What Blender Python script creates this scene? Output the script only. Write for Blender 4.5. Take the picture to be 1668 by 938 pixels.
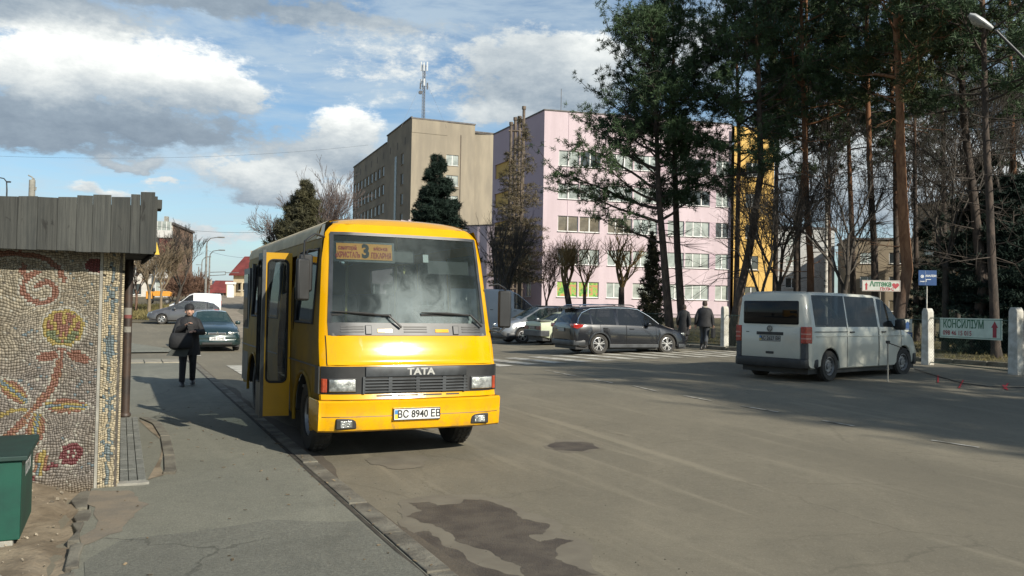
import bpy, bmesh, math, random
import numpy as np
from mathutils import Matrix, Vector, Euler
for o in list(bpy.data.objects): bpy.data.objects.remove(o)
SC = bpy.context.scene; COL = SC.collection
R_ = math.radians; PI = math.pi
# ------------------------------------------------------------------ camera
CAMH = 1.68; FPX = 1350.0; ROLL = 0.0173; PITCH = math.atan(34/1350.0)
cam = bpy.data.cameras.new('camera'); camo = bpy.data.objects.new('camera', cam); COL.objects.link(camo)
cam.sensor_width = 36; cam.lens = 36*FPX/1668.0; cam.clip_start = 0.05; cam.clip_end = 9000
camo.matrix_world = Matrix.Translation((0,0,CAMH)) @ Matrix.Rotation(PI/2+PITCH,4,'X') @ Matrix.Rotation(ROLL,4,'Z')
SC.camera = camo
# ------------------------------------------------------------------ sun, exposure
SUN_DIR = Vector((0.70,-0.72,0.575)).normalized()      # towards the sun
SUN_EL = math.asin(SUN_DIR.z)
sl = bpy.data.lights.new('sun','SUN'); sl.energy = 5.0; sl.angle = R_(0.53); sl.color = (1.0,0.93,0.80)
so = bpy.data.objects.new('sun', sl); COL.objects.link(so)
so.rotation_euler = SUN_DIR.to_track_quat('Z','Y').to_euler()
SC.view_settings.view_transform = 'Standard'; SC.view_settings.look = 'None'
SC.view_settings.exposure = 0.38; SC.view_settings.gamma = 1
# ------------------------------------------------------------------ node helper
class NT:
    def __init__(s, tree): s.t = tree; s.n = tree.nodes; s.l = tree.links
    def node(s, typ, **kw):
        n = s.n.new(typ)
        for k, v in kw.items(): setattr(n, k, v)
        return n
    def put(s, sock, v):
        if v is None: return
        if hasattr(v, 'is_output'): s.l.new(v, sock)
        else: sock.default_value = v
    def m(s, op, a, b=None, c=None, clamp=False):
        n = s.node('ShaderNodeMath', operation=op, use_clamp=clamp)
        s.put(n.inputs[0], a); s.put(n.inputs[1], b); s.put(n.inputs[2], c)
        return n.outputs[0]
    def add(s, *a):
        r = a[0]
        for x in a[1:]: r = s.m('ADD', r, x)
        return r
    def mul(s, a, b): return s.m('MULTIPLY', a, b)
    def rng(s, v, a, b, c=0.0, d=1.0, smooth=True):
        n = s.node('ShaderNodeMapRange', interpolation_type='SMOOTHSTEP' if smooth else 'LINEAR')
        for i, x in enumerate((v, a, b, c, d)): s.put(n.inputs[i], x)
        return n.outputs[0]
    def mix(s, f, a, b, blend='MIX'):
        n = s.node('ShaderNodeMix', data_type='RGBA', blend_type=blend)
        s.put(n.inputs[0], f); s.put(n.inputs[6], a); s.put(n.inputs[7], b)
        return n.outputs[2]
    def noise(s, vec, scale, detail=4, rough=0.55, dist=0.0, out=0):
        n = s.node('ShaderNodeTexNoise')
        s.put(n.inputs['Vector'], vec); s.put(n.inputs['Scale'], scale); n.inputs['Detail'].default_value = detail
        n.inputs['Roughness'].default_value = rough; n.inputs['Distortion'].default_value = dist
        return n.outputs[out]
    def vmul(s, vec, xyz):
        n = s.node('ShaderNodeVectorMath', operation='MULTIPLY'); s.put(n.inputs[0], vec); s.put(n.inputs[1], xyz); return n.outputs[0]
    def comb(s, x, y, z):
        n = s.node('ShaderNodeCombineXYZ'); s.put(n.inputs[0], x); s.put(n.inputs[1], y); s.put(n.inputs[2], z); return n.outputs[0]
def C4(c): return (c[0], c[1], c[2], 1.0)
# ------------------------------------------------------------------ world: Nishita sky with clouds
world = bpy.data.worlds.new('World'); SC.world = world; world.use_nodes = True
W = NT(world.node_tree); W.n.clear()
sky = W.node('ShaderNodeTexSky', sky_type='NISHITA', sun_disc=False)
sky.sun_elevation = SUN_EL; sky.sun_rotation = math.atan2(SUN_DIR.x, SUN_DIR.y); sky.altitude = 200; sky.air_density = 1.0; sky.dust_density = 1.0; sky.ozone_density = 1.5
tc = W.node('ShaderNodeTexCoord'); sp = W.node('ShaderNodeSeparateXYZ'); W.l.new(tc.outputs['Generated'], sp.inputs[0])
az = W.mul(W.m('ARCTAN2', sp.outputs[0], sp.outputs[1]), 57.2958)
el = W.mul(W.m('ARCSINE', sp.outputs[2]), 57.2958)
av = W.comb(az, W.mul(el, 1.7), 0.0)
w1 = W.m('SUBTRACT', W.noise(av, 0.16, 6, 0.62), 0.5)
w2 = W.m('SUBTRACT', W.noise(W.comb(W.m('ADD', az, 37.0), W.mul(el, 1.7), 5.0), 0.19, 6, 0.62), 0.5)
az2 = W.add(az, W.mul(w1, 7.0)); el2 = W.add(el, W.mul(w2, 3.6))
def PXA(px): return math.degrees(math.atan((px-834)/1350.0))
def PYE(px, py): return math.degrees(math.atan((503+ROLL*(px-834)-py)/1350.0*math.cos(math.atan((px-834)/1350.0))))
# px, py, rx, ry, amount, tone, tone gradient (tone 0 = grey underside, 1 = white)
BLOBS = [(62,105,92,46,1.5,.88,.45),(262,122,112,42,1.5,.85,.50),(365,150,58,26,1.1,.72,.30),(170,192,250,20,.9,.14,.10),
 (15,215,110,20,.7,.22,.05),(350,2,330,20,.9,.16,.0),(60,18,150,26,1.0,.22,.0),(90,222,260,34,.52,.10,.05),(215,265,42,9,.8,.55,.2),(252,297,24,9,.8,.75,.1),(165,312,75,11,.8,.65,.2),
 (425,282,105,22,1.2,.75,.45),(440,318,90,11,.7,.25,.1),(565,205,60,26,1.1,.80,.5),(535,250,110,24,1.0,.42,.4),(505,318,70,18,1.0,.6,.4),
 (560,276,110,9,.7,.25,.1),(862,108,112,52,1.4,.46,.26),(962,100,46,36,1.3,.86,.15),(800,185,75,16,1.0,.72,.2),(905,160,110,24,1.0,.34,.1),
 (1115,75,90,50,.9,.62,.2),(1350,250,200,90,.9,.62,.3),(1600,300,120,60,1.0,.85,.3),(1350,340,240,26,.8,.25,.0),(600,70,150,70,.35,.72,.0),(280,380,260,14,.9,.62,.0),(640,130,120,70,.28,.75,0)]
D = None; B = None
for (px, py, rx, ry, am, tone, gr) in BLOBS:
    a0, e0 = PXA(px), PYE(px, py); ra, re = rx/1350*57.3*0.93, ry/1350*57.3
    dx = W.mul(W.m('SUBTRACT', az2, a0), 1/ra); dy = W.mul(W.m('SUBTRACT', el2, e0), 1/re)
    q = W.m('MULTIPLY_ADD', dx, dx, W.mul(dy, dy))
    w = W.mul(W.m('EXPONENT', W.mul(q, -1.0)), am)
    t = W.mul(w, W.m('ADD', W.mul(W.m('MAXIMUM', W.m('MINIMUM', dy, 1.2), -1.2), gr), tone))
    D = w if D is None else W.m('ADD', D, w); B = t if B is None else W.m('ADD', B, t)
# generic broken cloud for the rest of the sky, on a flat cloud deck
zc = W.m('MAXIMUM', sp.outputs[2], 0.03)
deck = W.comb(W.m('DIVIDE', sp.outputs[0], zc), W.m('DIVIDE', sp.outputs[1], zc), 0.0)
gn = W.noise(deck, 0.9, 7, 0.6, 0.3)
high = W.rng(el, 16.0, 26.0)
side = W.rng(W.m('ABSOLUTE', az), 34.0, 50.0)
off = W.m('MAXIMUM', high, side)
gw = W.mul(W.rng(gn, 0.50, 0.70), W.mul(off, 1.2))
D = W.m('ADD', D, gw); B = W.m('ADD', B, W.mul(gw, W.rng(W.noise(deck, 2.1, 5, 0.6), 0.35, 0.7, 0.35, 0.95)))
tone = W.m('DIVIDE', B, W.m('MAXIMUM', D, 0.001))
fine = W.noise(W.vmul(av, (1,1.2,1)), 0.55, 8, 0.68)
tone = W.m('ADD', tone, W.mul(W.m('SUBTRACT', fine, 0.5), 0.55), None, True)
mask = W.rng(W.m('ADD', D, W.mul(W.m('SUBTRACT', fine, 0.5), 1.5)), 0.30, 0.80)
veil = W.rng(W.noise(W.vmul(av, (0.5,1.3,1)), 0.16, 7, 0.62, 0.4), 0.36, 0.64, 0.06, 0.70)
ramp = W.node('ShaderNodeValToRGB'); W.l.new(tone, ramp.inputs[0])
cr = ramp.color_ramp; cr.elements[0].position = 0.0; cr.elements[0].color = (2.1,2.7,3.4,1)
cr.elements[1].position = 1.0; cr.elements[1].color = (9.6,9.8,9.5,1)
e = cr.elements.new(0.25); e.color = (3.0,3.7,4.4,1)
e = cr.elements.new(0.5); e.color = (4.9,5.5,5.9,1)
e = cr.elements.new(0.75); e.color = (7.2,7.6,7.6,1)
skyc = W.mix(1.0, sky.outputs[0], (0.92,1.08,1.14,1), 'MULTIPLY')
veil = W.mul(veil, W.rng(el, 15.0, 50.0, 1.0, 0.35))
base = W.mix(veil, skyc, (5.2,6.25,7.0,1))
full = W.mix(mask, base, ramp.outputs[0])
full = W.mix(W.rng(el, -0.5, 0.4), base, full)
bg = W.node('ShaderNodeBackground'); W.l.new(full, bg.inputs[0]); bg.inputs[1].default_value = 0.085
wo = W.node('ShaderNodeOutputWorld'); W.l.new(bg.outputs[0], wo.inputs[0])
# ------------------------------------------------------------------ image ray -> place helpers
def ray(px, py):
    a = (px-834)/FPX; b = -(py-469)/FPX; c, s = math.cos(ROLL), math.sin(ROLL)
    X = a*c-b*s; Y = a*s+b*c
    return Vector((X, math.cos(PITCH)-Y*math.sin(PITCH), math.sin(PITCH)+Y*math.cos(PITCH)))
def ss(v, a, b):
    t = min(1.0, max(0.0, (v-a)/(b-a))); return t*t*(3-2*t)
def HZ(x, y):
    h = 0.30*ss(y,6,24)*ss(x,-5,6)
    right = ss(x,-14,-2)
    h += right*max(0.0, y-42)*0.016*(1 if y < 90 else 90/y) if y < 90 else right*0.77
    l = (1-right)
    if y > 34: h += l*(min(y,130)-34)*0.031
    if y > 130: h += l*(-(min(y,600)-130)*0.03)
    return h
def GP(px, py):                                    # where the ground is seen at that spot of the photo
    r = ray(px, py); t = 3.0; p = Vector((0,0,CAMH))
    while t < 400:
        q = p+r*t
        if q.z < HZ(q.x, q.y): break
        t += 0.02
    return Vector((q.x, q.y, HZ(q.x, q.y)))
def AT(px, d, py=None):                             # world x (and z) at depth d
    r = ray(px, py if py is not None else 500); t = d/r.y
    return (r.x*t) if py is None else (r.x*t, CAMH+r.z*t)
SV = Vector((-0.4258,0.9048,0)); RV = Vector((0.9048,0.4258,0)); SANG = math.atan2(0.4258,0.9048)
def UV(u, v): p = RV*u+SV*v; return (p.x, p.y)
# ------------------------------------------------------------------ materials
MATS = {}
def mat(name, col, rough=0.6, metal=0.0, coat=0.0, var=0.12, vscale=3.0, bump=0.0, bscale=30.0, col2=None, spec=0.5, emis=None, alpha=None, coordv=(1,1,1)):
    if name in MATS: return MATS[name]
    m = bpy.data.materials.new(name); m.use_nodes = True; N = NT(m.node_tree); b = N.n['Principled BSDF']
    tc = N.node('ShaderNodeTexCoord'); v = tc.outputs['Object']
    if coordv != (1,1,1): v = N.vmul(v, coordv)
    if var > 0 or col2 is not None:
        n = N.noise(v, vscale, 6, 0.6)
        c2 = col2 if col2 is not None else tuple(x*(1-var*1.6) for x in col)
        c1 = col if col2 is not None else tuple(min(1, x*(1+var*0.7)) for x in col)
        N.put(b.inputs['Base Color'], N.mix(N.rng(n, 0.34, 0.66), C4(c1), C4(c2)))
    else: b.inputs['Base Color'].default_value = C4(col)
    b.inputs['Roughness'].default_value = rough; b.inputs['Metallic'].default_value = metal
    b.inputs['Coat Weight'].default_value = coat; b.inputs['Coat Roughness'].default_value = 0.06
    b.inputs['Specular IOR Level'].default_value = spec
    if bump > 0:
        bn = N.node('ShaderNodeBump'); bn.inputs['Strength'].default_value = bump; bn.inputs['Distance'].default_value = 0.02
        N.l.new(N.noise(v, bscale, 5, 0.65), bn.inputs['Height']); N.l.new(bn.outputs[0], b.inputs['Normal'])
    if emis: b.inputs['Emission Color'].default_value = C4(emis[0]); b.inputs['Emission Strength'].default_value = emis[1]
    if alpha is not None: b.inputs['Alpha'].default_value = alpha
    MATS[name] = m; return m
def glassmat(name, tint=(0.03,0.035,0.04), clear=0.35, rough=0.03, haze=0.0, spec=0.75):
    if name in MATS: return MATS[name]
    m = bpy.data.materials.new(name); m.use_nodes = True; N = NT(m.node_tree); b = N.n['Principled BSDF']
    b.inputs['Base Color'].default_value = C4(tint); b.inputs['Roughness'].default_value = rough; b.inputs['IOR'].default_value = 1.52
    b.inputs['Specular IOR Level'].default_value = spec
    tr = N.node('ShaderNodeBsdfTransparent'); tr.inputs[0].default_value = (0.8,0.86,0.86,1)
    mx = N.node('ShaderNodeMixShader'); out = N.n['Material Output']
    if haze > 0:  # dust and glare haze painted into the glass, brightest low in the middle
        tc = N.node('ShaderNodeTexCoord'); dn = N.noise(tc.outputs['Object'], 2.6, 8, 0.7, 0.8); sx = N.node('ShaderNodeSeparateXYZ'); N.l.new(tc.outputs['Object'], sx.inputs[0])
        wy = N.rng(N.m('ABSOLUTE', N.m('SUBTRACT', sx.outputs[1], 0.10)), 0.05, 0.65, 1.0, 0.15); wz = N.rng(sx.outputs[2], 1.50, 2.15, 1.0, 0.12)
        dm = N.mul(N.mul(wy, wz), N.rng(dn, 0.30, 0.62, 0.25, 1.0)); f = N.rng(dm, 0.0, 1.0, clear, clear-haze, False); N.put(mx.inputs[0], f)
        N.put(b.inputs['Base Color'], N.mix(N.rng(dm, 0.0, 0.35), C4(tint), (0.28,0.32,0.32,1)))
    else: mx.inputs[0].default_value = clear
    N.l.new(b.outputs[0], mx.inputs[1]); N.l.new(tr.outputs[0], mx.inputs[2]); N.l.new(mx.outputs[0], out.inputs[0])
    MATS[name] = m; return m
# ------------------------------------------------------------------ mesh helper
class MB:
    def __init__(s): s.v = []; s.f = []; s.mi = []; s.cur = 0
    def face(s, *idx): s.f.append(tuple(idx)); s.mi.append(s.cur)
    def poly(s, pts):
        n = len(s.v); s.v += [tuple(p) for p in pts]; s.face(*range(n, n+len(pts))); return s
    def box(s, x0, x1, y0, y1, z0, z1):
        n = len(s.v)
        s.v += [(x0,y0,z0),(x1,y0,z0),(x1,y1,z0),(x0,y1,z0),(x0,y0,z1),(x1,y0,z1),(x1,y1,z1),(x0,y1,z1)]
        for f in ((0,3,2,1),(4,5,6,7),(0,1,5,4),(1,2,6,5),(2,3,7,6),(3,0,4,7)): s.face(*[n+i for i in f])
        return s
    def obox(s, c, sz, M=None):
        n = len(s.v); hx, hy, hz = [q/2 for q in sz]
        for p in ((-hx,-hy,-hz),(hx,-hy,-hz),(hx,hy,-hz),(-hx,hy,-hz),(-hx,-hy,hz),(hx,-hy,hz),(hx,hy,hz),(-hx,hy,hz)):
            q = Vector(p)
            if M is not None: q = M @ q
            s.v.append(tuple(q+Vector(c)))
        for f in ((0,3,2,1),(4,5,6,7),(0,1,5,4),(1,2,6,5),(2,3,7,6),(3,0,4,7)): s.face(*[n+i for i in f])
        return s
    def prism(s, pts, ax, a, b):                    # outline in the two other axes, extruded from a to b
        n = len(s.v); k = len(pts)
        for t in (a, b):
            for (p, q) in pts:
                s.v.append((t,p,q) if ax == 'x' else (p,t,q) if ax == 'y' else (p,q,t))
        s.face(*[n+i for i in range(k)][::-1]); s.face(*[n+k+i for i in range(k)])
        for i in range(k): j = (i+1) % k; s.face(n+i, n+j, n+k+j, n+k+i)
        return s
    def tube(s, pts, rad, n=8, cap=True):
        pts = [Vector(p) for p in pts]; K = len(pts)
        if not hasattr(rad, '__len__'): rad = [rad]*K
        base = len(s.v); prev = None
        for i, p in enumerate(pts):
            d = (pts[min(i+1,K-1)]-pts[max(i-1,0)]).normalized()
            if prev is None:
                u = d.cross(Vector((0,0,1)))
                if u.length < 0.1: u = d.cross(Vector((0,1,0)))
            else: u = prev-d*prev.dot(d)
            u.normalize(); prev = u; w = d.cross(u)
            for j in range(n):
                a = 2*PI*j/n; s.v.append(tuple(p+(u*math.cos(a)+w*math.sin(a))*rad[i]))
        for i in range(K-1):
            for j in range(n):
                k = (j+1) % n; s.face(base+i*n+j, base+i*n+k, base+(i+1)*n+k, base+(i+1)*n+j)
        if cap: s.face(*[base+j for j in range(n)][::-1]); s.face(*[base+(K-1)*n+j for j in range(n)])
        return s
    def lathe(s, prof, c=(0,0,0), ax='z', n=24, cap=False):     # prof: (radius, height along axis)
        base = len(s.v); K = len(prof)
        for (r, h) in prof:
            for j in range(n):
                a = 2*PI*j/n; p, q = r*math.cos(a), r*math.sin(a)
                t = (p,q,h) if ax == 'z' else (q,h,p) if ax == 'y' else (h,p,q)
                s.v.append((t[0]+c[0], t[1]+c[1], t[2]+c[2]))
        for i in range(K-1):
            for j in range(n):
                k = (j+1) % n; s.face(base+i*n+j, base+i*n+k, base+(i+1)*n+k, base+(i+1)*n+j)
        if cap and prof[0][0] > 1e-5: s.face(*[base+j for j in range(n)][::-1])
        if cap and prof[-1][0] > 1e-5: s.face(*[base+(K-1)*n+j for j in range(n)])
        return s
    def grid(s, rows):                               # rows of equal-length point lists
        base = len(s.v); K = len(rows[0])
        for r in rows: s.v += [tuple(p) for p in r]
        for i in range(len(rows)-1):
            for j in range(K-1): s.face(base+i*K+j, base+i*K+j+1, base+(i+1)*K+j+1, base+(i+1)*K+j)
        return s
    def merge(s, o, M=None):
        n = len(s.v); s.v += [tuple(M @ Vector(p)) if M is not None else p for p in o.v]
        s.f += [tuple(i+n for i in f) for f in o.f]; s.mi += o.mi; return s
    def build(s, name, m, parent=None, smooth=0, bevel=0.0, weld=False, seg=2, **kw):
        me = bpy.data.meshes.new(name); me.from_pydata(s.v, [], s.f)
        ms = m if isinstance(m, (list, tuple)) else [m]
        for x in ms: me.materials.append(x)
        if len(ms) > 1: me.polygons.foreach_set('material_index', s.mi)
        bm = bmesh.new(); bm.from_mesh(me)
        if weld: bmesh.ops.remove_doubles(bm, verts=bm.verts, dist=0.0005)
        if len(s.f) < 60000: bmesh.ops.recalc_face_normals(bm, faces=bm.faces)
        if bevel > 0:
            ed = [e for e in bm.edges if len(e.link_faces) == 2 and e.calc_face_angle(0) > 0.5]
            bmesh.ops.bevel(bm, geom=ed, offset=bevel, segments=seg, profile=0.5, affect='EDGES', clamp_overlap=True)
        bm.to_mesh(me); bm.free()
        if smooth: 
            me.polygons.foreach_set('use_smooth', [True]*len(me.polygons)); me.set_sharp_from_angle(angle=R_(smooth))
        me.update()
        o = bpy.data.objects.new(name, me); COL.objects.link(o)
        if parent is not None: o.parent = parent
        for k, v in kw.items(): o[k] = v
        return o
def thing(name, label, cat, loc=(0,0,0), rz=0, group=None):
    o = bpy.data.objects.new(name, None); COL.objects.link(o); o.empty_display_size = 0.2
    o.location = loc; o.rotation_euler = (0,0,rz); o['label'] = label; o['category'] = cat
    if group: o['group'] = group
    return o
def tag(o, label, cat, group=None, kind=None):
    o['label'] = label; o['category'] = cat
    if group: o['group'] = group
    if kind: o['kind'] = kind
    return o
def copy_tree(o, parent=None):
    c = o.copy(); COL.objects.link(c); c.parent = parent
    for ch in list(o.children): copy_tree(ch, c)
    return c
def npmesh(name, V, F, m, parent=None, sizes=4, smooth=False):
    me = bpy.data.meshes.new(name); V = np.asarray(V, np.float32); F = np.asarray(F, np.int32)
    me.vertices.add(len(V)); me.vertices.foreach_set('co', V.ravel())
    me.loops.add(F.size); me.loops.foreach_set('vertex_index', F.ravel())
    me.polygons.add(len(F)); me.polygons.foreach_set('loop_start', np.arange(0, F.size, F.shape[1], dtype=np.int32))
    me.update(calc_edges=True); 
    if smooth: me.polygons.foreach_set('use_smooth', [True]*len(F))
    ms = m if isinstance(m, (list, tuple)) else [m]
    for x in ms: me.materials.append(x)
    o = bpy.data.objects.new(name, me); COL.objects.link(o)
    if parent is not None: o.parent = parent
    return o
def text_mb(body, size, bold=0.0, width=1.0):
    """flat lettering as polygons: centred, lying in x (right) / z (up) facing -y"""
    c = bpy.data.curves.new('lettering','FONT'); c.body = body; c.size = size; c.align_x = 'CENTER'; c.align_y = 'CENTER'; c.offset = bold; c.resolution_u = 3
    o = bpy.data.objects.new('lettering', c); COL.objects.link(o); bpy.context.view_layer.update()
    me = bpy.data.meshes.new_from_object(o.evaluated_get(bpy.context.evaluated_depsgraph_get()))
    mb = MB(); mb.v = [(v.co.x*width, 0, v.co.y) for v in me.vertices]; mb.f = [tuple(p.vertices) for p in me.polygons]; mb.mi = [0]*len(mb.f)
    bpy.data.objects.remove(o); bpy.data.meshes.remove(me); bpy.data.curves.remove(c)
    return mb
def text(name, body, size, m, parent, loc, rz=0.0, bold=0.0, width=1.0, tilt=0.0):
    mb = text_mb(body, size, bold, width); M = Matrix.Rotation(rz,4,'Z') @ Matrix.Rotation(tilt,4,'X')
    mb.v = [tuple(M @ Vector(p)) for p in mb.v]
    me = bpy.data.meshes.new(name); me.from_pydata(mb.v, [], mb.f); me.materials.append(m); me.update()
    o = bpy.data.objects.new(name, me); COL.objects.link(o); o.parent = parent; o.location = loc; return o
# ================================================================== the ground
def asphalt(name, c1, c2, patch=0.25, grain=0.5, speck=0.35, cracks=0.0, streak=0.0):
    m = bpy.data.materials.new(name); m.use_nodes = True; N = NT(m.node_tree); b = N.n['Principled BSDF']
    tc = N.node('ShaderNodeTexCoord'); v = tc.outputs['Object']
    big = N.noise(v, 0.16, 7, 0.62, 0.5); mid = N.noise(N.vmul(v, (1,0.45,1)), 1.1, 7, 0.66, 0.8); fin = N.noise(v, 60, 3, 0.7); tiny = N.noise(v, 230, 2, 0.6)
    c = N.mix(N.rng(big, 0.35, 0.65), C4(c1), C4(c2))
    c = N.mix(N.mul(N.rng(mid, 0.42, 0.72), patch), c, C4(tuple(x*1.45 for x in c1)))
    c = N.mix(N.mul(N.rng(N.noise(v, 0.55, 8, 0.7, 1.2), 0.55, 0.72), patch*0.8), c, C4(tuple(x*0.62 for x in c2)))
    c = N.mix(N.mul(N.rng(N.noise(v, 7.0, 6, 0.75), 0.46, 0.66), 0.30), c, C4(tuple(x*0.72 for x in c2)))
    c = N.mix(N.mul(N.rng(N.noise(v, 26.0, 4, 0.8), 0.50, 0.66), 0.30), c, C4(tuple(min(1,x*1.5) for x in c1)))
    c = N.mix(N.mul(N.rng(fin, 0.3, 0.75), speck), c, C4(tuple(x*0.55 for x in c2)))
    c = N.mix(N.mul(N.rng(tiny, 0.55, 0.8), speck*0.9), c, C4(tuple(min(1,x*1.9) for x in c1)))
    rot = N.node('ShaderNodeVectorRotate', rotation_type='Z_AXIS'); N.l.new(v, rot.inputs['Vector']); rot.inputs['Angle'].default_value = -SANG
    if streak:
        st = N.noise(N.vmul(rot.outputs[0], (2.2,0.16,1)), 1.0, 7, 0.62, 0.6); st2 = N.noise(N.vmul(rot.outputs[0], (0.22,0.05,1)), 1.0, 4, 0.5, 0.8)
        c = N.mix(N.mul(N.rng(st, 0.52, 0.72), streak), c, C4(tuple(min(1,x*1.5) for x in c1))); c = N.mix(N.mul(N.rng(st2, 0.5, 0.62), streak*0.8), c, C4(tuple(x*0.66 for x in c2)))
    if cracks:
        wv = N.node('ShaderNodeVectorMath', operation='ADD'); N.l.new(v, wv.inputs[0]); N.l.new(N.vmul(N.noise(v, 1.7, 5, 0.65, 0, 1), (.55,.55,0)), wv.inputs[1])
        vo = N.node('ShaderNodeTexVoronoi', feature='DISTANCE_TO_EDGE'); vo.inputs['Scale'].default_value = 0.42; N.l.new(wv.outputs[0], vo.inputs['Vector'])
        cm = N.mul(N.rng(vo.outputs['Distance'], 0.0015, 0.0065, 1.0, 0.0), N.rng(N.noise(v, 0.5, 3, 0.5), 0.46, 0.56)); c = N.mix(N.mul(cm, cracks), c, C4(tuple(x*0.28 for x in c2)))
    N.put(b.inputs['Base Color'], c)
    N.put(b.inputs['Roughness'], 0.88); b.inputs['Specular IOR Level'].default_value = 0.35
    bn = N.node('ShaderNodeBump'); bn.inputs['Strength'].default_value = grain; bn.inputs['Distance'].default_value = 0.012
    N.l.new(N.add(N.mul(tiny, 0.6), N.mul(fin, 0.6), N.mul(mid, 1.5)), bn.inputs['Height']); N.l.new(bn.outputs[0], b.inputs['Normal'])
    MATS[name] = m; return m
M_road = asphalt('road_asphalt', (0.192,0.170,0.124), (0.156,0.141,0.105), patch=.35, cracks=.22, streak=.45)
M_walk = asphalt('pavement_asphalt', (0.225,0.222,0.178), (0.178,0.179,0.146), patch=0.45, grain=1.0, speck=0.6, cracks=.5, streak=.2)
M_soil = mat('soil', (0.26,0.21,0.145), 0.95, var=0.0, col2=(0.13,0.10,0.065), vscale=2.2, bump=1.0, bscale=14)
M_grassground = mat('dry_grass_ground', (0.105,0.085,0.035), 0.95, col2=(0.045,0.042,0.018), vscale=0.9, bump=1.0, bscale=20)
M_paint = mat('road_paint', (0.55,0.53,0.46), 0.8, var=0.0, col2=(0.24,0.22,0.18), vscale=2.6)
M_paintf = mat('faint_paint', (0.52,0.50,0.44), 0.85, var=0.0, col2=(0.18,0.165,0.13), vscale=4)
M_kerb = mat('kerb_concrete', (0.185,0.172,0.135), 0.9, var=0.0, col2=(0.085,0.076,0.06), vscale=3.2, bump=0.8, bscale=25)
M_conc = mat('concrete', (0.30,0.29,0.25), 0.9, var=0.0, col2=(0.19,0.185,0.165), vscale=4, bump=0.5, bscale=30)
M_cobble = mat('cobbles', (0.29,0.245,0.185), 0.95, var=0.0, col2=(0.17,0.145,0.11), vscale=1.4, bump=1.0, bscale=6)
# one ground sheet to the horizon, fine near the camera
def axis(lims):
    out = []
    for a, b, st in lims: out += list(np.arange(a, b, st))
    return out+[lims[-1][1]]
gx = axis([(-3500,-800,450),(-800,-200,75),(-200,-60,14),(-60,-30,3),(-30,40,1.0),(40,100,6),(100,400,50),(400,3500,500)])
gy = axis([(-400,-40,60),(-40,-4,6),(-4,60,1.0),(60,140,4),(140,400,20),(400,1200,100),(1200,3500,450)])
gm = MB(); gm.grid([[(x,y,HZ(x,y)) for x in gx] for y in gy])
ground = gm.build('ground', M_road, smooth=180); ground['kind'] = 'structure'
def drape(name, poly, m, lift=0.008, step=1.0, frame=None, **kw):
    """a sheet that follows the ground: poly is a list of (x,y) world corners"""
    bm = bmesh.new(); vs = [bm.verts.new((p[0],p[1],0)) for p in poly]; bm.faces.new(vs)
    xs = [p[0] for p in poly]; ys = [p[1] for p in poly]
    if step:
        for ax, lo, hi in ((0,min(xs),max(xs)),(1,min(ys),max(ys))):
            t = math.floor(lo/step)*step+step
            while t < hi:
                co = [0,0,0]; no = [0,0,0]; co[ax] = t; no[ax] = 1
                bmesh.ops.bisect_plane(bm, geom=bm.verts[:]+bm.edges[:]+bm.faces[:], plane_co=co, plane_no=no, dist=1e-5); t += step
    for v in bm.verts: v.co.z = HZ(v.co.x, v.co.y)+lift
    bmesh.ops.recalc_face_normals(bm, faces=bm.faces)
    me = bpy.data.meshes.new(name); bm.to_mesh(me); bm.free(); me.materials.append(m)
    if len(me.polygons) and me.polygons[0].normal.z < 0: me.flip_normals()
    o = bpy.data.objects.new(name, me); COL.objects.link(o)
    for k, v in kw.items(): o[k] = v
    return o
def rough_poly(pts, it=3, amp=0.10, seed=1, closed=True):
    rnd = random.Random(seed); P = [Vector((p[0],p[1])) for p in pts]
    for k in range(it):
        Q = []
        for i in range(len(P) if closed else len(P)-1):
            a, b = P[i], P[(i+1) % len(P)]; d = b-a; n = Vector((-d.y,d.x)); Q += [a, (a+b)/2+n*rnd.uniform(-amp,amp)*1.4]
        if not closed: Q.append(P[-1])
        P = Q
    return [(p.x,p.y) for p in P]
# pavement on the left: left edge u = -0.2 near, wide further on
KU = 1.75
sw = [UV(KU,-6),UV(KU,26.5)]+[UV(-6,27.5),UV(-6,13.5),UV(-0.2,13.5),UV(-0.2,8.3)]+[UV(-0.19,7.4),UV(-0.24,6.6),UV(-0.22,6.0),UV(-0.26,5.3),UV(-0.22,-6)]
drape('pavement', sw, M_walk, 0.035, 3.0, kind='structure')
# kerb beside the pavement, a low cracked strip of separate kerb stones
kt = bpy.data.objects.new('kerb', None); COL.objects.link(kt); kt['kind'] = 'structure'; kt.rotation_euler = (0,0,SANG)
rnd = random.Random(4); v = -2.0
while v < 27:
    L = 0.98 if v > 0 else 1.0
    mb = MB(); du = rnd.uniform(-.008,.008); dz = rnd.uniform(-.006,.004); w = 0.16
    x0, x1 = KU+0.012+du, KU+0.012+du+w
    mb.box(x0,x1,v,v+L-rnd.uniform(.008,.03),-0.1,0.036+dz)
    mb.build('kerb_stone', M_kerb, kt, bevel=0.010); v += L
M_crack = mat('crack_dirt', (0.05,0.043,0.033), 0.95, var=0.3, vscale=8)
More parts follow.
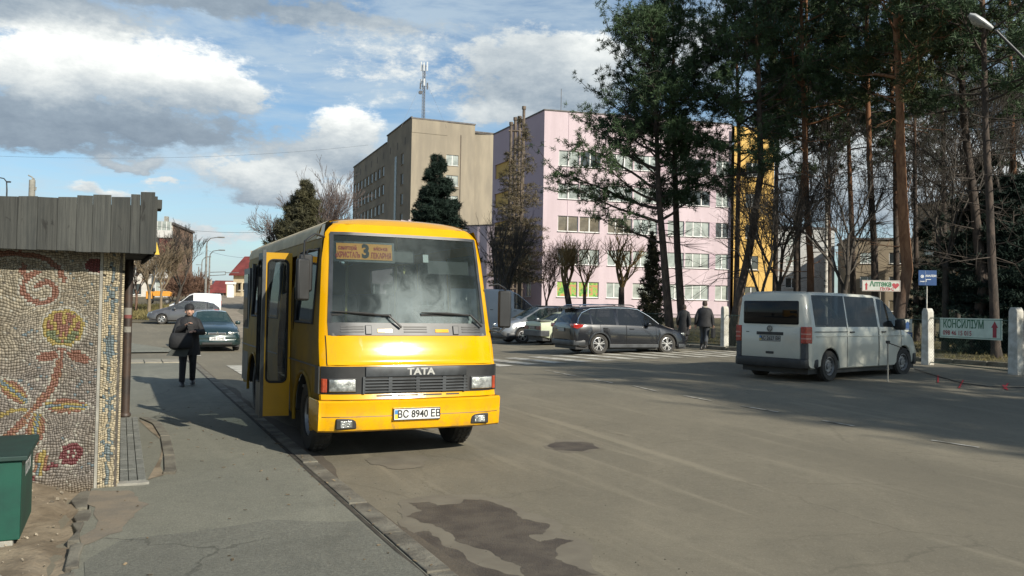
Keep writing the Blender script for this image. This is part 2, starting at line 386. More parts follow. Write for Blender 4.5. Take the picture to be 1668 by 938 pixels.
# dark dirt line between pavement and kerb
ck = rough_poly([(KU-0.03,-2),(KU-0.045,27)],6,0.0022,3,False); ck2 = rough_poly([(KU+0.012,27),(KU+0.018,-2)],6,0.002,8,False)
drape('pavement_crack', [UV(*p) for p in ck+ck2], M_crack, 0.039, 0, kind='structure')
M_gut = mat('gutter_dirt', (0.105,0.085,0.062), 0.95, var=0.0, col2=(0.075,0.062,0.046), vscale=3, bump=0.5)
g1 = rough_poly([(KU+0.16,-2),(KU+0.16,27)],2,0.0,3,False); g2 = rough_poly([(KU+0.26,27),(KU+0.22,14),(KU+0.30,9),(KU+0.24,6),(KU+0.33,4),(KU+0.25,-2)],4,0.03,8,False)
drape('gutter', [UV(*p) for p in g1+g2], M_gut, 0.006, 0, kind='structure')
# soil in front of the mosaic wall, with the sunken crack along the broken kerb
sb = MB(); rnd = random.Random(7); rows = []
us = list(np.arange(-3.6,-0.24,0.09)); vs_ = list(np.arange(-1.0,8.32,0.1))
from mathutils import noise as mnoise
def soilz(u, v):
    n = mnoise.noise(Vector((u*2.3,v*2.3,0)))*0.035+mnoise.noise(Vector((u*7,v*7,3)))*0.018+mnoise.noise(Vector((u*19,v*19,9)))*0.008
    z = 0.035+n+0.10*ss(v,6.9,8.2)*ss(-u,0.25,0.9)
    z -= 0.05*math.exp(-((u+0.33+0.04*mnoise.noise(Vector((0,v*1.3,0))))/0.05)**2)
    return z
for v in vs_: rows.append([(*UV(u,v), soilz(u,v)) for u in us])
sb.grid(rows); so_ = sb.build('soil_strip', M_soil, smooth=180); so_['kind'] = 'structure'
# broken kerb stones along the soil
bk = bpy.data.objects.new('soil_kerb', None); COL.objects.link(bk); bk['kind'] = 'structure'; bk.rotation_euler = (0,0,SANG)
for v0, v1, sh in ((1.0,1.9,0),(1.9,2.9,.01),(2.95,3.95,0),(3.95,5.0,.01),(5.05,5.75,-.02),(5.78,6.35,.01),(6.4,6.95,-.01),(7.0,7.4,.02),(7.45,8.1,0)):
    mb = MB(); pts = [(-0.285+sh,v0+rnd.uniform(0,.05)),(-0.205+sh,v0),(-0.195+sh,v1-.02),(-0.28+sh,v1-rnd.uniform(0,.06))]
    pts = rough_poly(pts,1,0.08,int(v0*10)); mb.prism(pts,'z',-0.1,0.046+rnd.uniform(-.010,.006)); mb.build('kerb_stone', M_kerb, bk, bevel=0.010)
# pebbles and rubble on the soil
rb = MB(); rb2 = MB()
for i in range(420):
    u = rnd.uniform(-2.2,-0.3); v = rnd.uniform(3.6,8.1); r = rnd.choice([.004,.006,.009,.014]); x, y = UV(u,v); z = soilz(u,v)
    rb.obox((x,y,z+r*.3),(r*2,r*1.5,r), Euler((rnd.random(),rnd.random(),rnd.random()*3)).to_matrix())
for i in range(900):
    u = rnd.uniform(KU+.2,KU+.9)+abs(rnd.gauss(0,.5)); v = rnd.uniform(3.4,13); r = rnd.choice([.002,.003,.003,.005]); x, y = UV(u,v)
    rb2.obox((x,y,r*.3),(r*2,r*1.5,r), Euler((rnd.random(),rnd.random(),rnd.random()*3)).to_matrix())
rb.build('gravel', mat('pale_grit',(.24,.205,.155),.95,var=.4,vscale=9), kind='stuff'); rb2.build('gravel', mat('dark_grit',(.10,.09,.07),.9,var=.4,vscale=20), kind='stuff')
stone = MB()
for dx, dy, r in ((0,0,.13),(.2,-.1,.10),(-.16,.05,.09)): stone.obox((dx,dy,r*.2),(r*2,r*1.5,r*.9), Euler((.3,.2,dx*9)).to_matrix())
x, y = UV(-0.72,5.55); o = stone.build('rubble_stones', M_conc, bevel=0.03, smooth=40); o.location = (x,y,0.03)
tag(o, 'pale broken concrete rubble half buried in the soil before the green sand box', 'rubble')
# paving slabs by the pole
M_slab = mat('grey_paving', (0.20,0.205,0.185), 0.9, var=0.0, col2=(0.13,0.135,0.12), vscale=9, bump=0.6, bscale=40)
sp_ = bpy.data.objects.new('paving', None); COL.objects.link(sp_); sp_['kind'] = 'structure'; sp_.rotation_euler = (0,0,SANG)
for j in range(8):
    for i in range(4):
        mb = MB(); x0 = -0.05+i*0.075; v0 = 8.36+j*0.575
        mb.box(x0+.003,x0+.072,v0+.004,v0+.57,-.05,0.052+rnd.uniform(-.003,.003)); mb.build('slab', M_slab, sp_, bevel=0.004)
bp = rough_poly([(-0.06,8.33),(0.26,8.30),(0.27,8.22),(-0.06,8.25)],2,0.08,5)
mb = MB(); mb.prism(bp,'z',-.05,0.058); mb.build('edge_stone', M_conc, sp_)
ks = [(0.27,12.9),(0.42,12.2),(0.47,11.0),(0.45,9.6),(0.42,8.75),(0.40,8.6)]
for i in range(len(ks)-1):
    (a,b),(c,d) = ks[i],ks[i+1]; mb = MB(); mb.prism([(a,b),(a+.11,b-.02),(c+.11,d+.01),(c,d+.03)],'z',-.05,0.06+rnd.uniform(-.008,.006)); mb.build('kerb_stone', M_kerb, sp_, bevel=0.008)
drape('soil_patch', [UV(*p) for p in rough_poly([(0.26,12.7),(0.40,12.2),(0.46,10.5),(0.41,8.6),(0.26,8.4)],2,0.04,6)], M_soil, 0.041, 0, kind='structure')
drape('soil_patch', [UV(*p) for p in rough_poly([(-0.2,8.1),(0.1,8.0),(0.25,7.4),(0.05,6.6),(-0.2,6.3)],3,0.10,16)], mat('dusty_soil',(0.20,0.165,0.12),0.95,var=0,col2=(0.155,0.135,0.105),vscale=5,bump=.5), 0.0385, 0, kind='structure')
# fresher dark asphalt patch on the near pavement
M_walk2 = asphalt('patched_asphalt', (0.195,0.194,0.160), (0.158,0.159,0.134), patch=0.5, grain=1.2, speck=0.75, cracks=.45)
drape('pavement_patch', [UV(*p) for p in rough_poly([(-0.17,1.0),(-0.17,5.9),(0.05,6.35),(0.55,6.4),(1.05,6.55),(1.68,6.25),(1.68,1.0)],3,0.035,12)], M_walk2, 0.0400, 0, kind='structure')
# damp stains on the road
M_damp = mat('damp_sand', (0.056,0.045,0.035), 0.8, var=0.0, col2=(0.094,0.078,0.059), vscale=3.4, bump=0.5, bscale=60)
def gpoly(pts): return [tuple(GP(*p).xy) for p in pts]
def stain(pts, seed, label, it=3, amp=.09, m=None, lift=.0045):
    o = drape('damp_stain', rough_poly(gpoly(pts),it,amp,seed), m or M_damp, lift, 0); tag(o, label, 'stain', None, 'structure'); del o['category']; return o
stain([(664,820),(700,819),(712,824),(750,821),(756,814),(782,815),(818,824),(850,846),(896,856),(884,872),(862,872),(880,884),(905,878),(935,882),(905,898),(905,912),(940,925),(975,938),(905,948),(860,948),(850,925),(800,900),(740,882),(725,866),(705,855),(685,852),(662,842),(688,834)],21,'dark damp sand stain spreading over the road near the kerb')
stain([(668,872),(700,866),(716,880),(735,895),(760,912),(800,928),(850,940),(900,955),(720,955),(712,915),(706,898),(685,882)],22,'dark wet streak beside the kerb in the foreground')
stain([(891,727),(905,721),(945,720),(966,723),(977,731),(960,733),(948,736),(925,735),(905,733)],23,'small dark damp spot alone on the road right of the bus',2,.05)
M_faint = mat('faint_damp', (0.135,0.118,0.089), 0.9, var=0.0, col2=(0.168,0.149,0.111), vscale=3)
stain([(600,746),(660,738),(700,748),(690,760),(640,765),(605,757)],24,'faint damp stain in front of the bus bumper',3,.12,M_faint)
M_dust = mat('pale_dust', (0.205,0.183,0.142), 0.95, var=0.0, col2=(0.160,0.145,0.115), vscale=4)
stain([(652,815),(700,808),(760,806),(830,820),(905,848),(950,880),(960,915),(1010,955),(690,955),(700,905),(668,868),(655,842)],27,'pale drying margin round the large damp sand stain',3,.10,M_faint,.0030)
stain([(884,727),(905,716),(950,716),(984,731),(960,738),(915,738)],28,'pale drying margin round the small damp spot',3,.08,M_faint,.0030)
lt = MB(); rl_ = random.Random(77)
for i in range(150):
    u = rl_.uniform(-.1,1.7) if i % 3 else rl_.uniform(1.62,1.85); v = rl_.uniform(3.6,14); x, y = UV(u,v); r = rl_.uniform(.006,.018)
    lt.obox((x,y,.0445+r*.12),(r*2,r,.003), Euler((rl_.uniform(-.3,.3),rl_.uniform(-.3,.3),rl_.random()*3)).to_matrix())
lt.build('litter', mat('dry_leaf_litter',(.20,.15,.09),.9,var=.5,vscale=9), kind='stuff')
# crosswalk stripes (worn), u across the street
cw = bpy.data.objects.new('crosswalk', None); COL.objects.link(cw); cw['kind'] = 'structure'
u = 2.62; k = 0
while u < 19.5:
    w = 0.42; o = drape('stripe', [UV(u,20.35),UV(u+w,20.35),UV(u+w,23.75),UV(u,23.75)], M_paint, 0.010, 0.7); o.parent = cw
    u += 0.83; k += 1
for (u, v, w, l) in ((1.85,28.2,.5,1.3),(-1.3,33,.5,2.0),(.2,33,.5,2.0)):
    o = drape('stripe', [UV(u,v),UV(u+w,v),UV(u+w,v+l),UV(u,v+l)], M_paint, 0.012, 0.7); o.parent = cw
# dashed thin line
dl = bpy.data.objects.new('lane_line', None); COL.objects.link(dl); dl['kind'] = 'structure'
for a, b in (((888,603.6),(942,614)),((968.6,619.4),(997.7,624)),((1031,629),(1070,638)),((1114,645),(1158,653.5)),((1208.5,662),(1268,672)),((1339.7,685.7),(1391.7,695)),((1517,718),(1595,730))):
    p, q = GP(*a), GP(*b); d = (q-p).normalized(); n = Vector((-d.y,d.x,0))*0.028
    o = drape('dash', [tuple((p+n).xy),tuple((q+n).xy),tuple((q-n).xy),tuple((p-n).xy)], M_paintf, 0.010, 0.7); o.parent = dl
# red marks at the gate
M_red = mat('red_paint', (0.55,0.02,0.03), 0.6, var=0.2)
rm = bpy.data.objects.new('red_road_marks', None); COL.objects.link(rm); rm['kind'] = 'structure'
for a, b, w in (((1528,612),(1528,624),.014),((1569,620),(1562,633),.014),((1634,628),(1641,636),.02),((1636,634),(1642,625),.018)):
    p, q = GP(*a), GP(*b); d = (q-p).normalized(); n = Vector((-d.y,d.x,0))*w
    o = drape('mark', [tuple((p+n).xy),tuple((q+n).xy),tuple((q-n).xy),tuple((p-n).xy)], M_red, 0.014, 0.7); o.parent = rm
# grass park behind the fence, with its kerb and footpath
FU = 22.75
pk = [UV(FU-0.2,-5),UV(FU-0.5,18.0),UV(FU-0.2,19),UV(FU-0.1,40),UV(FU+1,70),UV(90,70),UV(110,-5)]
drape('park_grass', pk, M_grassground, 0.05, 3.0, kind='structure')
M_path = asphalt('footpath', (0.20,0.18,0.15), (0.15,0.14,0.12))
drape('footpath', [UV(19.9,24.5),UV(22.3,20.0),UV(22.5,20.0),UV(22.5,60),UV(19.9,60)], M_path, 0.03, 2.0, kind='structure')
fk = bpy.data.objects.new('park_kerb', None); COL.objects.link(fk); fk['kind'] = 'structure'
prev = None
for (u,v) in [(22.3,2),(22.3,8),(22.25,12),(22.2,15.5),(21.9,18.5),(21.0,21.2),(20.0,24),(19.8,28),(19.8,36),(19.8,50)]:
    p = Vector(UV(u,v)); 
    if prev is not None:
        L = (p-prev).length; n = max(1,int(L/1.0))
        for i in range(n):
            a = prev.lerp(p,i/n); b = prev.lerp(p,(i+0.97)/n); m_ = (a+b)/2; ang = math.atan2((b-a).y,(b-a).x)
            mb = MB(); mb.obox((0,0,0.02),((b-a).length,0.15,0.22)); o = mb.build('kerb_stone', M_kerb, fk, bevel=0.01); o.location = (m_.x,m_.y,HZ(m_.x,m_.y)); o.rotation_euler = (0,0,ang)
    prev = p
# cobbled road going up behind, verge and far field
drape('cobbled_road', [(-10.6,38),(-15.5,38),(-26.5,68),(-38.0,100),(-52,140),(-43,140),(-32,100),(-22.5,68)], M_cobble, 0.02, 2.0, kind='structure')
M_verge = mat('dry_verge', (0.14,0.11,0.06), 0.95, var=0.0, col2=(0.07,0.06,0.035), vscale=0.5, bump=1.0, bscale=5)
drape('verge', [(-26.5,45),(-21,50),(-27,68),(-39,100),(-53,140),(-160,140),(-160,30),(-40,30)], M_verge, 0.03, 6.0, kind='structure')
drape('verge', [(-9,44),(-12,46),(-22,68),(-31.5,100),(-42,140),(60,140),(60,62),(8,60)], M_verge, 0.03, 6.0, kind='structure')
# left far pavement with tactile strip
drape('pavement', [UV(KU,31.5),UV(0.2,37.5),UV(-2,38),UV(-14,38),UV(-14,30.5),UV(-3,29.5),UV(KU-.3,30)], M_walk, 0.045, 2.0, kind='structure')
M_tact = mat('tactile_paving', (0.27,0.245,0.19), 0.9, var=0.2, vscale=4)
tp = MB()
for i in range(9):
    for j in range(3):
        tp.box(-2.6+i*.46,-2.6+i*.46+.43,24.6+j*.46,24.6+j*.46+.43,-.02,.058)
o = tp.build('tactile_paving', M_tact); o.rotation_euler = (0,0,SANG); o['kind'] = 'structure'
# hills on the horizon, distance haze mixed into their bluish forest colour
M_hill = mat('hazy_forest', (0.060,0.085,0.115), 0.95, var=0.15, vscale=0.01)
hb = MB(); rows = []
for k, (dy, s_) in enumerate(((0,0),(150,.55),(320,.9),(520,1.0),(900,.6))):
    rows.append([(x, 1900+dy, -20+s_*(20+62+34*mnoise.noise(Vector((x*0.0011,0.3,0)))+9*mnoise.noise(Vector((x*0.006,4,0)))+1.5*mnoise.noise(Vector((x*0.05,k,0))))) for x in range(-2600,2601,20)])
hb.grid(rows); o = hb.build('hills', M_hill, smooth=180); o['kind'] = 'structure'
# ================================================================== the bus
M_yel = mat('yellow_paint', (0.66,0.345,0.002), 0.11, coat=0.0, spec=0.42, var=0.0, col2=(0.60,0.305,0.002), vscale=1.3, bump=0.02, bscale=3)
N = NT(M_yel.node_tree); b_ = N.n['Principled BSDF']; tc_ = N.node('ShaderNodeTexCoord'); sx_ = N.node('ShaderNodeSeparateXYZ'); N.l.new(tc_.outputs['Object'], sx_.inputs[0])
src = b_.inputs['Base Color'].links[0].from_socket; gn_ = N.noise(tc_.outputs['Object'], 5.0, 8, .7, .5); gs_ = N.noise(N.vmul(tc_.outputs['Object'],(14,14,1.2)), 1.0, 5, .65)
gr_ = N.m('ADD', N.mul(N.rng(sx_.outputs[2], .34, .72, .60, .0), N.rng(gn_, .42, .70)), N.mul(N.rng(gs_, .56, .74), .14), None, True); N.put(b_.inputs['Base Color'], N.mix(gr_, src, (.17,.115,.045,1))); N.put(b_.inputs['Roughness'], N.rng(gr_, 0, .6, .11, .5))
M_door = mat('door_yellow_paint', (0.46,0.25,0.006), .35, var=0, col2=(0.38,0.21,0.01), vscale=2, spec=.3)
M_yelshade = mat('shaded_dusty_yellow', (0.26,0.155,0.014), 0.6, coat=0.0, spec=.15, var=0.0, col2=(0.17,0.11,0.025), vscale=2.0)  # dusty bus yellow, darkened in colour for the side lying in shade
M_roof = mat('dusty_cream_roof', (0.60,0.50,0.33), 0.75, spec=.2, var=0.0, col2=(0.46,0.38,0.25), vscale=2.5)
M_blk = mat('black_plastic', (0.020,0.021,0.022), 0.5, var=0.25, vscale=4)
M_dgrey = mat('dark_grey_plastic', (0.045,0.050,0.055), 0.45, var=0.3, vscale=3)
M_rub = mat('rubber', (0.018,0.018,0.018), 0.7, var=0.3, vscale=6)
M_tyre = mat('tyre', (0.028,0.027,0.025), 0.88, var=0.0, col2=(0.05,0.046,0.04), vscale=6, bump=0.3, bscale=40)
M_rim = mat('steel_rim', (0.30,0.30,0.30), 0.45, 0.6, var=0.2, vscale=5)
M_alloy = mat('alloy', (0.62,0.62,0.62), 0.3, 0.8, var=0.0)
M_chrome = mat('chrome', (0.75,0.75,0.75), 0.12, 1.0, var=0.0)
M_lamp = mat('lamp_glass', (0.50,0.52,0.50), 0.16, 0.55, coat=1.0, var=0.0, col2=(0.17,0.18,0.17), vscale=14, bump=0.4, bscale=60)
M_redlamp = mat('red_lamp', (0.35,0.015,0.012), 0.2, coat=0.9, var=0.2, vscale=10)
M_orlamp = mat('orange_lamp', (0.42,0.07,0.03), 0.25, coat=0.9, var=0.2, vscale=10)
M_wsglass = glassmat('windscreen', (0.04,0.05,0.05), 0.78, 0.02, haze=0.34, spec=0.6)
M_glass = glassmat('tinted_glass', (0.02,0.022,0.025), 0.35, 0.03, spec=.4)
M_glass_c = glassmat('clear_glass', (0.05,0.06,0.065), 0.60, 0.03)
M_white = mat('white_paint', (0.78,0.78,0.76), 0.45, var=0.06)
M_black = mat('black_print', (0.012,0.012,0.012), 0.6, var=0)
M_seat = mat('seat_fabric', (0.035,0.05,0.08), 0.9, var=0.3)
M_int = mat('grey_interior', (0.20,0.20,0.19), 0.8, var=0.2)
def wheel(parent, c, r, w, side=1, rimm=None, rim_r=None, style='steel', n=28, steer=0.0):
    """wheel > rim; the axle lies along y, side=+1 shows its face to +y"""
    rr = rim_r or r*0.62; h = w/2
    t = MB(); t.lathe([(rr,-h*.8),(rr+.01,-h),(r*.93,-h),(r*.985,-h*.72),(r,-h*.4),(r,h*.4),(r*.985,h*.72),(r*.93,h),(rr+.01,h),(rr,h*.8)], ax='y', n=n)
    nb = 36
    for k in range(nb):                                    # tread blocks
        a = 2*PI*k/nb
        for yy in (-h*.5, 0, h*.5):
            t.obox((math.cos(a)*r, yy, math.sin(a)*r), (0.014, h*.36, r*.11), Matrix.Rotation(-a,3,'Y'))
    o = t.build('wheel', M_tyre, parent, smooth=35); o.location = c; o.rotation_euler = (0,0,steer)
    s = side; m = MB(); f = h*0.78*s
    if style == 'steel':
        m.lathe([(rr,h*.8*s),(rr*.93,h*.82*s),(rr*.86,h*.35*s),(rr*.60,h*.55*s),(rr*.36,h*.42*s),(rr*.34,h*.70*s),(0.0,h*.74*s)], ax='y', n=n)
        ri = m.build('rim', rimm or M_rim, o, smooth=40)
        q = MB()
        for k in range(12):
            a = 2*PI*k/12; q.obox((math.cos(a)*rr*.72, h*.47*s, math.sin(a)*rr*.72), (rr*.17,h*.12,rr*.13), Matrix.Rotation(-a,3,'Y'))
        q.build('vent_holes', M_black, ri, kind='stuff')
    else:
        m.lathe([(rr,h*.8*s),(rr*.94,h*.86*s),(rr*.90,h*.5*s),(rr*.88,-h*.2*s)], ax='y', n=n)
        m.lathe([(rr*.2,h*.3*s),(rr*.2,h*.62*s),(0,h*.68*s)], ax='y', n=12)
        for k in range(5):
            for da in (-.16,.16):
                a = 2*PI*k/5+.3; p0 = Vector((math.cos(a+da)*rr*.16, h*.55*s, math.sin(a+da)*rr*.16)); p1 = Vector((math.cos(a+da*1.15)*rr*.93, h*.72*s, math.sin(a+da*1.15)*rr*.93))
                mid = (p0+p1)/2; m.obox(mid, ((p1-p0).length, h*.22, rr*.12), Matrix.Rotation(-(a+da*1.2),3,'Y'))
        ri = m.build('rim', rimm or M_alloy, o, smooth=35)
        q = MB(); q.lathe([(rr*.9,h*.05*s),(0,h*.05*s)] if s > 0 else [(0,h*.05*s),(rr*.9,h*.05*s)], ax='y', n=n); q.build('brake_disc', M_blk, ri)
    return o
bus = thing('city_bus', 'yellow city minibus with route board 3, its folding door open at the kerb', 'bus', (-1.04,9.13,0), R_(-64.5))
BL = 6.5
def xf(z): return float(np.interp(z, [.3,.68,.735,1.035,1.07,1.14,1.21,1.29,1.36,1.485,2.50,2.60,2.66,2.70], [0,0,-.02,-.02,-.045,-.062,-.082,-.109,-.135,-.175,-.395,-.44,-.50,-.60]))
def hwz(z): return float(np.interp(z, [.3,.5,1.25,2.40,2.53,2.63,2.70], [0.985,1.02,1.02,.945,.90,.78,.5]))
def fxy(y, z): t = min(1.0, abs(y)/hwz(z)); return xf(z)-0.045*t**2-0.10*t**10
def FP(y, z, off=0.0):
    p = Vector((fxy(y,z), y, z)); a = Vector((fxy(y+.01,z)-fxy(y-.01,z), .02, 0)); b = Vector((xf(z+.01)-xf(z-.01), 0, .02))
    if abs(y) > hwz(z)-.011: a = Vector((0.0,.02,0))
    n = a.cross(b); n.normalize()
    if n.x < 0: n = -n
    return p+n*off
def patch(mb, y0, y1, z0, z1, o0, o1, ny=6, nz=2, y0b=None, y1b=None):
    """slab that follows the bus front between two offsets; y0b/y1b = limits at the top"""
    y0b = y0 if y0b is None else y0b; y1b = y1 if y1b is None else y1b
    def row(j, off):
        v = j/nz; z = z0+(z1-z0)*v; a = y0+(y0b-y0)*v; b = y1+(y1b-y1)*v
        return [FP(a+(b-a)*i/ny, z, off) for i in range(ny+1)]
    A = [row(j,o0) for j in range(nz+1)]; B = [row(j,o1) for j in range(nz+1)]
    n = len(mb.v); K = ny+1
    for r in A+B: mb.v += [tuple(p) for p in r]
    o = (nz+1)*K
    for j in range(nz):
        for i in range(ny):
            mb.face(n+j*K+i,n+(j+1)*K+i,n+(j+1)*K+i+1,n+j*K+i+1); mb.face(n+o+j*K+i,n+o+j*K+i+1,n+o+(j+1)*K+i+1,n+o+(j+1)*K+i)
    for i in range(ny):
        mb.face(n+i,n+i+1,n+o+i+1,n+o+i); mb.face(n+nz*K+i,n+o+nz*K+i,n+o+nz*K+i+1,n+nz*K+i+1)
    for j in range(nz):
        mb.face(n+j*K,n+o+j*K,n+o+(j+1)*K,n+(j+1)*K); mb.face(n+j*K+ny,n+(j+1)*K+ny,n+o+(j+1)*K+ny,n+o+j*K+ny)
    return mb
# front shell
YS = [-1,-.985,-.96,-.93,-.91,-.7,-.5,-.25,0,.25,.5,.7,.91,.93,.96,.985,1]
ZR = [.66,.735,1.035,1.07,1.14,1.21,1.29,1.36,1.485,1.6,1.9,2.2,2.50,2.56,2.60]
shell = MB()
for j in range(len(ZR)-1):
    z0, z1 = ZR[j], ZR[j+1]
    for i in range(len(YS)-1):
        ym = (YS[i]+YS[i+1])/2
        if 1.36 <= z0 and z1 <= 2.50 and abs(ym) < .91: continue
        shell.poly([FP(YS[i]*hwz(z0),z0), FP(YS[i+1]*hwz(z0),z0), FP(YS[i+1]*hwz(z1),z1), FP(YS[i]*hwz(z1),z1)])
shell.build('front_panel', M_yel, bus, smooth=40, weld=True)
hood = MB(); patch(hood, -.945, .945, 1.045, 1.352, .001, .012, 20, 16); hood.build('hood', M_yel, bus, smooth=50)
# sides with openings
def sy(x, z): k = max(0.0,(-x-(BL-.45))/.45); return hwz(z)*(1-.13*k*k*k)
WHX = (-1.0, -4.85); AR = 0.50
def side(s, ops, name):
    xs = set([-BL,-BL+.08,-BL+.2,-BL+.45,-.5,-.3])
    for w in WHX:
        for k in range(13): xs.add(round(w+AR*math.cos(PI*k/12),4))
    for (a,b,c,d) in ops: xs |= {a,b}
    xs = sorted(xs); zs = sorted({.36,.95,1.25,2.40,2.46} | {q for o in ops for q in o[2:]})
    mb = MB()
    def bot(x):
        z = .36
        for w in WHX:
            if abs(x-w) <= AR+1e-4: z = max(z, .42+math.sqrt(max(0,AR*AR-(x-w)**2))*.98)
        return z
    def pt(x, z, last): 
        x = fxy(hwz(z),z) if last else min(x, fxy(hwz(z),z))
        if z < .95: z = max(z, bot(x)) if z <= .361 else z
        return (x, s*sy(x,z), z)
    xs = xs+['F']
    for i in range(len(xs)-1):
        x0 = xs[i]; last = xs[i+1] == 'F'; x1 = xs[i+1] if not last else -.16
        for j in range(len(zs)-1):
            z0, z1 = zs[j], zs[j+1]; xm = (x0+x1)/2; zm = (z0+z1)/2
            if any(a < xm < b and c < zm < d for (a,b,c,d) in ops): continue
            if last and z0 > 1.25 and False: continue
            mb.poly([pt(x0,z0,False), pt(x1,z0,last), pt(x1,z1,last), pt(x0,z1,False)])
    return mb.build(name, M_yel if s > 0 else M_yelshade, bus, smooth=30, weld=True)
opsR = [(-1.62,-.62,1.48,2.32),(-2.72,-1.88,.36,2.30),(-3.85,-2.86,1.50,2.30),(-5.25,-3.95,1.50,2.30)]
side(-1, opsR, 'side_panel')
opsL = [(-1.55,-.62,1.48,2.32),(-2.75,-1.65,1.50,2.30),(-3.85,-2.85,1.50,2.30),(-5.25,-3.95,1.50,2.30)]
side(1, opsL, 'side_panel')
# roof
rf = MB(); rows = []
zz = [2.455,2.53,2.605,2.655,2.685,2.70,2.705]; hw_ = [.938,.932,.90,.82,.62,.35,0.0]
for x in [-BL,-BL+.08,-BL+.3,-BL+.6,-5,-4,-3,-2,-1.2,-.9,-.75]:
    k = max(0.0,(-x-(BL-.45))/.45); dz = .06*k*k
    rows.append([(x,-h*(1-.13*k**3),z-dz) for h, z in zip(hw_,zz)]+[(x,h*(1-.13*k**3),z-dz) for h, z in list(zip(hw_,zz))[-2::-1]])
rf.grid(rows); rf.build('roof', M_roof, bus, smooth=60)
bw = MB(); rows = []                                     # brow joins front panel to the roof
for (x, dz) in ((-.72,.0),(-.60,-.006),(-.52,-.03)): pass
ya = [-.9,-.86,-.75,-.55,-.3,0,.3,.55,.75,.86,.9]
def roofz(y): return float(np.interp(abs(y),[0,.35,.62,.82,.90,.932,.94],[2.705,2.70,2.685,2.655,2.605,2.53,2.46]))
for t in (0,.35,.7,.9,1):
    row = []
    for y in ya:
        yy = y*hwz(2.60)/.9; p0 = FP(yy,2.60); p1 = Vector((-.80,yy,roofz(yy)-.003)); q = p0.lerp(p1,t); q.z += .035*math.sin(PI*t)*(1-abs(y/.9)**4); row.append(q)
    rows.append(row)
bw.grid(rows)
for s in (-1,1): bw.poly([(-.50,s*.938,2.44),(-.82,s*.945,2.44),(-.82,s*.936,2.53),(-.82,s*.90,2.60),(-.58,s*.90,2.60)])
bw.build('roof_brow', M_yel, bus, smooth=60)
# rear wall
rr = MB(); rr.poly([(-BL,y*.87*hwz(z),z) for (y,z) in ((-1,.36),(1,.36),(1,1.25),(1,2.4),(.8,2.6),(-.8,2.6),(-1,2.4),(-1,1.25))]); rr.build('rear_panel', M_yelshade, bus)
# underside, floor and arches
fl = MB(); fl.box(-BL+.1,-.25,-.93,.93,.40,.72); fl.build('chassis', M_blk, bus)
for w in WHX:
    for s in (-1,1):
        a = MB(); a.grid([[(w+.49*math.cos(PI*k/12), s*yy, .42+.49*math.sin(PI*k/12)) for k in range(13)] for yy in (.62,1.0)]); a.build('wheel_arch', M_blk, bus, smooth=60)
        l = MB(); l.tube([(w+.505*math.cos(PI*k/14), s*(sy(w,.6)+.004), .42+.495*math.sin(PI*k/14)) for k in range(-1,16)],.022,6); l.build('arch_trim', M_rub if s > 0 else M_yelshade, bus, smooth=60)
        wheel(bus, (w, s*.86, .405), .405, .22, s, style='steel', rim_r=.23)
# windscreen
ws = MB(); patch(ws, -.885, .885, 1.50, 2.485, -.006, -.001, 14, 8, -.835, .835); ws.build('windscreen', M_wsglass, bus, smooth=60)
fr = MB()
patch(fr, -.925, .925, 1.362, 1.50, -.02, .006, 14, 2)
patch(fr, -.875, .875, 2.47, 2.502, -.02, .008, 14, 1, -.86, .86)
for s in (-1,1): patch(fr, *sorted((s*.925,s*.885)), 1.50, 2.49, -.02, .008, 1, 8, *sorted((s*.868,s*.832)))
fr.build('windscreen_frame', M_dgrey, bus, smooth=40)
cv = MB()
for (a,b) in ((-.80,-.55),(-.10,.17),(.60,.84)): 
    for z in (1.395,1.425,1.45):
        cv = MB(); patch(cv, a, b, z, z+.012, .004, .012, 3, 1); cv.build('cowl_vent', M_blk, bus)
for (a,b) in ((-.40,-.235),(.27,.43)):
    q = MB(); patch(q, a, b, 1.395, 1.43, .004, .013, 2, 1); q.build('cowl_lamp', M_yel, bus)
for y in (-.50,.52):
    q = MB(); patch(q, y-.035, y+.035, 1.37, 1.47, .004, .022, 1, 1); q.build('wiper_mount', M_dgrey, bus, bevel=.006)
# wipers
def wiper(pts):
    w_ = MB(); P = [FP(y,z,.045) for y,z in pts[1:]]
    w_.tube([P[0],P[0].lerp(P[1],.5)+Vector((.012,0,0)),P[1]],[.010,.012,.015],6); o = w_.build('wiper_arm', M_blk, bus, smooth=40)
    a = FP(*pts[0],.028); b = FP(pts[1][0]+(pts[1][0]-pts[0][0])*.06, pts[1][1]-.004,.028); d = b-a
    bl = MB(); bl.tube([a,a.lerp(b,.5)+Vector((0.012,0,.006)),b],[.006,.015,.010],6); bl.obox((a+b)/2-Vector((.018,0,.012)),(.02,d.length,.02),Matrix.Rotation(math.atan2(-d.x,d.y),3,'Z')); bl.build('wiper_blade', M_rub, o, smooth=40)
wiper([(-.878,1.615),(-.276,1.575),(-.135,1.44)]); wiper([(.11,1.615),(.70,1.592),(.84,1.455)])
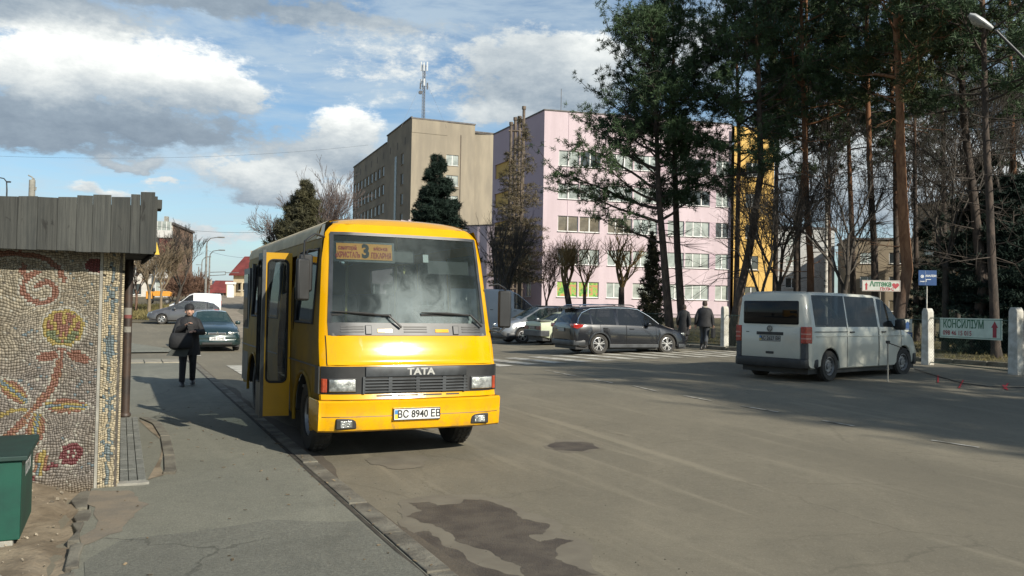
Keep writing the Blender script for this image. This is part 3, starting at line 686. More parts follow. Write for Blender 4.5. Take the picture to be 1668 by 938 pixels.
# black band with grille
bd = MB(); patch(bd, -1.015, 1.015, .742, 1.032, .002, .016, 20, 3); bd.build('grille_band', M_blk, bus, smooth=50)
for s in (-1,1):
    q = MB(); q.prism([(-.155,.742),(-.155,1.032),(-.33,1.032),(-.33,.742)],'y',s*1.02,s*(1.034)); q.build('grille_band_end', M_blk, bus)
p = MB(); patch(p, -.56, .60, .925, 1.028, .016, .036, 10, 2); p.build('badge_panel', M_dgrey, bus, smooth=50, bevel=.004)
p = MB(); patch(p, -.58, .62, .752, .918, .014, .022, 10, 1); p.build('grille_back', M_black, bus)
for k in range(5):
    z = .757+k*.033; q = MB(); patch(q, -.57, .61, z, z+.016, .020, .044, 10, 1); q.build('grille_bar', M_dgrey, bus)
for y in (-.29,.02,.33):
    q = MB(); patch(q, y-.02, y+.02, .752, .918, .020, .040, 1, 1); q.build('grille_post', M_dgrey, bus)
for s in (-1,1):
    q = MB(); patch(q, *sorted((s*.565,s*.59)), .745, .925, .016, .040, 1, 1); q.build('grille_post', M_dgrey, bus)
M_emb = mat('badge_silver', (0.55,0.55,0.53), 0.35, 0.7, var=0.0)
for s in (-1,1):
    a, b = sorted((s*.665,s*.925)); a, b = a, b
    q = MB(); patch(q, a-.012, b+.012, .757, .912, .014, .030, 3, 1); hb_ = q.build('headlight_bezel', M_blk, bus, bevel=.01)
    q = MB(); patch(q, a, b, .768, .900, .026, .042, 5, 3); q.build('headlight', M_lamp, bus, smooth=50, bevel=.010)
    a, b = sorted((s*.945,s*1.012)); q = MB(); patch(q, a, b, .760, .905, .012, .034, 2, 1); q.build('corner_lamp', M_orlamp, bus, bevel=.006)
tt = text('lettering','TATA',.112, M_emb, bus, (0,0,0), 0, .004, 1.10)
me = tt.data
for v in me.vertices: y, z = v.co.x+.055, v.co.z*.9+.974; v.co = FP(y,z,.039)
for s in (-1,1):
    q = MB(); patch(q, *sorted((s*.950,s*.957)), 1.04, 1.36, .0005, .003, 1, 8); q.build('panel_seam', M_blk, bus)
# lower yellow strip with slots
st = MB(); patch(st, -1.0, 1.0, .682, .735, .0, .014, 18, 1); st.build('front_strip', M_yel, bus, smooth=50)
for (a,b) in ((-.44,-.26),(-.21,.03),(.09,.31),(.36,.52)):
    q = MB(); patch(q, a, b, .704, .722, .010, .016, 4, 1); q.build('slot', M_black, bus, bevel=.004)
# bumper
bm_ = MB(); prof = [(.34,-.02),(.36,.015),(.50,.035),(.515,.030),(.655,.045),(.675,.02),(.675,-.05)]
yb = [-1.0,-.97,-.93,-.8,-.6,-.4,-.2,0,.2,.4,.6,.8,.93,.97,1.0]; rows = []
for z, o in prof:
    r = [(-.50,-(1.045+o*.3),z)]+[(-.22,-(1.045+o*.3),z)]+[(fxy(y,.6)+o+.01 if abs(y) < .999 else -.09+o, y*1.045, z) for y in yb]+[(-.22,1.045+o*.3,z),(-.50,1.045+o*.3,z)]
    rows.append(r)
bm_.grid(rows); bm_.build('bumper', M_yel, bus, smooth=35)
q = MB(); q.grid([[(fxy(y,.6)+o+.012,y*1.045,z) for y in yb[1:-1]] for z, o in ((.503,.0355),(.509,.0335))]); q.build('bumper_seam', M_blk, bus)
for s in (-1,1):
    a, b = sorted((s*.655,s*.875)); xx = FP((a+b)/2,.6).x
    q = MB(); q.box(xx-.03,xx+.050,a,b,.375,.490); fb = q.build('fog_lamp_recess', M_black, bus, bevel=.012)
    a2, b2 = sorted((s*.70,s*.83)); q = MB(); q.box(xx+.04,xx+.060,a2,b2,.390,.468); q.build('fog_lamp', M_lamp, fb, bevel=.01)
# number plate
M_plate = mat('number_plate', (0.66,0.67,0.66), 0.4, var=0.05)
def plate(parent, M, w, h, body, size, flag=True, mplate=None):
    """number plate facing local -y of M"""
    o = bpy.data.objects.new('number_plate', None); COL.objects.link(o); o.parent = parent; o.matrix_local = M
    q = MB(); q.box(-w/2-.008,w/2+.008,0,.012,-h/2-.008,h/2+.008); q.build('plate_frame', M_blk, o)
    q = MB(); q.box(-w/2,w/2,-.004,.006,-h/2,h/2); q.build('plate_face', mplate or M_plate, o)
    if flag:
        q = MB(); q.box(-w/2+.006,-w/2+.045,-.006,0,0.002,h*.42); q.build('plate_flag', mat('flag_blue',(0.05,0.20,0.45),.5,var=0), o)
        q = MB(); q.box(-w/2+.006,-w/2+.045,-.006,0,-h*.42,0.002); q.build('plate_flag', mat('flag_yellow',(0.7,0.5,0.05),.5,var=0), o)
    text('lettering', body, size, M_black, o, ((.022 if flag else 0),-.0075,-.002), 0, .002, .86)
q = MB(); q.box(.0,.062,-.275,.275,.445,.595); q.build('plate_holder', M_yel, bus, bevel=.012)
plate(bus, Matrix.Translation((.070,0,.520)) @ Matrix.Rotation(PI/2,4,'Z'), .52, .112, 'ВС 8940 ЕВ', .112)
# side windows, mouldings
def swin(s, x0, x1, z0, z1, m, name='side_window'):
    q = MB(); q.grid([[(x, s*(sy(x,z)-.012), z) for x in (x0,(x0+x1)/2,x1)] for z in (z0,(z0+z1)/2,z1)]); o = q.build(name, m, bus)
    f = MB(); 
    pts = [(x0,z0),(x1,z0),(x1,z1),(x0,z1),(x0,z0)]
    f.tube([(x, s*(sy(x,z)+.002), z) for x,z in pts], .016, 4, False); f.build('window_rubber', M_rub, o)
    return o
for (a,b,c,d) in (opsR[0],opsR[2],opsR[3]): swin(-1,a,b,c,d,M_glass)
for (a,b,c,d) in opsL: swin(1,a,b,c,d,M_glass_c)
for s in (-1,1):
    q = MB(); q.tube([(x,s*(hwz(1.02)+.004),1.02) for x in (-.2,-.6,-1.5,-1.86)],.010,5); q.tube([(x,s*(sy(x,1.02)+.004),1.02) for x in (-2.75,-4,-5.5,-6.2)],.010,5); q.build('moulding', M_dgrey, bus)
    q = MB(); q.tube([(x,s*(sy(x,2.46)+.006),2.45) for x in (-.65,-1.5,-3,-5,-6.2)],.012,5); q.build('gutter', M_roof, bus)
q = MB(); q.box(-.42,-.36,-1.030,-1.016,.56,.61); q.build('side_reflector', M_orlamp, bus)
# dark slit window between the front window and the door, and the rear door
q = MB(); q.box(-1.84,-1.70,-1.012,-.985,1.38,1.90); q.build('pillar_window', M_glass, bus)
q = MB(); q.box(-6.15,-5.50,-1.018,-.955,.42,2.28); rd = q.build('rear_door', M_dgrey, bus)
q = MB(); q.box(-6.05,-5.60,-1.03,-1.015,1.30,2.18); q.build('door_glass', M_glass, rd)
for x in (-3.9,-2.80,-5.32):
    q = MB(); q.box(x-.03,x+.03,-1.0,-.955,1.46,2.34); q.build('window_pillar', M_blk, bus)
# folding door, open
door = bpy.data.objects.new('folding_door', None); COL.objects.link(door); door.parent = bus; door.location = (-1.90,-1.02,0)
def ring_panel(w, z0, z1, hole, r, y0=-.016, y1=.016):
    """upright panel x 0..w with a rounded window hole; returns frame, glass and rubber builders"""
    a0, a1, b0, b1 = hole; n = 6; ip = []; op = []
    for (cx, cz, a) in ((a1-r,b1-r,0),(a0+r,b1-r,90),(a0+r,b0+r,180),(a1-r,b0+r,270)):
        for k in range(n+1):
            t = R_(a+90*k/n); ip.append((cx+r*math.cos(t), cz+r*math.sin(t)))
    for (x, z) in ip:
        cx, cz = (a0+a1)/2, (b0+b1)/2; dx, dz = x-cx, z-cz
        i = len(op); seg = i//(n+1); k = i % (n+1)
        corner = [(w,z1),(0,z1),(0,z0),(w,z0)][seg]; prevc = None
        if k == n//2: op.append(corner)
        elif (seg in (0,2)) == (k < n//2): op.append((corner[0], min(max(z,z0),z1)))
        else: op.append((min(max(x,0),w), corner[1]))
    f = MB(); N = len(ip)
    for yy, rev in ((y0,False),(y1,True)):
        for i in range(N):
            j = (i+1) % N; q = [(op[i][0],yy,op[i][1]),(op[j][0],yy,op[j][1]),(ip[j][0],yy,ip[j][1]),(ip[i][0],yy,ip[i][1])]
            f.poly(q)
    for lst in (ip, op):
        for i in range(N):
            j = (i+1) % N; f.poly([(lst[i][0],y0,lst[i][1]),(lst[j][0],y0,lst[j][1]),(lst[j][0],y1,lst[j][1]),(lst[i][0],y1,lst[i][1])])
    g = MB(); g.poly([(x,0,z) for x, z in ip])
    rb_ = MB(); rb_.tube([(x,y0-.002,z) for x, z in ip+ip[:1]], .013, 5, False); rb_.tube([(x,y1+.002,z) for x, z in ip+ip[:1]], .013, 5, False)
    return f, g, rb_
f, g, rb_ = ring_panel(.32,.30,2.33,(.045,.285,.72,2.24),.06)
def leaf(name, mf, loc, rz):
    o = f.build(name, mf, door, weld=True); o.location = loc; o.rotation_euler = (0,0,rz)
    g.build('door_glass', M_glass_c, o); rb_.build('door_rubber', M_rub, o); return o
leaf('door_leaf', M_door, (0,0.01,0), R_(-94)); leaf('door_leaf', M_dgrey, (-.035,-.315,0), R_(-178))
q = MB(); q.box(-.02,.02,-.02,.02,.28,2.36); o = q.build('door_post', M_dgrey, door); o.location = (-.02,-.325,0)
q = MB(); q.box(-2.70,-1.88,-.98,-.50,.36,.40); q.build('step', M_blk, bus)
# mirrors
def mirror(x, y, z0, z1, w, rz, arm):
    q = MB(); q.box(-.035,.035,-w/2,w/2,0,z1-z0); o = q.build('mirror', M_blk, bus, bevel=.03, smooth=40, seg=3); o.location = (x,y,z0); o.rotation_euler = (0,0,rz)
    q = MB(); q.box(.034,.040,-w/2+.02,w/2-.02,.02,z1-z0-.02); q.build('mirror_back', M_blk, o, bevel=.003)
    q = MB(); q.tube(arm,.012,6); q.build('mirror_arm', M_blk, bus, smooth=60)
mirror(-.42,-1.17,1.73,2.19,.155,R_(20),[(-.48,-.93,2.44),(-.40,-1.05,2.46),(-.40,-1.16,2.38),(-.42,-1.17,2.05)])
mirror(-.62,-1.10,1.83,2.25,.15,R_(-8),[(-.60,-.97,2.30),(-.60,-1.08,2.30),(-.62,-1.10,2.2)])
mirror(-.30,1.20,1.45,1.90,.155,R_(-18),[(-.30,.99,1.95),(-.28,1.10,1.97),(-.28,1.20,1.92),(-.30,1.20,1.8)])
q = MB(); q.tube([(-.26,1.0,1.42),(-.28,1.12,1.40),(-.28,1.20,1.46)],.012,6); q.build('mirror_arm', M_blk, bus, smooth=60)
for (x,y) in ((-.66,-.78),(-.66,.80)):
    q = MB(); q.box(-.05,.05,-.04,.04,0,.035); o = q.build('marker_lamp', M_blk, bus, bevel=.01); o.location = (x,y,2.60)
# route board behind the glass
M_board = mat('route_board', (1.0,0.43,0.06), 0.6, var=0.05)
M_redp = mat('red_print', (0.45,0.01,0.015), 0.6, var=0)
rbd = bpy.data.objects.new('route_board', None); COL.objects.link(rbd); rbd.parent = bus
q = MB(); patch(q, -.815, -.185, 2.205, 2.385, -.030, -.022, 6, 2); q.build('board', M_board, rbd)
q = MB(); patch(q, -.845, -.155, 2.18, 2.41, -.042, -.032, 6, 2); q.build('board_frame', M_dgrey, rbd)
def board_text(body, size, y, z, m, bold, width):
    t = text('lettering', body, size, m, rbd, (0,0,0), 0, bold, width)
    for v in t.data.vertices: v.co = FP(v.co.x+y, v.co.z+z, -.018)
board_text('санаторій', .066, -.690, 2.332, M_redp, .0012, .66); board_text('«КРИСТАЛ»', .088, -.690, 2.250, M_redp, .0016, .54)
board_text('3', .205, -.490, 2.292, M_black, .010, .88)
board_text('міська', .066, -.318, 2.332, M_redp, .0012, .76); board_text('ЛІКАРНЯ', .088, -.316, 2.250, M_redp, .0016, .60)
q = MB(); patch(q, .18, .245, 2.20, 2.29, -.02, -.014, 1, 1); q.build('windscreen_sticker', M_white, bus)
q = MB(); patch(q, .25, .80, 2.08, 2.24, -.09, -.07, 2, 1); q.build('sun_visor', M_blk, bus, bevel=.005)
q = MB(); patch(q, -.22, .12, 2.20, 2.36, -.16, -.12, 2, 1); q.build('inside_mirror', M_blk, bus, bevel=.02)
q = MB(); q.prism([(.02,2.10),(.035,2.06),(.05,2.10),(.04,2.14),(.035,2.17),(.03,2.14)],'x',-.60,-.59); o = q.build('pennant', mat('pale_yellow',(.8,.68,.25),.7,var=0), bus); o.location = (0,-.0,0)
# inside
q = MB(); q.box(-BL+.15,-.45,-.95,.95,.70,.735); q.build('floor', M_int, bus)
ds = MB(); ds.prism([(-.14,.8),(-.19,1.38),(-.30,1.47),(-.62,1.47),(-.70,1.30),(-.66,.8)],'y',-.90,.90); ds.build('dashboard', mat('dashboard',(0.13,0.13,0.125),.75,var=.2), bus, bevel=.02)
q = MB(); q.obox((0,0,0),(.5,.75,.35)); o = q.build('engine_cover', M_int, bus, bevel=.06, smooth=40); o.location = (-.95,-.05,1.32)
swh = MB(); swh.tube([(.0+.0,.225*math.cos(2*PI*k/24),.225*math.sin(2*PI*k/24)) for k in range(25)],.014,6,False); swh.box(-.01,.01,-.22,.22,-.015,.015); swh.box(-.01,.01,-.015,.015,-.22,.0)
o = swh.build('steering_wheel', M_dgrey, bus, smooth=60); o.location = (-.78,.47,1.56); o.rotation_euler = (0,R_(-52),0)
def seat(x, y, z=.735, w=.44):
    o = bpy.data.objects.new('seat', None); COL.objects.link(o); o.parent = bus; o.location = (x,y,z)
    q = MB(); q.box(-.22,.22,-w/2,w/2,.35,.46); q.build('cushion', M_seat, o, bevel=.03)
    q = MB(); q.prism([(-.20,.42),(-.12,.42),(-.20,1.12),(-.28,1.12)],'y',-w/2,w/2); q.build('backrest', M_seat, o, bevel=.03)
    q = MB(); q.box(-.2,.2,-.03,.03,0,.36); q.build('seat_leg', M_blk, o)
seat(-1.35,.47,.78)
for k in range(5):
    for y in (-.68,.68,.22):
        if k == 0 and y < 0: continue
        seat(-2.3-.8*k, y)
for (x,y) in ((-1.75,-.35),(-2.8,-.35),(-1.75,.3)):
    q = MB(); q.tube([(x,y,.73),(x,y,2.6)],.016,6); q.build('grab_pole', mat('grab_pole_yellow',(.5,.42,.1),.4,var=0), bus)
q = MB(); q.box(-1.72,-1.70,.1,.9,.73,1.5); q.build('partition', M_int, bus)
q = MB(); 
for (a,b,c) in ((0,0,.035),(0,.01,.065),(0,0,.095)): q.obox((a,b,c),(.03,.045-.1*c,.04))
o = q.build('toy_figurine', M_white, bus, bevel=.006); o.location = (-.42,.80,1.475)
tag(o, 'small pale toy figure standing on the bus dashboard in the corner of the windscreen', 'toy'); o.parent = None; o.matrix_world = bus.matrix_basis @ Matrix.Translation((-.42,.80,1.475))
# ================================================================== bus shelter with mosaic wall
shel = thing('bus_shelter', 'bus shelter with a flower mosaic wall and a fascia of grey weathered boards', 'bus shelter', (*UV(0.02,8.22),0), SANG)
M_grout = mat('grout', (0.085,0.075,0.062), 0.95, var=0.25, vscale=12, bump=0.5, bscale=60)
w_ = MB(); w_.box(-3.3,-.02,0.0015,.26,-.1,2.25); w_.build('end_wall', M_grout, shel)
w_ = MB(); w_.box(-3.3,.08,5.0,5.25,-.1,2.3); w_.build('end_wall', M_conc, shel)
w_ = MB(); w_.box(-3.3,-3.1,.26,5.0,-.1,2.3); w_.build('back_wall', M_conc, shel)
w_ = MB(); w_.box(-3.0,-2.6,.6,4.6,.40,.46); w_.box(-2.95,-2.65,.7,.8,0,.40); w_.box(-2.95,-2.65,4.4,4.5,0,.40); w_.build('bench', mat('bench_wood',(.16,.10,.05),.8), shel)
M_tile = bpy.data.materials.new('mosaic_tile'); M_tile.use_nodes = True; N = NT(M_tile.node_tree); b = N.n['Principled BSDF']
at = N.node('ShaderNodeAttribute', attribute_name='tile_colour'); tcn = N.node('ShaderNodeTexCoord')
tcl = N.mix(1.0, at.outputs['Color'], (.56,.56,.56,1),'MULTIPLY'); N.put(b.inputs['Base Color'], N.mix(N.rng(N.noise(tcn.outputs['Object'],3.5,7,.65), .42,.72,0,.55), tcl, N.mix(1.0, tcl, (.62,.54,.42,1),'MULTIPLY'))); b.inputs['Roughness'].default_value = .55
rt = random.Random(11)
CT = dict(terr=(.27,.125,.085), oran=(.31,.165,.09), yel=(.40,.31,.09), blue=(.17,.225,.25), green=(.17,.20,.10), red=(.20,.045,.045), crim=(.18,.045,.05), white=(.46,.44,.37), brown=(.16,.10,.06))
def seg_d(p, a, b):
    ax, ay = a; bx, by = b; px, py = p; dx, dy = bx-ax, by-ay; t = max(0,min(1,((px-ax)*dx+(py-ay)*dy)/(dx*dx+dy*dy))); return math.hypot(px-ax-t*dx, py-ay-t*dy)
def curve_d(p, pts): return min(seg_d(p,pts[i],pts[i+1]) for i in range(len(pts)-1))
def ell(p, c, r, a=0): 
    dx, dy = p[0]-c[0], p[1]-c[1]; ca, sa = math.cos(a), math.sin(a); x, y = dx*ca+dy*sa, -dx*sa+dy*ca; return math.hypot(x/r[0], y/r[1]), x/r[0], y/r[1]
SPI = [(72+(9+22*k/30)*math.cos(-2.6+k*.235), 470+(9+20*k/30)*math.sin(-2.6+k*.235)) for k in range(31)]
SPI2 = [(100,452),(92,432),(72,418),(40,412),(0,416),(-60,430)]
def tilecol(px, py):
    p = (px,py); C = CT
    d, x, y = ell(p,(102,531),(29,30))
    if d < 1.0:
        if d > .84: return C['yel']
        if y > .1 and (ell(p,(89,545),(13,6),.9)[0] < 1 or ell(p,(114,545),(13,6),-.9)[0] < 1): return C['green']
        a = math.atan2(px-102, 556-py); k = (a/.42) % 1
        return C['yel'] if (k < .2 or k > .8) and d > .15 else C['terr']
    if d < 1.14: return C['white']
    if ell(p,(101,558),(8,7))[0] < 1: return C['oran']
    for c, r, a in (((81,577),(15,8),-.2),((124,578),(17,8),.35)):
        d = ell(p,c,r,a)[0]
        if d < 1: return C['terr']
        if d < 1.25: return C['white']
    for c, r, a in (((37,632),(25,12),.75),((109,658),(29,11),.05),((68,693),(12,26),.12),((76,748),(9,20),.15)):
        d, x, y = ell(p,c,r,a)
        if d < 1:
            m = min(abs(x),abs(y)) if r[0] > r[1] else abs(x); m = abs(y) if r[0] > r[1] else abs(x)
            if m < .18: return C['blue']
            return C['yel'] if m < .42 else C['oran'] if d < .82 else C['terr']
        if d < 1.2: return C['white']
    d = ell(p,(118,736),(15,19),.3)[0]
    if d < 1: return C['white'] if .30 < d < .42 else C['crim']
    if d < 1.15: return C['white']
    d = ell(p,(148,428),(19,13))[0]
    if d < 1: return C['red']
    if d < 1.2: return C['white']
    d = ell(p,(-6,548),(13,32))[0]
    if d < 1: return C['oran'] if d < .7 else C['terr']
    if d < 1.15: return C['white']
    if ell(p,(45,440),(5,12))[0] < 1: return C['terr']
    d = min(curve_d(p,SPI), curve_d(p,SPI2))
    if d < 4.2: return C['terr']
    if d < 7.5: return C['white']
    d = curve_d(p,[(100,560),(97,595),(88,630),(70,655),(62,668),(35,700),(5,722),(-40,745)])
    if d < 5.5: return C['terr'] if rt.random() < .7 else C['oran']
    if d < 8.5: return C['white'] if rt.random() < .7 else (.22,.19,.16)
    if curve_d(p,[(60,660),(35,663),(15,672),(-10,690),(-60,700)]) < 3: return C['yel']
    if curve_d(p,[(95,752),(80,757),(60,775)]) < 4: return C['crim']
    for c, r in (((90,405),70),((150,395),50)):
        dd = abs(math.hypot(px-c[0],py-c[1])-r)
        if dd < 2.2 and py < 425: return C['white']
    n = mnoise.noise(Vector((px*.02,py*.02,1))); q = rt.random()
    if q < .03 and n > 0: return C['blue']
    if q < .055: return C['white']
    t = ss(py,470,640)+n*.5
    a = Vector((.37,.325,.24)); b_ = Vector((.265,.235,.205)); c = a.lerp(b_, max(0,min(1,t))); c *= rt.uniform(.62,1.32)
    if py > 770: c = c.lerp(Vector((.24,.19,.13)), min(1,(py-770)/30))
    return tuple(c)
def tiles(x0, x1, z0, z1, pitch, colf, place, seed, inset=.0009, name='mosaic'):
    rnd = random.Random(seed); nx = int((x1-x0)/pitch); nz = int((z1-z0)/pitch); G_ = {}
    for i in range(nx+1):
        for j in range(nz+1):
            x = x0+(x1-x0)*i/nx; z = z0+(z1-z0)*j/nz; e = 0 if i in (0,nx) or j in (0,nz) else 1
            wx = mnoise.noise(Vector((x*3.1,z*3.1,2+seed)))*.075+mnoise.noise(Vector((x*9,z*9,5)))*.014; wz = mnoise.noise(Vector((x*3.1,z*3.1,7+seed)))*.085+mnoise.noise(Vector((x*9,z*9,8)))*.014
            fade = min(1,(x-x0)/.1,(x1-x)/.1,(z-z0)/.1,(z1-z)/.1)
            G_[i,j] = (x+e*(wx*fade+rnd.uniform(-.31,.31)*pitch), z+e*(wz*fade+rnd.uniform(-.31,.31)*pitch))
    V, F, CC = [], [], []
    for j in range(nz):
        for i in range(nx):
            if rnd.random() < .012: continue
            q = [G_[i,j],G_[i+1,j],G_[i+1,j+1],G_[i,j+1]]; cx = sum(a[0] for a in q)/4; cz = sum(a[1] for a in q)/4
            q = [(cx+(a[0]-cx)*(1-2*inset/pitch), cz+(a[1]-cz)*(1-2*inset/pitch)) for a in q]
            h = rnd.uniform(.0025,.005); n = len(V); t1, t2 = rnd.uniform(-.0008,.0008), rnd.uniform(-.0008,.0008)
            for k, (x, z) in enumerate(q): V.append(place(x,z,h+(t1 if k in (0,3) else -t1)+(t2 if k < 2 else -t2)))
            for (x, z) in q: V.append(place(x,z,-.012))
            F += [(n,n+1,n+2,n+3),(n+1,n,n+4,n+5),(n+2,n+1,n+5,n+6),(n+3,n+2,n+6,n+7),(n,n+3,n+7,n+4)]
            c = colf(cx,cz); CC += [(*c,1)]*8
    o = npmesh(name, V, F, M_tile, shel); a = o.data.color_attributes.new('tile_colour','FLOAT_COLOR','POINT'); a.data.foreach_set('color', np.array(CC,np.float32).ravel()); o['kind'] = 'stuff'
    return o
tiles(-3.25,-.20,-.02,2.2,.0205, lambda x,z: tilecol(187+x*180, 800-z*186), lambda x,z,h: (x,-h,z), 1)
def pilcol(x, z):
    c = rt.uniform(.8,1.15); py = 800-z*186; q = rt.random()
    m = abs(x+.10)
    if m < .012 and q < .85: return (.20*c,.245*c,.25*c)
    for zc in (1.75,1.28,.78,.38):
        if abs(z-zc) < .07 and abs(m-abs(z-zc)*.7) < .014: return (.19*c,.25*c,.27*c)
    if abs(z-1.28) < .1 and m < .03: return (.19*c,.25*c,.27*c)
    return (.62*c,.53*c,.36*c) if q < .85 else (.45*c,.40*c,.29*c)
tiles(-.175,0,-.02,2.2,.0195, pilcol, lambda x,z,h: (x,-.012-h+.03*max(0,(x+.175)/.175)**2,z), 2, name='pilaster_mosaic')
q = MB(); q.box(-.20,-.176,-.016,.02,-.05,2.2); q.build('pilaster_edge', M_conc, shel)
q = MB(); q.box(-.175,-.004,.066,.27,-.05,2.2); q.build('pilaster', M_grout, shel)
# weathered board fascia
def woodmat(i):
    rw = random.Random(100+i); k = rw.uniform(.78,1.18)
    m = bpy.data.materials.new('weathered_board'); m.use_nodes = True; N = NT(m.node_tree); b = N.n['Principled BSDF']; t = N.node('ShaderNodeTexCoord')
    v = N.node('ShaderNodeVectorMath', operation='ADD'); N.l.new(t.outputs['Object'], v.inputs[0]); v.inputs[1].default_value = (i*3.7,i*1.3,i*2.1)
    gr = N.noise(N.vmul(v.outputs[0],(60,60,2.2)),1.0,6,.65,.4); kn = N.noise(N.vmul(v.outputs[0],(9,9,4.5)),1.0,3,.55,.8); bl = N.noise(N.vmul(v.outputs[0],(4,4,2)),1.0,5,.6)
    c = N.mix(N.rng(gr,.3,.7), (.060*k,.062*k,.056*k,1), (.031*k,.033*k,.031*k,1))
    c = N.mix(N.rng(bl,.45,.7,0,.6), c, (.026,.030,.030,1)); c = N.mix(N.rng(kn,.64,.74,0,.85), c, (.012,.012,.011,1))
    N.put(b.inputs['Base Color'], c); b.inputs['Roughness'].default_value = .9
    bn = N.node('ShaderNodeBump'); bn.inputs['Strength'].default_value = .6; bn.inputs['Distance'].default_value = .01; N.l.new(gr, bn.inputs['Height']); N.l.new(bn.outputs[0], b.inputs['Normal'])
    return m
WM = [woodmat(i) for i in range(6)]; rw = random.Random(5)
ed = [250,227.5,213,184,157,134,107,79,51.8,22.4,-6,-36,-64,-95,-124,-152,-182,-212,-240,-268,-300,-330,-360]
tp_ = [2.635,2.61,2.575,2.585,2.57,2.545,2.535,2.53,2.52,2.505,2.49,2.48,2.47,2.46,2.45,2.44,2.43,2.42,2.41,2.41,2.40,2.40]
xl = lambda p: .225-(250-p)/190.0
for i in range(len(ed)-1):
    x1, x0 = xl(ed[i]), xl(ed[i+1]); z0 = 2.105+rw.uniform(-.004,.004); z1 = tp_[i]+.02; q = MB(); g_ = .0005+rw.random()*.0008; sl_ = rw.uniform(-.004,.004)
    q.prism([(x0+g_,z0),(x1-g_,z0),(x1-g_,z1+(sl_ if i else 0)),(x0+g_,z1-.006)],'y',-.272-rw.uniform(0,.005),-.247); q.build('plank', WM[i%6], shel, bevel=.0025, seg=1)
q = MB(); q.prism([(-3.3,2.12),(.20,2.12),(.20,2.54),(-3.3,2.36)],'y',-.243,-.225); q.build('backing_board', MATS['black_coat'] if 'black_coat' in MATS else M_blk, shel)
q = MB(); q.box(.222,.246,-.262,-.10,2.13,2.62); q.build('plank', WM[2], shel)
for k in range(30):
    q = MB(); y0 = -.09+k*.175; q.box(.222,.244+rw.uniform(0,.008),y0,y0+.168,2.12+rw.uniform(-.01,.01)+k*.004,2.60+rw.uniform(-.04,.03)); q.build('plank', WM[k%6], shel)
q = MB(); q.box(.245,.285,-.2,.05,2.52,2.60); q.build('batten', WM[1], shel)
q = MB(); q.prism([(-.24,2.14),(5.2,2.30),(5.2,2.44),(-.24,2.30)],'x',-3.3,.22); q.build('roof_slab', mat('dark_timber',(.05,.046,.04),.9,var=.3), shel)
q = MB(); q.poly([(.25,.2,2.13),(.29,.2,2.13),(.25,.2,2.30)]); q.poly([(.25,.203,2.13),(.25,.203,2.30),(.29,.203,2.13)]); q.build('loose_flap', mat('yellow_sheet',(.6,.42,.05),.7,var=0), shel)
M_pole = mat('rusty_brown_paint', (0.055,0.036,0.027), 0.55, var=0.0, col2=(0.03,0.024,0.022), vscale=6)
px_, py_ = 0.07, 4.92
q = MB(); q.lathe([(.056,0),(.056,2.31)],(px_,py_,0),n=20); q.lathe([(.075,0),(.075,.03),(.056,.05)],(px_,py_,.05),n=20); q.build('support_pole', M_pole, shel, smooth=50)
for (z0, z1, m) in ((1.50,1.60,M_conc),(1.45,1.50,mat('faded_red_paper',(.16,.05,.045),.8)),(1.25,1.33,M_conc)):
    q = MB(); q.grid([[(px_+.0575*math.cos(a), py_+.0575*math.sin(a), z) for a in [R_(d) for d in range(200,322,12)]] for z in (z0,z1)]); q.build('sticker', m, shel, smooth=60)
# ------------------------------------------------------------------ green sand box
M_green = mat('green_paint', (0.002,0.062,0.040), 0.55, var=0.0, col2=(0.002,0.042,0.030), vscale=3, bump=.08, bscale=8)
M_green2 = mat('worn_green_paint', (0.010,0.040,0.032), 0.65, var=0.0, col2=(0.007,0.026,0.022), vscale=4)
sbx = thing('sand_box', 'green painted metal sand box with a hinged lid in front of the mosaic wall', 'sand box', (*UV(-0.575,6.44),0.03), SANG)
q = MB(); q.box(-1.25,0,0,.80,.05,.575); q.build('box_body', M_green, sbx, bevel=.008)
q = MB(); q.prism([(-.03,.58),(-.03,.612),(.84,.632),(.84,.58)],'x',-1.28,.035); q.build('lid', M_green2, sbx, bevel=.006)
for (x,y) in ((-.10,.06),(-1.1,.06),(-.10,.7),(-1.1,.7)):
    q = MB(); q.box(x-.06,x+.06,y-.05,y+.05,-.04,.05); q.build('brick_foot', M_conc, sbx, bevel=.01)
text('lettering','ПІСОК',.125,M_white,sbx,(.0035,.40,.475),PI/2,.003,.95)
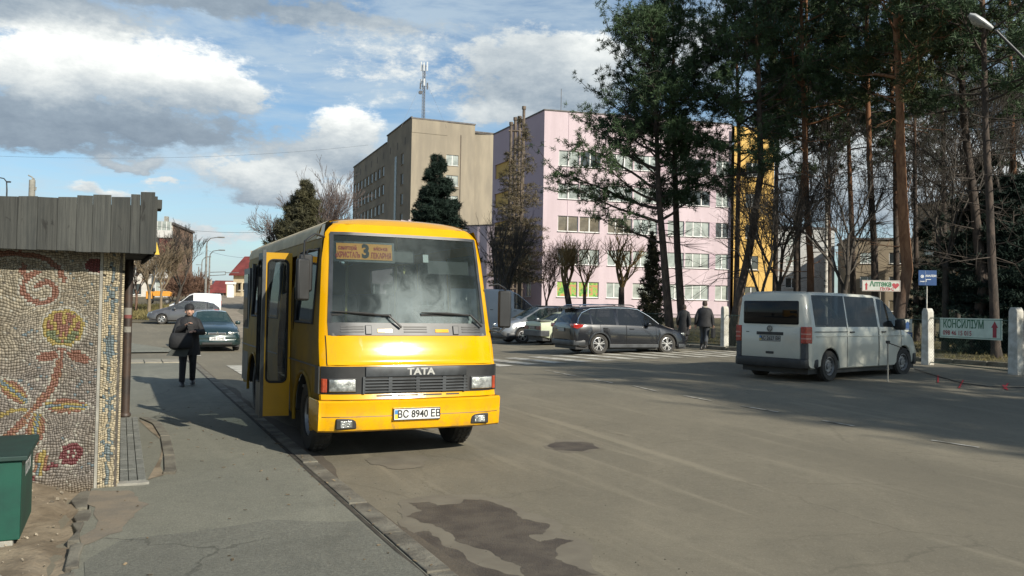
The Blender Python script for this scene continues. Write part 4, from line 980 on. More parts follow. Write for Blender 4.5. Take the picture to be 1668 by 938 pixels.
# ------------------------------------------------------------------ people
M_skin = mat('skin', (0.42,0.25,0.18), 0.55, var=0.08); M_coat = mat('black_coat', (0.013,0.013,0.015), 0.75, var=0.3, vscale=6, bump=.4, bscale=18); M_trs = mat('black_trousers', (0.011,0.011,0.014), 0.8, var=0.3, bump=.3)
M_jean = mat('dark_grey_trousers', (0.045,0.05,0.058), 0.85, var=0.3, bump=.3); M_boot = mat('black_boots', (0.012,0.011,0.011), 0.45, var=0.2); M_hair = mat('brown_hair', (0.035,0.022,0.014), 0.7, var=0.3)
M_bag = mat('black_bag', (0.010,0.011,0.013), 0.8, var=0.3, bump=.3); M_fur = mat('pale_collar', (0.42,0.38,0.32), 0.95, var=0.2)
def skin_mesh(chains, root=0, sub=1):
    """chains: list of [(point, radius), ...]; shared points join"""
    V, R, E, idx = [], [], [], {}
    def vi(p, r):
        k = tuple(round(c,4) for c in p)
        if k not in idx: idx[k] = len(V); V.append(p); R.append(r)
        return idx[k]
    for ch in chains:
        prev = None
        for p, r in ch:
            i = vi(p,r)
            if prev is not None and prev != i: E.append((prev,i))
            prev = i
    me = bpy.data.meshes.new('skin'); me.from_pydata(V,E,[]); o = bpy.data.objects.new('skin',me); COL.objects.link(o)
    md = o.modifiers.new('s','SKIN'); md.use_smooth_shade = True; md.branch_smoothing = .6
    for i, r in enumerate(R):
        sv = me.skin_vertices[0].data[i]; sv.radius = (r,r) if not hasattr(r,'__len__') else r; sv.use_root = (i == root)
    if sub: o.modifiers.new('b','SUBSURF').levels = sub
    bpy.context.view_layer.update(); dg = bpy.context.evaluated_depsgraph_get(); m2 = bpy.data.meshes.new_from_object(o.evaluated_get(dg))
    bpy.data.objects.remove(o); bpy.data.meshes.remove(me); return m2
def putmesh(name, me, m, parent):
    me.materials.clear(); me.materials.append(m); me.polygons.foreach_set('use_smooth',[True]*len(me.polygons)); o = bpy.data.objects.new(name,me); COL.objects.link(o); o.parent = parent; return o
def rings(mb, R, n=16):
    """R: list of (centre, half depth x, half width y [, tilt])"""
    rows = []
    for c, a, b in R: rows.append([(c[0]+a*math.cos(2*PI*k/n), c[1]+b*math.sin(2*PI*k/n), c[2]) for k in range(n+1)])
    base = len(mb.v); mb.grid(rows); K = n+1; mb.face(*[base+i for i in range(n)][::-1]); mb.face(*[base+(len(R)-1)*K+i for i in range(n)]); return mb
def person(name, label, loc, rz, H, bend, arms, legs, coatm, trm, coat_len, hat=None, collar=None, group=None, hairm=None, bag=None, wide=1.0):
    """faces local +x. arms: (elbow, hand) for left(+y) and right; legs: (knee, ankle, toe dir) each"""
    s = H/1.70; t = thing(name, label, 'person', loc, rz, group); t.scale = (s,s,s)
    hip = (0,0,.92); chest = (bend*.35,0,1.30); neck = (bend*.55,0,1.45); head = (bend*.9,0,1.58)
    ch = [[(hip,.13),((bend*.15,0,1.1),.125),(chest,.13),(neck,.055),((bend*.7,0,1.50),.052),(head,.088),((head[0]+.005,0,1.66),.07)]]
    for sgn, (elb, hand) in zip((1,-1), arms):
        sh = (chest[0], sgn*.165, 1.37); d = (Vector(hand)-Vector(elb)).normalized(); up = Vector((0,0,1)) if abs(d.z) < .8 else Vector((1,0,0)); sd = d.cross(up).normalized(); up2 = sd.cross(d)
        ch.append([(chest,.13),(sh,.058),(elb,.042),(hand,.026)]); pc = Vector(hand)+d*.05; ch.append([(hand,.026),(tuple(pc),.030)])
        for i, (off, ln) in enumerate(((-.030,.060),(-.011,.075),(.009,.078),(.029,.068))):
            a = pc+d*.02+sd*off; b_ = a+d*ln*.5-up2*.012; c_ = b_+d*ln*.35-up2*.035; ch.append([(tuple(pc),.030),(tuple(a),.010),(tuple(b_),.009),(tuple(c_),.007)])
        a = Vector(hand)+d*.02-sd*.03*sgn; ch.append([(hand,.026),(tuple(a),.012),(tuple(a+d*.04-sd*.02*sgn-up2*.02),.009)])
    for sgn, (kn, an, td) in zip((1,-1), legs):
        hp = (0,sgn*.09,.86); ch.append([(hip,.13),(hp,.085),(kn,.056),(an,.038),((an[0]+td*.13, an[1]+sgn*.02, max(.03,an[2]-.07)),.03)])
    putmesh('body', skin_mesh(ch), M_skin, t)
    hx, hz = head[0], head[2]
    fc = MB(); rings(fc,[((hx+.01,0,hz-.105),.03,.03),((hx+.015,0,hz-.085),.062,.052),((hx+.008,0,hz-.04),.085,.068),((hx,0,hz+.01),.096,.075),((hx-.005,0,hz+.06),.094,.075),((hx-.01,0,hz+.10),.07,.058),((hx-.01,0,hz+.12),.03,.03)])
    fc.prism([(hx+.085,hz+.02),(hx+.122,hz-.028),(hx+.085,hz-.034)],'y',-.014,.014)
    for sg in (-1,1): fc.obox((hx,sg*.078,hz-.005),(.035,.018,.06))
    f = fc.build('face', M_skin, t, smooth=60)
    q = MB(); 
    for sg in (-1,1): q.obox((hx+.087,sg*.030,hz+.018),(.012,.022,.009)); q.obox((hx+.090,sg*.030,hz+.036),(.010,.034,.006))
    q.obox((hx+.083,0,hz-.056),(.012,.042,.008)); q.build('eyes_and_mouth', M_hair, f, kind='stuff')
    h_ = MB(); rings(h_,[((hx-.035,0,hz-.05),.070,.078),((hx-.03,0,hz),.085,.086),((hx-.018,0,hz+.05),.094,.087),((hx-.015,0,hz+.09),.085,.075),((hx-.015,0,hz+.125),.05,.045),((hx-.015,0,hz+.134),.01,.01)]); h_.build('hair', hairm or M_hair, t, smooth=60)
    if hat:
        h_ = MB(); rings(h_,[((hx-.006,0,hz+.035),.112,.098),((hx-.006,0,hz+.075),.116,.100),((hx-.010,0,hz+.12),.100,.088),((hx-.014,0,hz+.155),.06,.055),((hx-.014,0,hz+.165),.012,.012)]); h_.build('hat', hat, t, smooth=60)
    # coat: torso shell and sleeves
    zb = .92-coat_len; c_ = MB(); W_ = wide
    rings(c_,[((0,0,zb),.175*W_,.235*W_),((.0,0,zb+.05),.178*W_,.238*W_),((0,0,.92),.165*W_,.215*W_),((bend*.15,0,1.08),.155*W_,.20*W_),((bend*.3,0,1.25),.165*W_,.225*W_),((chest[0],0,1.34),.15*W_,.215*W_),((chest[0],0,1.40),.13*W_,.175*W_),((neck[0]-.01,0,1.445),.10*W_,.115*W_),((neck[0],0,1.475),.075,.085),((neck[0]+.01,0,1.50),.07,.078)],20)
    for sgn, (elb, hand) in zip((1,-1), arms):
        sh = Vector((chest[0]-.01, sgn*.150*W_, 1.365)); e = Vector(elb); h = Vector(hand); c_.tube([sh-Vector((0,sgn*.07,-.05)),sh,sh.lerp(e,.5),e,e.lerp(h,.5),h.lerp(e,.04)],[.06,.078,.076,.068,.062,.052],12)
    c_.build('coat', coatm, t, smooth=70)
    tr_ = MB()
    for sgn, (kn, an, td) in zip((1,-1), legs):
        hp = Vector((0,sgn*.085,.90)); k = Vector(kn); a = Vector(an); tr_.tube([hp,hp.lerp(k,.5),k,k.lerp(a,.45),a+Vector((0,0,.02))],[.115,.096,.072,.066,.058],14)
    tr_.build('trousers', trm, t, smooth=70)
    for sgn, (kn, an, td) in zip((1,-1), legs):
        b_ = MB(); x, y, z = an; zf = z-.08
        b_.tube([(x,y,z+.16),(x,y,z+.02)],[.056,.052],12); rows = []
        rings(b_,[((x+.05,y,zf),.145,.050),((x+.05,y,zf+.03),.146,.052),((x+.035,y,zf+.065),.115,.046),((x+.0,y,zf+.10),.062,.045)],14); b_.build('boot', M_boot, t, smooth=60)
    if collar:
        k = MB(); k.lathe([(.082,-.03),(.11,0),(.10,.035),(.075,.04)],(neck[0]-.005,0,1.475),n=16); k.build('collar', collar, t, smooth=60)
    return t
sc_ = UV(1.22,17.75)
wm = person('person', 'woman in black coat and knitted hat looking down at her hand on the pavement', (*sc_,.036), R_(-64), 1.60, .17,
    [((.16,.27,1.13),(.33,.10,1.16)),((.20,-.27,1.14),(.37,-.07,1.30))], [((.10,.10,.50),(-.04,.11,.11),1),((.14,-.10,.50),(.14,-.11,.08),1)], M_coat, M_trs, .27, hat=M_coat, wide=1.08)
Mw = wm.matrix_basis
bg_ = thing('handbag', 'large black handbag hanging in front of the woman in black', 'bag', Mw @ Vector((.33,-.16,.80)), R_(-60))
q = MB(); rings(q,[((0,0,0),.09,.19),((0,0,.04),.13,.23),((0,0,.20),.12,.22),((0,0,.30),.06,.19),((0,0,.31),.02,.17)],18); q.build('bag_body', M_bag, bg_, smooth=50)
q = MB(); q.tube([(0,-.14,.28),(-.02,-.10,.42),(-.05,0,.46),(-.02,.10,.42),(0,.14,.28)],.012,6); q.build('strap', M_bag, bg_, smooth=60)
q = MB(); q.prism([(-.26,-.13),(.10,-.16),(.16,.02),(-.05,.04),(-.16,.0)],'x',-.03,.03); q.build('scarf', mat('grey_green_scarf',(.06,.065,.06),.9), bg_)
ph = MB(); ph.obox((0,0,0),(.012,.07,.14)); o = ph.build('phone', M_black, None, bevel=.006); o.location = Mw @ Vector((.43,-.02,1.33)); o.rotation_euler = (0,R_(-40),R_(-64)); tag(o,'small dark phone held up in the hand of the woman in black','phone')
pa = GP(1147,569.5); pb = GP(1131,566)
m1 = person('person','man in dark jacket with pale collar and grey trousers walking away along the fence', pa, R_(64), 1.80, .05,
    [((-.10,.26,1.12),(-.02,.30,.86)),((.02,-.27,1.11),(.02,-.29,.84))], [((.14,.09,.50),(.02,.10,.08),1),((-.02,-.09,.50),(-.28,-.10,.14),1)], M_coat, M_jean, .12, collar=M_fur, wide=1.16)
m2 = person('person','shorter person in long dark coat walking beside the man with pale collar', pb+Vector((-.30,.55,0)), R_(64), 1.66, .05,
    [((-.06,.25,1.12),(.06,.27,.88)),((-.10,-.25,1.12),(-.12,-.27,.86))], [((.06,.08,.50),(.10,.09,.08),1),((.08,-.08,.50),(-.16,-.09,.12),1)], M_coat, M_trs, .42, wide=1.0)
Mb = Matrix.Translation(pa) @ Matrix.Rotation(R_(64),4,'Z')
bc = thing('briefcase','black bag carried low by the man with pale collar','bag', Mb @ Vector((.02,-.32,.44)), R_(64))
q = MB(); q.box(-.18,.18,-.05,.05,0,.36); q.build('bag_body', M_bag, bc, bevel=.02); q = MB(); q.tube([(-.08,0,.35),(-.06,0,.43),(.06,0,.43),(.08,0,.35)],.01,6); q.build('strap', M_bag, bc)
# ================================================================== parked vehicles
def carpaint(name, c, rough=.28, metal=.0, coat=.8): return mat(name, c, rough, metal, coat, var=.05, vscale=1.2)
M_cbin = mat('car_interior', (.03,.03,.032), .9, var=.2)
def vehicle(name, label, cat, loc, rz, paint, st, wheels, wr, glass, doors, arch=None, ww=.20, wstyle='alloy', rimm=None, group=None,
            wind=None, rearw=None, gmat=None, crown=.035, lower=None, sills=None, scale=1.0, gap=.0, rim_r=None, mirror=True, detail=True, steer=0):
    """front at x=0, tail at x=-L. st rows: x, bottom z, half width, belt z, belt half width, top z, top half width"""
    t = thing(name, label, cat, loc, rz, group); t.scale = (scale,)*3
    st = sorted(st); X = [r[0] for r in st]; L = -X[0]
    col = lambda k, x: float(np.interp(x, X, [r[k] for r in st]))
    arch = arch or wr+.055; wz = wr
    xs = set(X)
    for w in wheels:
        for k in range(11): xs.add(round(w+arch*math.cos(PI*k/10),4))
    for a, b in glass: xs |= {a,b}
    for a, b in doors: xs |= {a,b}
    ordered = sorted(xs); xs = [ordered[0]]
    for x in ordered[1:]:
        if x-xs[-1] > .006: xs.append(x)
    def ring(x):
        zb, hw, zl, hb, zt, ht = [col(k,x) for k in range(1,7)]; b = zb
        for w in wheels:
            if abs(x-w) < arch: b = max(b, wz+math.sqrt(arch*arch-(x-w)**2))
        z1 = max(b+.015, zb+.03); z2 = max(zb+.5*(zl-zb), b+.03); z3 = max(zl-.07, z2+.01)
        e = min(.05, max(0.0, (zt-zl))*.25)
        return [(x,hw-.07,b),(x,hw-.012,z1),(x,hw,z2),(x,max(hb+.006, (hw+hb)/2),z3),(x,hb,zl),(x,ht,max(zl+.004,zt-e-.015)),(x,ht-.05,max(zl+.008,zt-.008)),(x,ht*.62,zt+crown*.6),(x,0,zt+crown)]
    Rg = [ring(x) for x in xs]; body, gl, dr = MB(), {}, {}
    def inr(xm, lst):
        for i, (a,b) in enumerate(lst):
            if a < xm < b: return i
        return None
    for s in (1,-1):
        for i in range(len(xs)-1):
            xm = (xs[i]+xs[i+1])/2
            for r in range(8):
                q = [Rg[i][r],Rg[i+1][r],Rg[i+1][r+1],Rg[i][r+1]]; q = [(p[0],s*p[1],p[2]) for p in q]
                if s < 0: q = q[::-1]
                tgt = body; g = inr(xm,glass); d = inr(xm,doors)
                if r == 4 and g is not None and (Rg[i][5][2]-Rg[i][4][2] > .03 or Rg[i+1][5][2]-Rg[i+1][4][2] > .03): tgt = gl.setdefault(('side',s,g),MB())
                elif r >= 6 and wind and wind[0] < xm < wind[1]: tgt = gl.setdefault(('w',0,0),MB())
                elif r >= 6 and rearw and rearw[0] < xm < rearw[1]: tgt = gl.setdefault(('r',0,0),MB())
                elif r in (1,2,3) and d is not None: tgt = dr.setdefault((s,d),MB())
                tgt.poly(q)
    for i in (0,len(xs)-1):                                 # close nose and tail
        r = Rg[i]
        for k in range(8): body.poly([r[k],r[k+1],(r[k+1][0],-r[k+1][1],r[k+1][2]),(r[k][0],-r[k][1],r[k][2])])
    body.build('body', paint, t, smooth=42, weld=True)
    for k, m in gl.items(): m.build({'side':'side_window','w':'windscreen','r':'rear_window'}[k[0]], gmat or M_glass, t, smooth=60, weld=True)
    for (s,d), m in dr.items():
        o = m.build('door', paint, t, smooth=42, weld=True)
        a, b = doors[d]; sm = MB()
        for x in (a,b): sm = MB(); sm.tube([(x,s*(p[1]+.001),p[2]) for p in ring(x)[1:5]],.006,4); sm.build('door_gap', M_black, o)
        if detail:
            xh = a+.20; q = MB(); p = ring(xh)[3]; q.box(xh-.09,xh+.09,*sorted((s*(p[1]-.005),s*(p[1]+.035))),p[2]-.06,p[2]-.03); q.build('handle', paint if wstyle == 'alloy' else M_blk, o, bevel=.008)
    # floor pan, arches, window trim
    q = MB(); q.box(-L+.15,-.15,-st[len(st)//2][2]+.12,st[len(st)//2][2]-.12,.17,.34); q.build('chassis', M_blk, t)
    hwm = col(2,(X[0])/2)
    q = MB(); q.box(-L+.4,-1.0,-hwm+.18,hwm-.18,.30,.55)
    for x in (-1.9,-2.9): 
        for s in (-1,1): q.box(x-.12,x,s*.35-.22,s*.35+.22,.5,1.08)
    q.build('interior', M_cbin, t, kind='stuff')
    for w in wheels:
        for s in (1,-1):
            a = MB(); hw_w = col(2,w)
            a.grid([[(w+arch*math.cos(PI*k/10), s*yy, wz+arch*math.sin(PI*k/10)) for k in range(11)] for yy in (hw_w-.45,hw_w-.03)]); a.poly([(w+arch*math.cos(PI*k/10), s*(hw_w-.45), wz+arch*math.sin(PI*k/10)) for k in range(11)])
            a.build('wheel_arch', M_blk, t)
            wheel(t,(w,s*(hw_w-.012-ww/2),wz),wr,ww,s,style=wstyle,rimm=rimm,rim_r=rim_r,n=24,steer=(steer if w == wheels[0] else 0))
            if lower:
                a = MB(); a.tube([(w+(arch+.012)*math.cos(PI*k/14), s*(hw_w-.004), wz+(arch+.012)*math.sin(PI*k/14)) for k in range(15)],.028,6); a.build('arch_trim', lower, t, smooth=60)
    if lower:
        for s in (1,-1):
            q = MB(); q.box(wheels[1]+arch,wheels[0]-arch,*sorted((s*(hwm-.03),s*(hwm+.008))),col(1,-L/2)-.01,col(1,-L/2)+.10); q.build('sill', lower, t, bevel=.01)
    if mirror:
        xm = glass[-1][1]-.42 if glass else -1.4
        for s in (1,-1):
            q = MB(); zl = col(3,xm); q.box(-.07,.07,-.09,.09,-.06,.07); o = q.build('mirror', paint if wstyle == 'alloy' else M_blk, t, bevel=.035, smooth=50); o.location = (xm,s*(col(4,xm)+.12),zl+.05)
    t['_L'] = L
    return t
def bx(t, name, m, x0, x1, y0, y1, z0, z1, bevel=.008, sym=False, smooth=0, kind=None):
    for s in ((1,-1) if sym else (1,)):
        q = MB(); q.box(min(x0,x1),max(x0,x1),min(s*y0,s*y1),max(s*y0,s*y1),z0,z1); o = q.build(name, m, t, bevel=bevel, smooth=smooth)
    return o
ML = lambda x, y, z, a: Matrix.Translation((x,y,z)) @ Matrix.Rotation(a,4,'Z')
def hood_lamps(t, x, y0, y1, z0, z1, sweep, name='headlight', m=None, dx=.05):
    """lamp blocks wrapping back round the corner"""
    for s in (1,-1):
        q = MB(); q.prism([(x+dx*.2,s*y0),(x,s*(y0+y1)/2),(x-sweep*.45,s*y1),(x-sweep,s*(y1+.008)),(x-sweep,s*(y1-.08)),(x-.12,s*y0)],'z',z0,z1); q.build(name, m or M_lamp, t, bevel=.012, smooth=40)
# ------------------------------------------------ white passenger van in the shade (seen from behind)
P_vw = carpaint('van_white', (0.48,0.48,0.415), .32, coat=.5)
vloc = GP(1347,621); h = R_(39)
rw_ = Vector((-3.95-.0,-.86,0))                        # rear wheel contact in van space
M_ = Matrix.Rotation(h,3,'Z'); o_ = vloc-M_ @ Vector((-4.25,-.86,0))*.985
van = vehicle('passenger_van','white long passenger van with dark windows standing in the shade before the gate','van',(o_.x,o_.y,vloc.z),h,P_vw,
  [(-5.12,.34,.86,1.18,.84,1.80,.74),(-5.07,.30,.925,1.20,.885,1.90,.79),(-4.93,.28,.95,1.20,.915,1.955,.80),(-4.0,.26,.952,1.20,.92,1.965,.80),(-2.2,.26,.952,1.20,.92,1.955,.80),(-1.75,.26,.952,1.20,.918,1.915,.79),(-1.35,.26,.95,1.19,.905,1.72,.80),(-.92,.26,.95,1.17,.885,1.38,.82),(-.62,.27,.945,1.09,.86,1.13,.80),(-.30,.28,.93,.98,.83,1.00,.72),(-.08,.30,.87,.86,.74,.87,.62),(0,.36,.78,.70,.66,.71,.5)],
  [-.86,-4.25], .335, [(-4.83,-3.52),(-3.47,-2.12),(-2.02,-.98)], [(-3.55,-2.14),(-2.10,-1.0)], arch=.395, ww=.22, wstyle='steel', rim_r=.205, wind=(-1.72,-.80), crown=.025, scale=.985, mirror=False, steer=R_(-6))
bx(van,'rear_window',glassmat('dark_privacy_glass',(.006,.006,.007),.04,.03,spec=.25),-5.155,-5.092,-.70,.70,1.24,1.76,.05,smooth=50)
bx(van,'tailgate',P_vw,-5.148,-5.07,-.745,.745,.50,1.19,.02,smooth=40)
for s in (1,-1):
    q = MB(); q.prism([(-5.15,s*.76),(-5.15,s*.895),(-4.99,s*.945),(-4.99,s*.76)],'z',.84,1.20); q.build('tail_lamp', M_redlamp, van, bevel=.012)
    for z in (.93,1.03):
        q = MB(); q.prism([(-5.156,s*.77),(-5.156,s*.897),(-5.03,s*.944),(-5.03,s*.77)],'z',z,z+.03); q.build('lamp_band', mat('pink_lamp',(.42,.16,.14),.2,coat=1,var=0), van)
    q = MB(); q.prism([(-5.145,s*.76),(-5.145,s*.885),(-5.04,s*.925),(-5.04,s*.76)],'z',.50,.835); q.build('corner_trim', M_dgrey, van, bevel=.01)
    bx(van,'moulding',P_vw,-4.83,-.9,s*.948,s*.958,.985,1.005,.004)
q = MB(); q.prism([(-5.23,-.80),(-5.23,.80),(-5.16,.90),(-4.75,.965),(-4.75,-.965),(-5.16,-.90)],'z',.30,.505); q.build('rear_bumper', M_blk, van, bevel=.03, smooth=40)
q = MB(); q.prism([(-.25,-.95),(.05,-.72),(.07,0),(.05,.72),(-.25,.95),(-.40,.96),(-.40,-.96)],'z',.28,.55); q.build('front_bumper', M_blk, van, bevel=.03, smooth=40)
bx(van,'plate_recess',M_blk,-5.16,-5.13,-.34,.34,1.0,1.07,.008); bx(van,'tailgate_handle',M_blk,-5.162,-5.14,-.10,.10,.585,.64,.01)
plate(van, ML(-5.152,0,.925,-PI/2), .52, .112, 'АС 2627 ВН', .112, mplate=mat('dull_plate',(.30,.30,.28),.6,var=.1))
q = MB(); q.lathe([(.062,0),(.068,.012),(.052,.016),(.050,.006)],(-5.155,0,1.145),'x',24); q.v = [(-5.152-(v[0]+5.155),v[1],v[2]) for v in q.v]; M_emd = mat('dark_emblem',(.10,.10,.10),.3,.5,var=0); e_ = q.build('round_emblem', M_emd, van, smooth=40)
text('lettering','V',.075,M_emd,e_,(-5.174,0,1.170),-PI/2,.002); text('lettering','W',.070,M_emd,e_,(-5.174,0,1.120),-PI/2,.002,.9)
bx(van,'brake_lamp',M_redlamp,-5.05,-4.99,-.18,.18,1.905,1.93,.004)
bx(van,'rear_badge',M_blk,-5.152,-5.14,.54,.62,1.05,1.065,.002); bx(van,'rear_badge',M_emb,-5.152,-5.14,-.66,-.58,1.05,1.065,.002)
for s in (1,-1):
    q = MB(); q.box(-.10,.10,-.10,.10,-.13,.13); o = q.build('wing_mirror', M_blk, van, bevel=.04, smooth=50); o.location = (-1.25,s*1.03,1.26)
    bx(van,'mirror_stalk',M_blk,-1.28,-1.2,s*.88,s*.96,1.14,1.22,.01)
bx(van,'slide_rail',M_black,-4.9,-3.55,-.957,-.953,1.085,1.10,.001)
# ------------------------------------------------ dark estate car
P_sub = carpaint('graphite_metallic', (0.009,0.010,0.013), .22, .0, 1.0)
c0 = GP(976,577); h = R_(22.5); M_ = Matrix.Rotation(h,3,'Z'); o_ = c0-M_ @ Vector((-3.62,-.82,0))*.965
sub = vehicle('estate_car','dark graphite estate car with silver roof rails parked at the crossing','car',(o_.x,o_.y,c0.z),h,P_sub,
  [(-4.66,.50,.62,.92,.60,.95,.50),(-4.63,.38,.80,.98,.78,1.03,.66),(-4.56,.30,.88,1.00,.83,1.20,.60),(-4.34,.26,.915,1.01,.86,1.50,.60),(-4.12,.25,.92,1.01,.865,1.575,.61),(-3.2,.24,.92,1.00,.87,1.625,.62),(-2.4,.24,.92,.985,.87,1.625,.62),(-2.0,.24,.92,.975,.865,1.58,.62),(-1.6,.24,.92,.965,.86,1.36,.66),(-1.22,.24,.915,.95,.85,1.08,.74),(-.95,.24,.91,.92,.83,.985,.74),(-.5,.25,.89,.84,.79,.88,.68),(-.2,.28,.84,.76,.72,.80,.58),(-.04,.32,.74,.68,.62,.70,.48),(0,.40,.64,.60,.52,.61,.42)],
  [-.95,-3.66], .345, [(-4.42,-3.95),(-3.90,-3.0),(-2.90,-1.35)], [(-3.62,-2.62),(-2.60,-1.42)], arch=.385, ww=.22, wind=(-1.98,-1.12), rearw=(-4.62,-4.26), lower=M_dgrey, gmat=glassmat('car_glass',(.012,.014,.016),.22,.02), rim_r=.235, scale=.965)
for s in (1,-1):
    q = MB(); q.tube([(-4.3,s*.60,1.62),(-4.2,s*.60,1.66),(-3.2,s*.61,1.70),(-2.3,s*.61,1.69),(-2.15,s*.61,1.64)],.02,6); q.build('roof_rail', M_chrome, sub, smooth=60)
    q = MB(); q.tube([(-4.47,s*.862,1.03),(-4.43,s*.80,1.20),(-4.25,s*.69,1.40),(-3.9,s*.645,1.545),(-3.2,s*.63,1.585),(-2.4,s*.63,1.585),(-2.02,s*.635,1.535),(-1.6,s*.675,1.32),(-1.24,s*.76,1.05)],.012,5); q.build('window_chrome', M_chrome, sub, smooth=60)
    q = MB(); q.prism([(-4.645,.90),(-4.645,1.03),(-4.22,1.00),(-4.32,.92),(-4.5,.86)],'y',s*.60,s*.905); q.build('tail_lamp', M_redlamp, sub, bevel=.015, smooth=40)
hood_lamps(sub,-.02,.46,.80,.62,.74,.42)
q = MB(); q.prism([(-4.69,-.66),(-4.69,.66),(-4.62,.86),(-4.2,.94),(-4.2,-.94),(-4.62,-.86)],'z',.30,.48); q.build('rear_bumper', M_dgrey, sub, bevel=.03, smooth=40)
q = MB(); q.prism([(-.2,-.84),(.02,-.6),(.06,0),(.02,.6),(-.2,.84),(-.5,.93),(-.5,-.93)],'z',.22,.36); q.build('front_bumper', M_dgrey, sub, bevel=.03, smooth=40)
bx(sub,'grille',M_blk,-.03,.012,-.42,.42,.56,.70,.01)
plate(sub, ML(-4.68,0,.82,-PI/2), .52, .112, '', .1, mplate=mat('dull_plate',(.30,.30,.28),.6,var=.1))
bx(sub,'spoiler',P_sub,-4.50,-4.25,-.58,.58,1.56,1.60,.015)
# ------------------------------------------------ pale saloon (old, boxy)
P_lada = carpaint('pale_green_paint', (0.46,0.50,0.36), .38, coat=.3)
c0 = GP(908,562); h = R_(24); M_ = Matrix.Rotation(h,3,'Z'); o_ = c0-M_ @ Vector((-3.40,-.78,0))
lad = vehicle('old_saloon_car','old boxy pale green saloon car with dusty dark boot beside the dark estate car','car',(o_.x,o_.y,c0.z),h,P_lada,
  [(-4.20,.46,.72,.86,.72,.90,.66),(-4.17,.36,.79,.90,.77,.94,.72),(-3.75,.26,.81,.93,.79,.97,.75),(-3.62,.24,.82,.93,.79,.99,.75),(-3.05,.24,.82,.93,.79,1.30,.60),(-2.75,.24,.82,.92,.79,1.355,.60),(-1.9,.24,.82,.91,.79,1.36,.60),(-1.65,.24,.82,.90,.79,1.32,.60),(-1.15,.24,.82,.88,.78,.93,.72),(-.5,.26,.80,.84,.76,.85,.70),(-.05,.34,.78,.76,.72,.77,.66),(0,.42,.74,.66,.68,.70,.6)],
  [-.78,-3.40], .285, [(-3.55,-2.55),(-2.48,-1.35)], [(-3.2,-2.52),(-2.50,-1.45)], arch=.33, ww=.165, wstyle='steel', wind=(-1.63,-1.17), rearw=(-3.58,-3.08), gmat=M_glass_c, rim_r=.18, lower=mat('grey_green_sill',(.10,.105,.085),.6))
M_ladd = mat('dusty_dark_boot', (.045,.045,.038), .5, coat=.2)
bx(lad,'boot_lid',M_ladd,-4.185,-4.14,-.70,.70,.78,.90,.012); bx(lad,'boot_top',M_ladd,-4.16,-3.66,-.70,.70,.958,1.012,.012)
bx(lad,'tail_lamp',mat('dull_red_lamp',(.10,.018,.015),.4,coat=.5),-4.215,-4.15,.38,.76,.62,.78,.01,sym=True)
bx(lad,'rear_panel',mat('dark_red_panel',(.06,.022,.02),.5),-4.20,-4.16,-.38,.38,.62,.78,.006)
q = MB(); q.prism([(-4.27,-.72),(-4.27,.72),(-4.2,.82),(-3.8,.84),(-3.8,-.84),(-4.2,-.82)],'z',.36,.60); q.build('rear_bumper', M_dgrey, lad, bevel=.02)
plate(lad, ML(-4.207,0,.70,-PI/2), .52, .112, '', .1, mplate=mat('dull_plate2',(.22,.20,.18),.6,var=.1))
# ------------------------------------------------ silver SUV facing left
P_sil = carpaint('silver_metallic', (0.30,0.31,0.32), .28, .5, .8)
c0 = GP(851,559.5); h = SANG+R_(180-2); M_ = Matrix.Rotation(h,3,'Z'); o_ = c0-M_ @ Vector((-.92,.84,0))
suv = vehicle('silver_suv','silver high-roofed family car facing left behind the bus, next to the pale saloon','car',(o_.x,o_.y,c0.z),h,P_sil,
  [(-4.53,.50,.66,.95,.64,.98,.55),(-4.50,.36,.84,1.05,.80,1.15,.62),(-4.30,.28,.90,1.08,.84,1.50,.60),(-3.9,.26,.91,1.08,.85,1.62,.62),(-3.0,.25,.91,1.06,.86,1.67,.63),(-2.2,.25,.91,1.04,.86,1.665,.63),(-1.85,.25,.91,1.03,.855,1.60,.63),(-1.3,.25,.91,1.02,.85,1.28,.70),(-.85,.25,.90,.99,.83,1.05,.74),(-.4,.27,.87,.90,.78,.94,.66),(-.1,.32,.78,.80,.68,.83,.52),(0,.40,.66,.68,.56,.70,.42)],
  [-.92,-3.54], .34, [(-4.2,-3.6),(-3.55,-2.75),(-2.68,-1.15)], [(-3.4,-2.5),(-2.46,-1.32)], arch=.39, ww=.22, wind=(-1.84,-.92), rearw=(-4.48,-4.0), lower=M_dgrey, gmat=glassmat('suv_glass',(.03,.045,.045),.3,.02), rim_r=.22)
hood_lamps(suv,-.06,.44,.78,.70,.86,.50)
bx(suv,'grille',M_dgrey,-.05,.02,-.42,.42,.58,.74,.01); bx(suv,'chrome_bar',M_chrome,.0,.03,-.42,.42,.66,.69,.006)
q = MB(); q.prism([(-.25,-.88),(.0,-.6),(.05,0),(.0,.6),(-.25,.88),(-.55,.92),(-.55,-.92)],'z',.26,.46); q.build('front_bumper', M_dgrey, suv, bevel=.03, smooth=40)
bx(suv,'roof_panel',mat('dark_roof',(.02,.022,.025),.3,coat=.8),-3.9,-1.95,-.52,.52,1.675,1.705,.01)
plate(suv, ML(.055,0,.50,PI/2), .52, .112, '', .1)
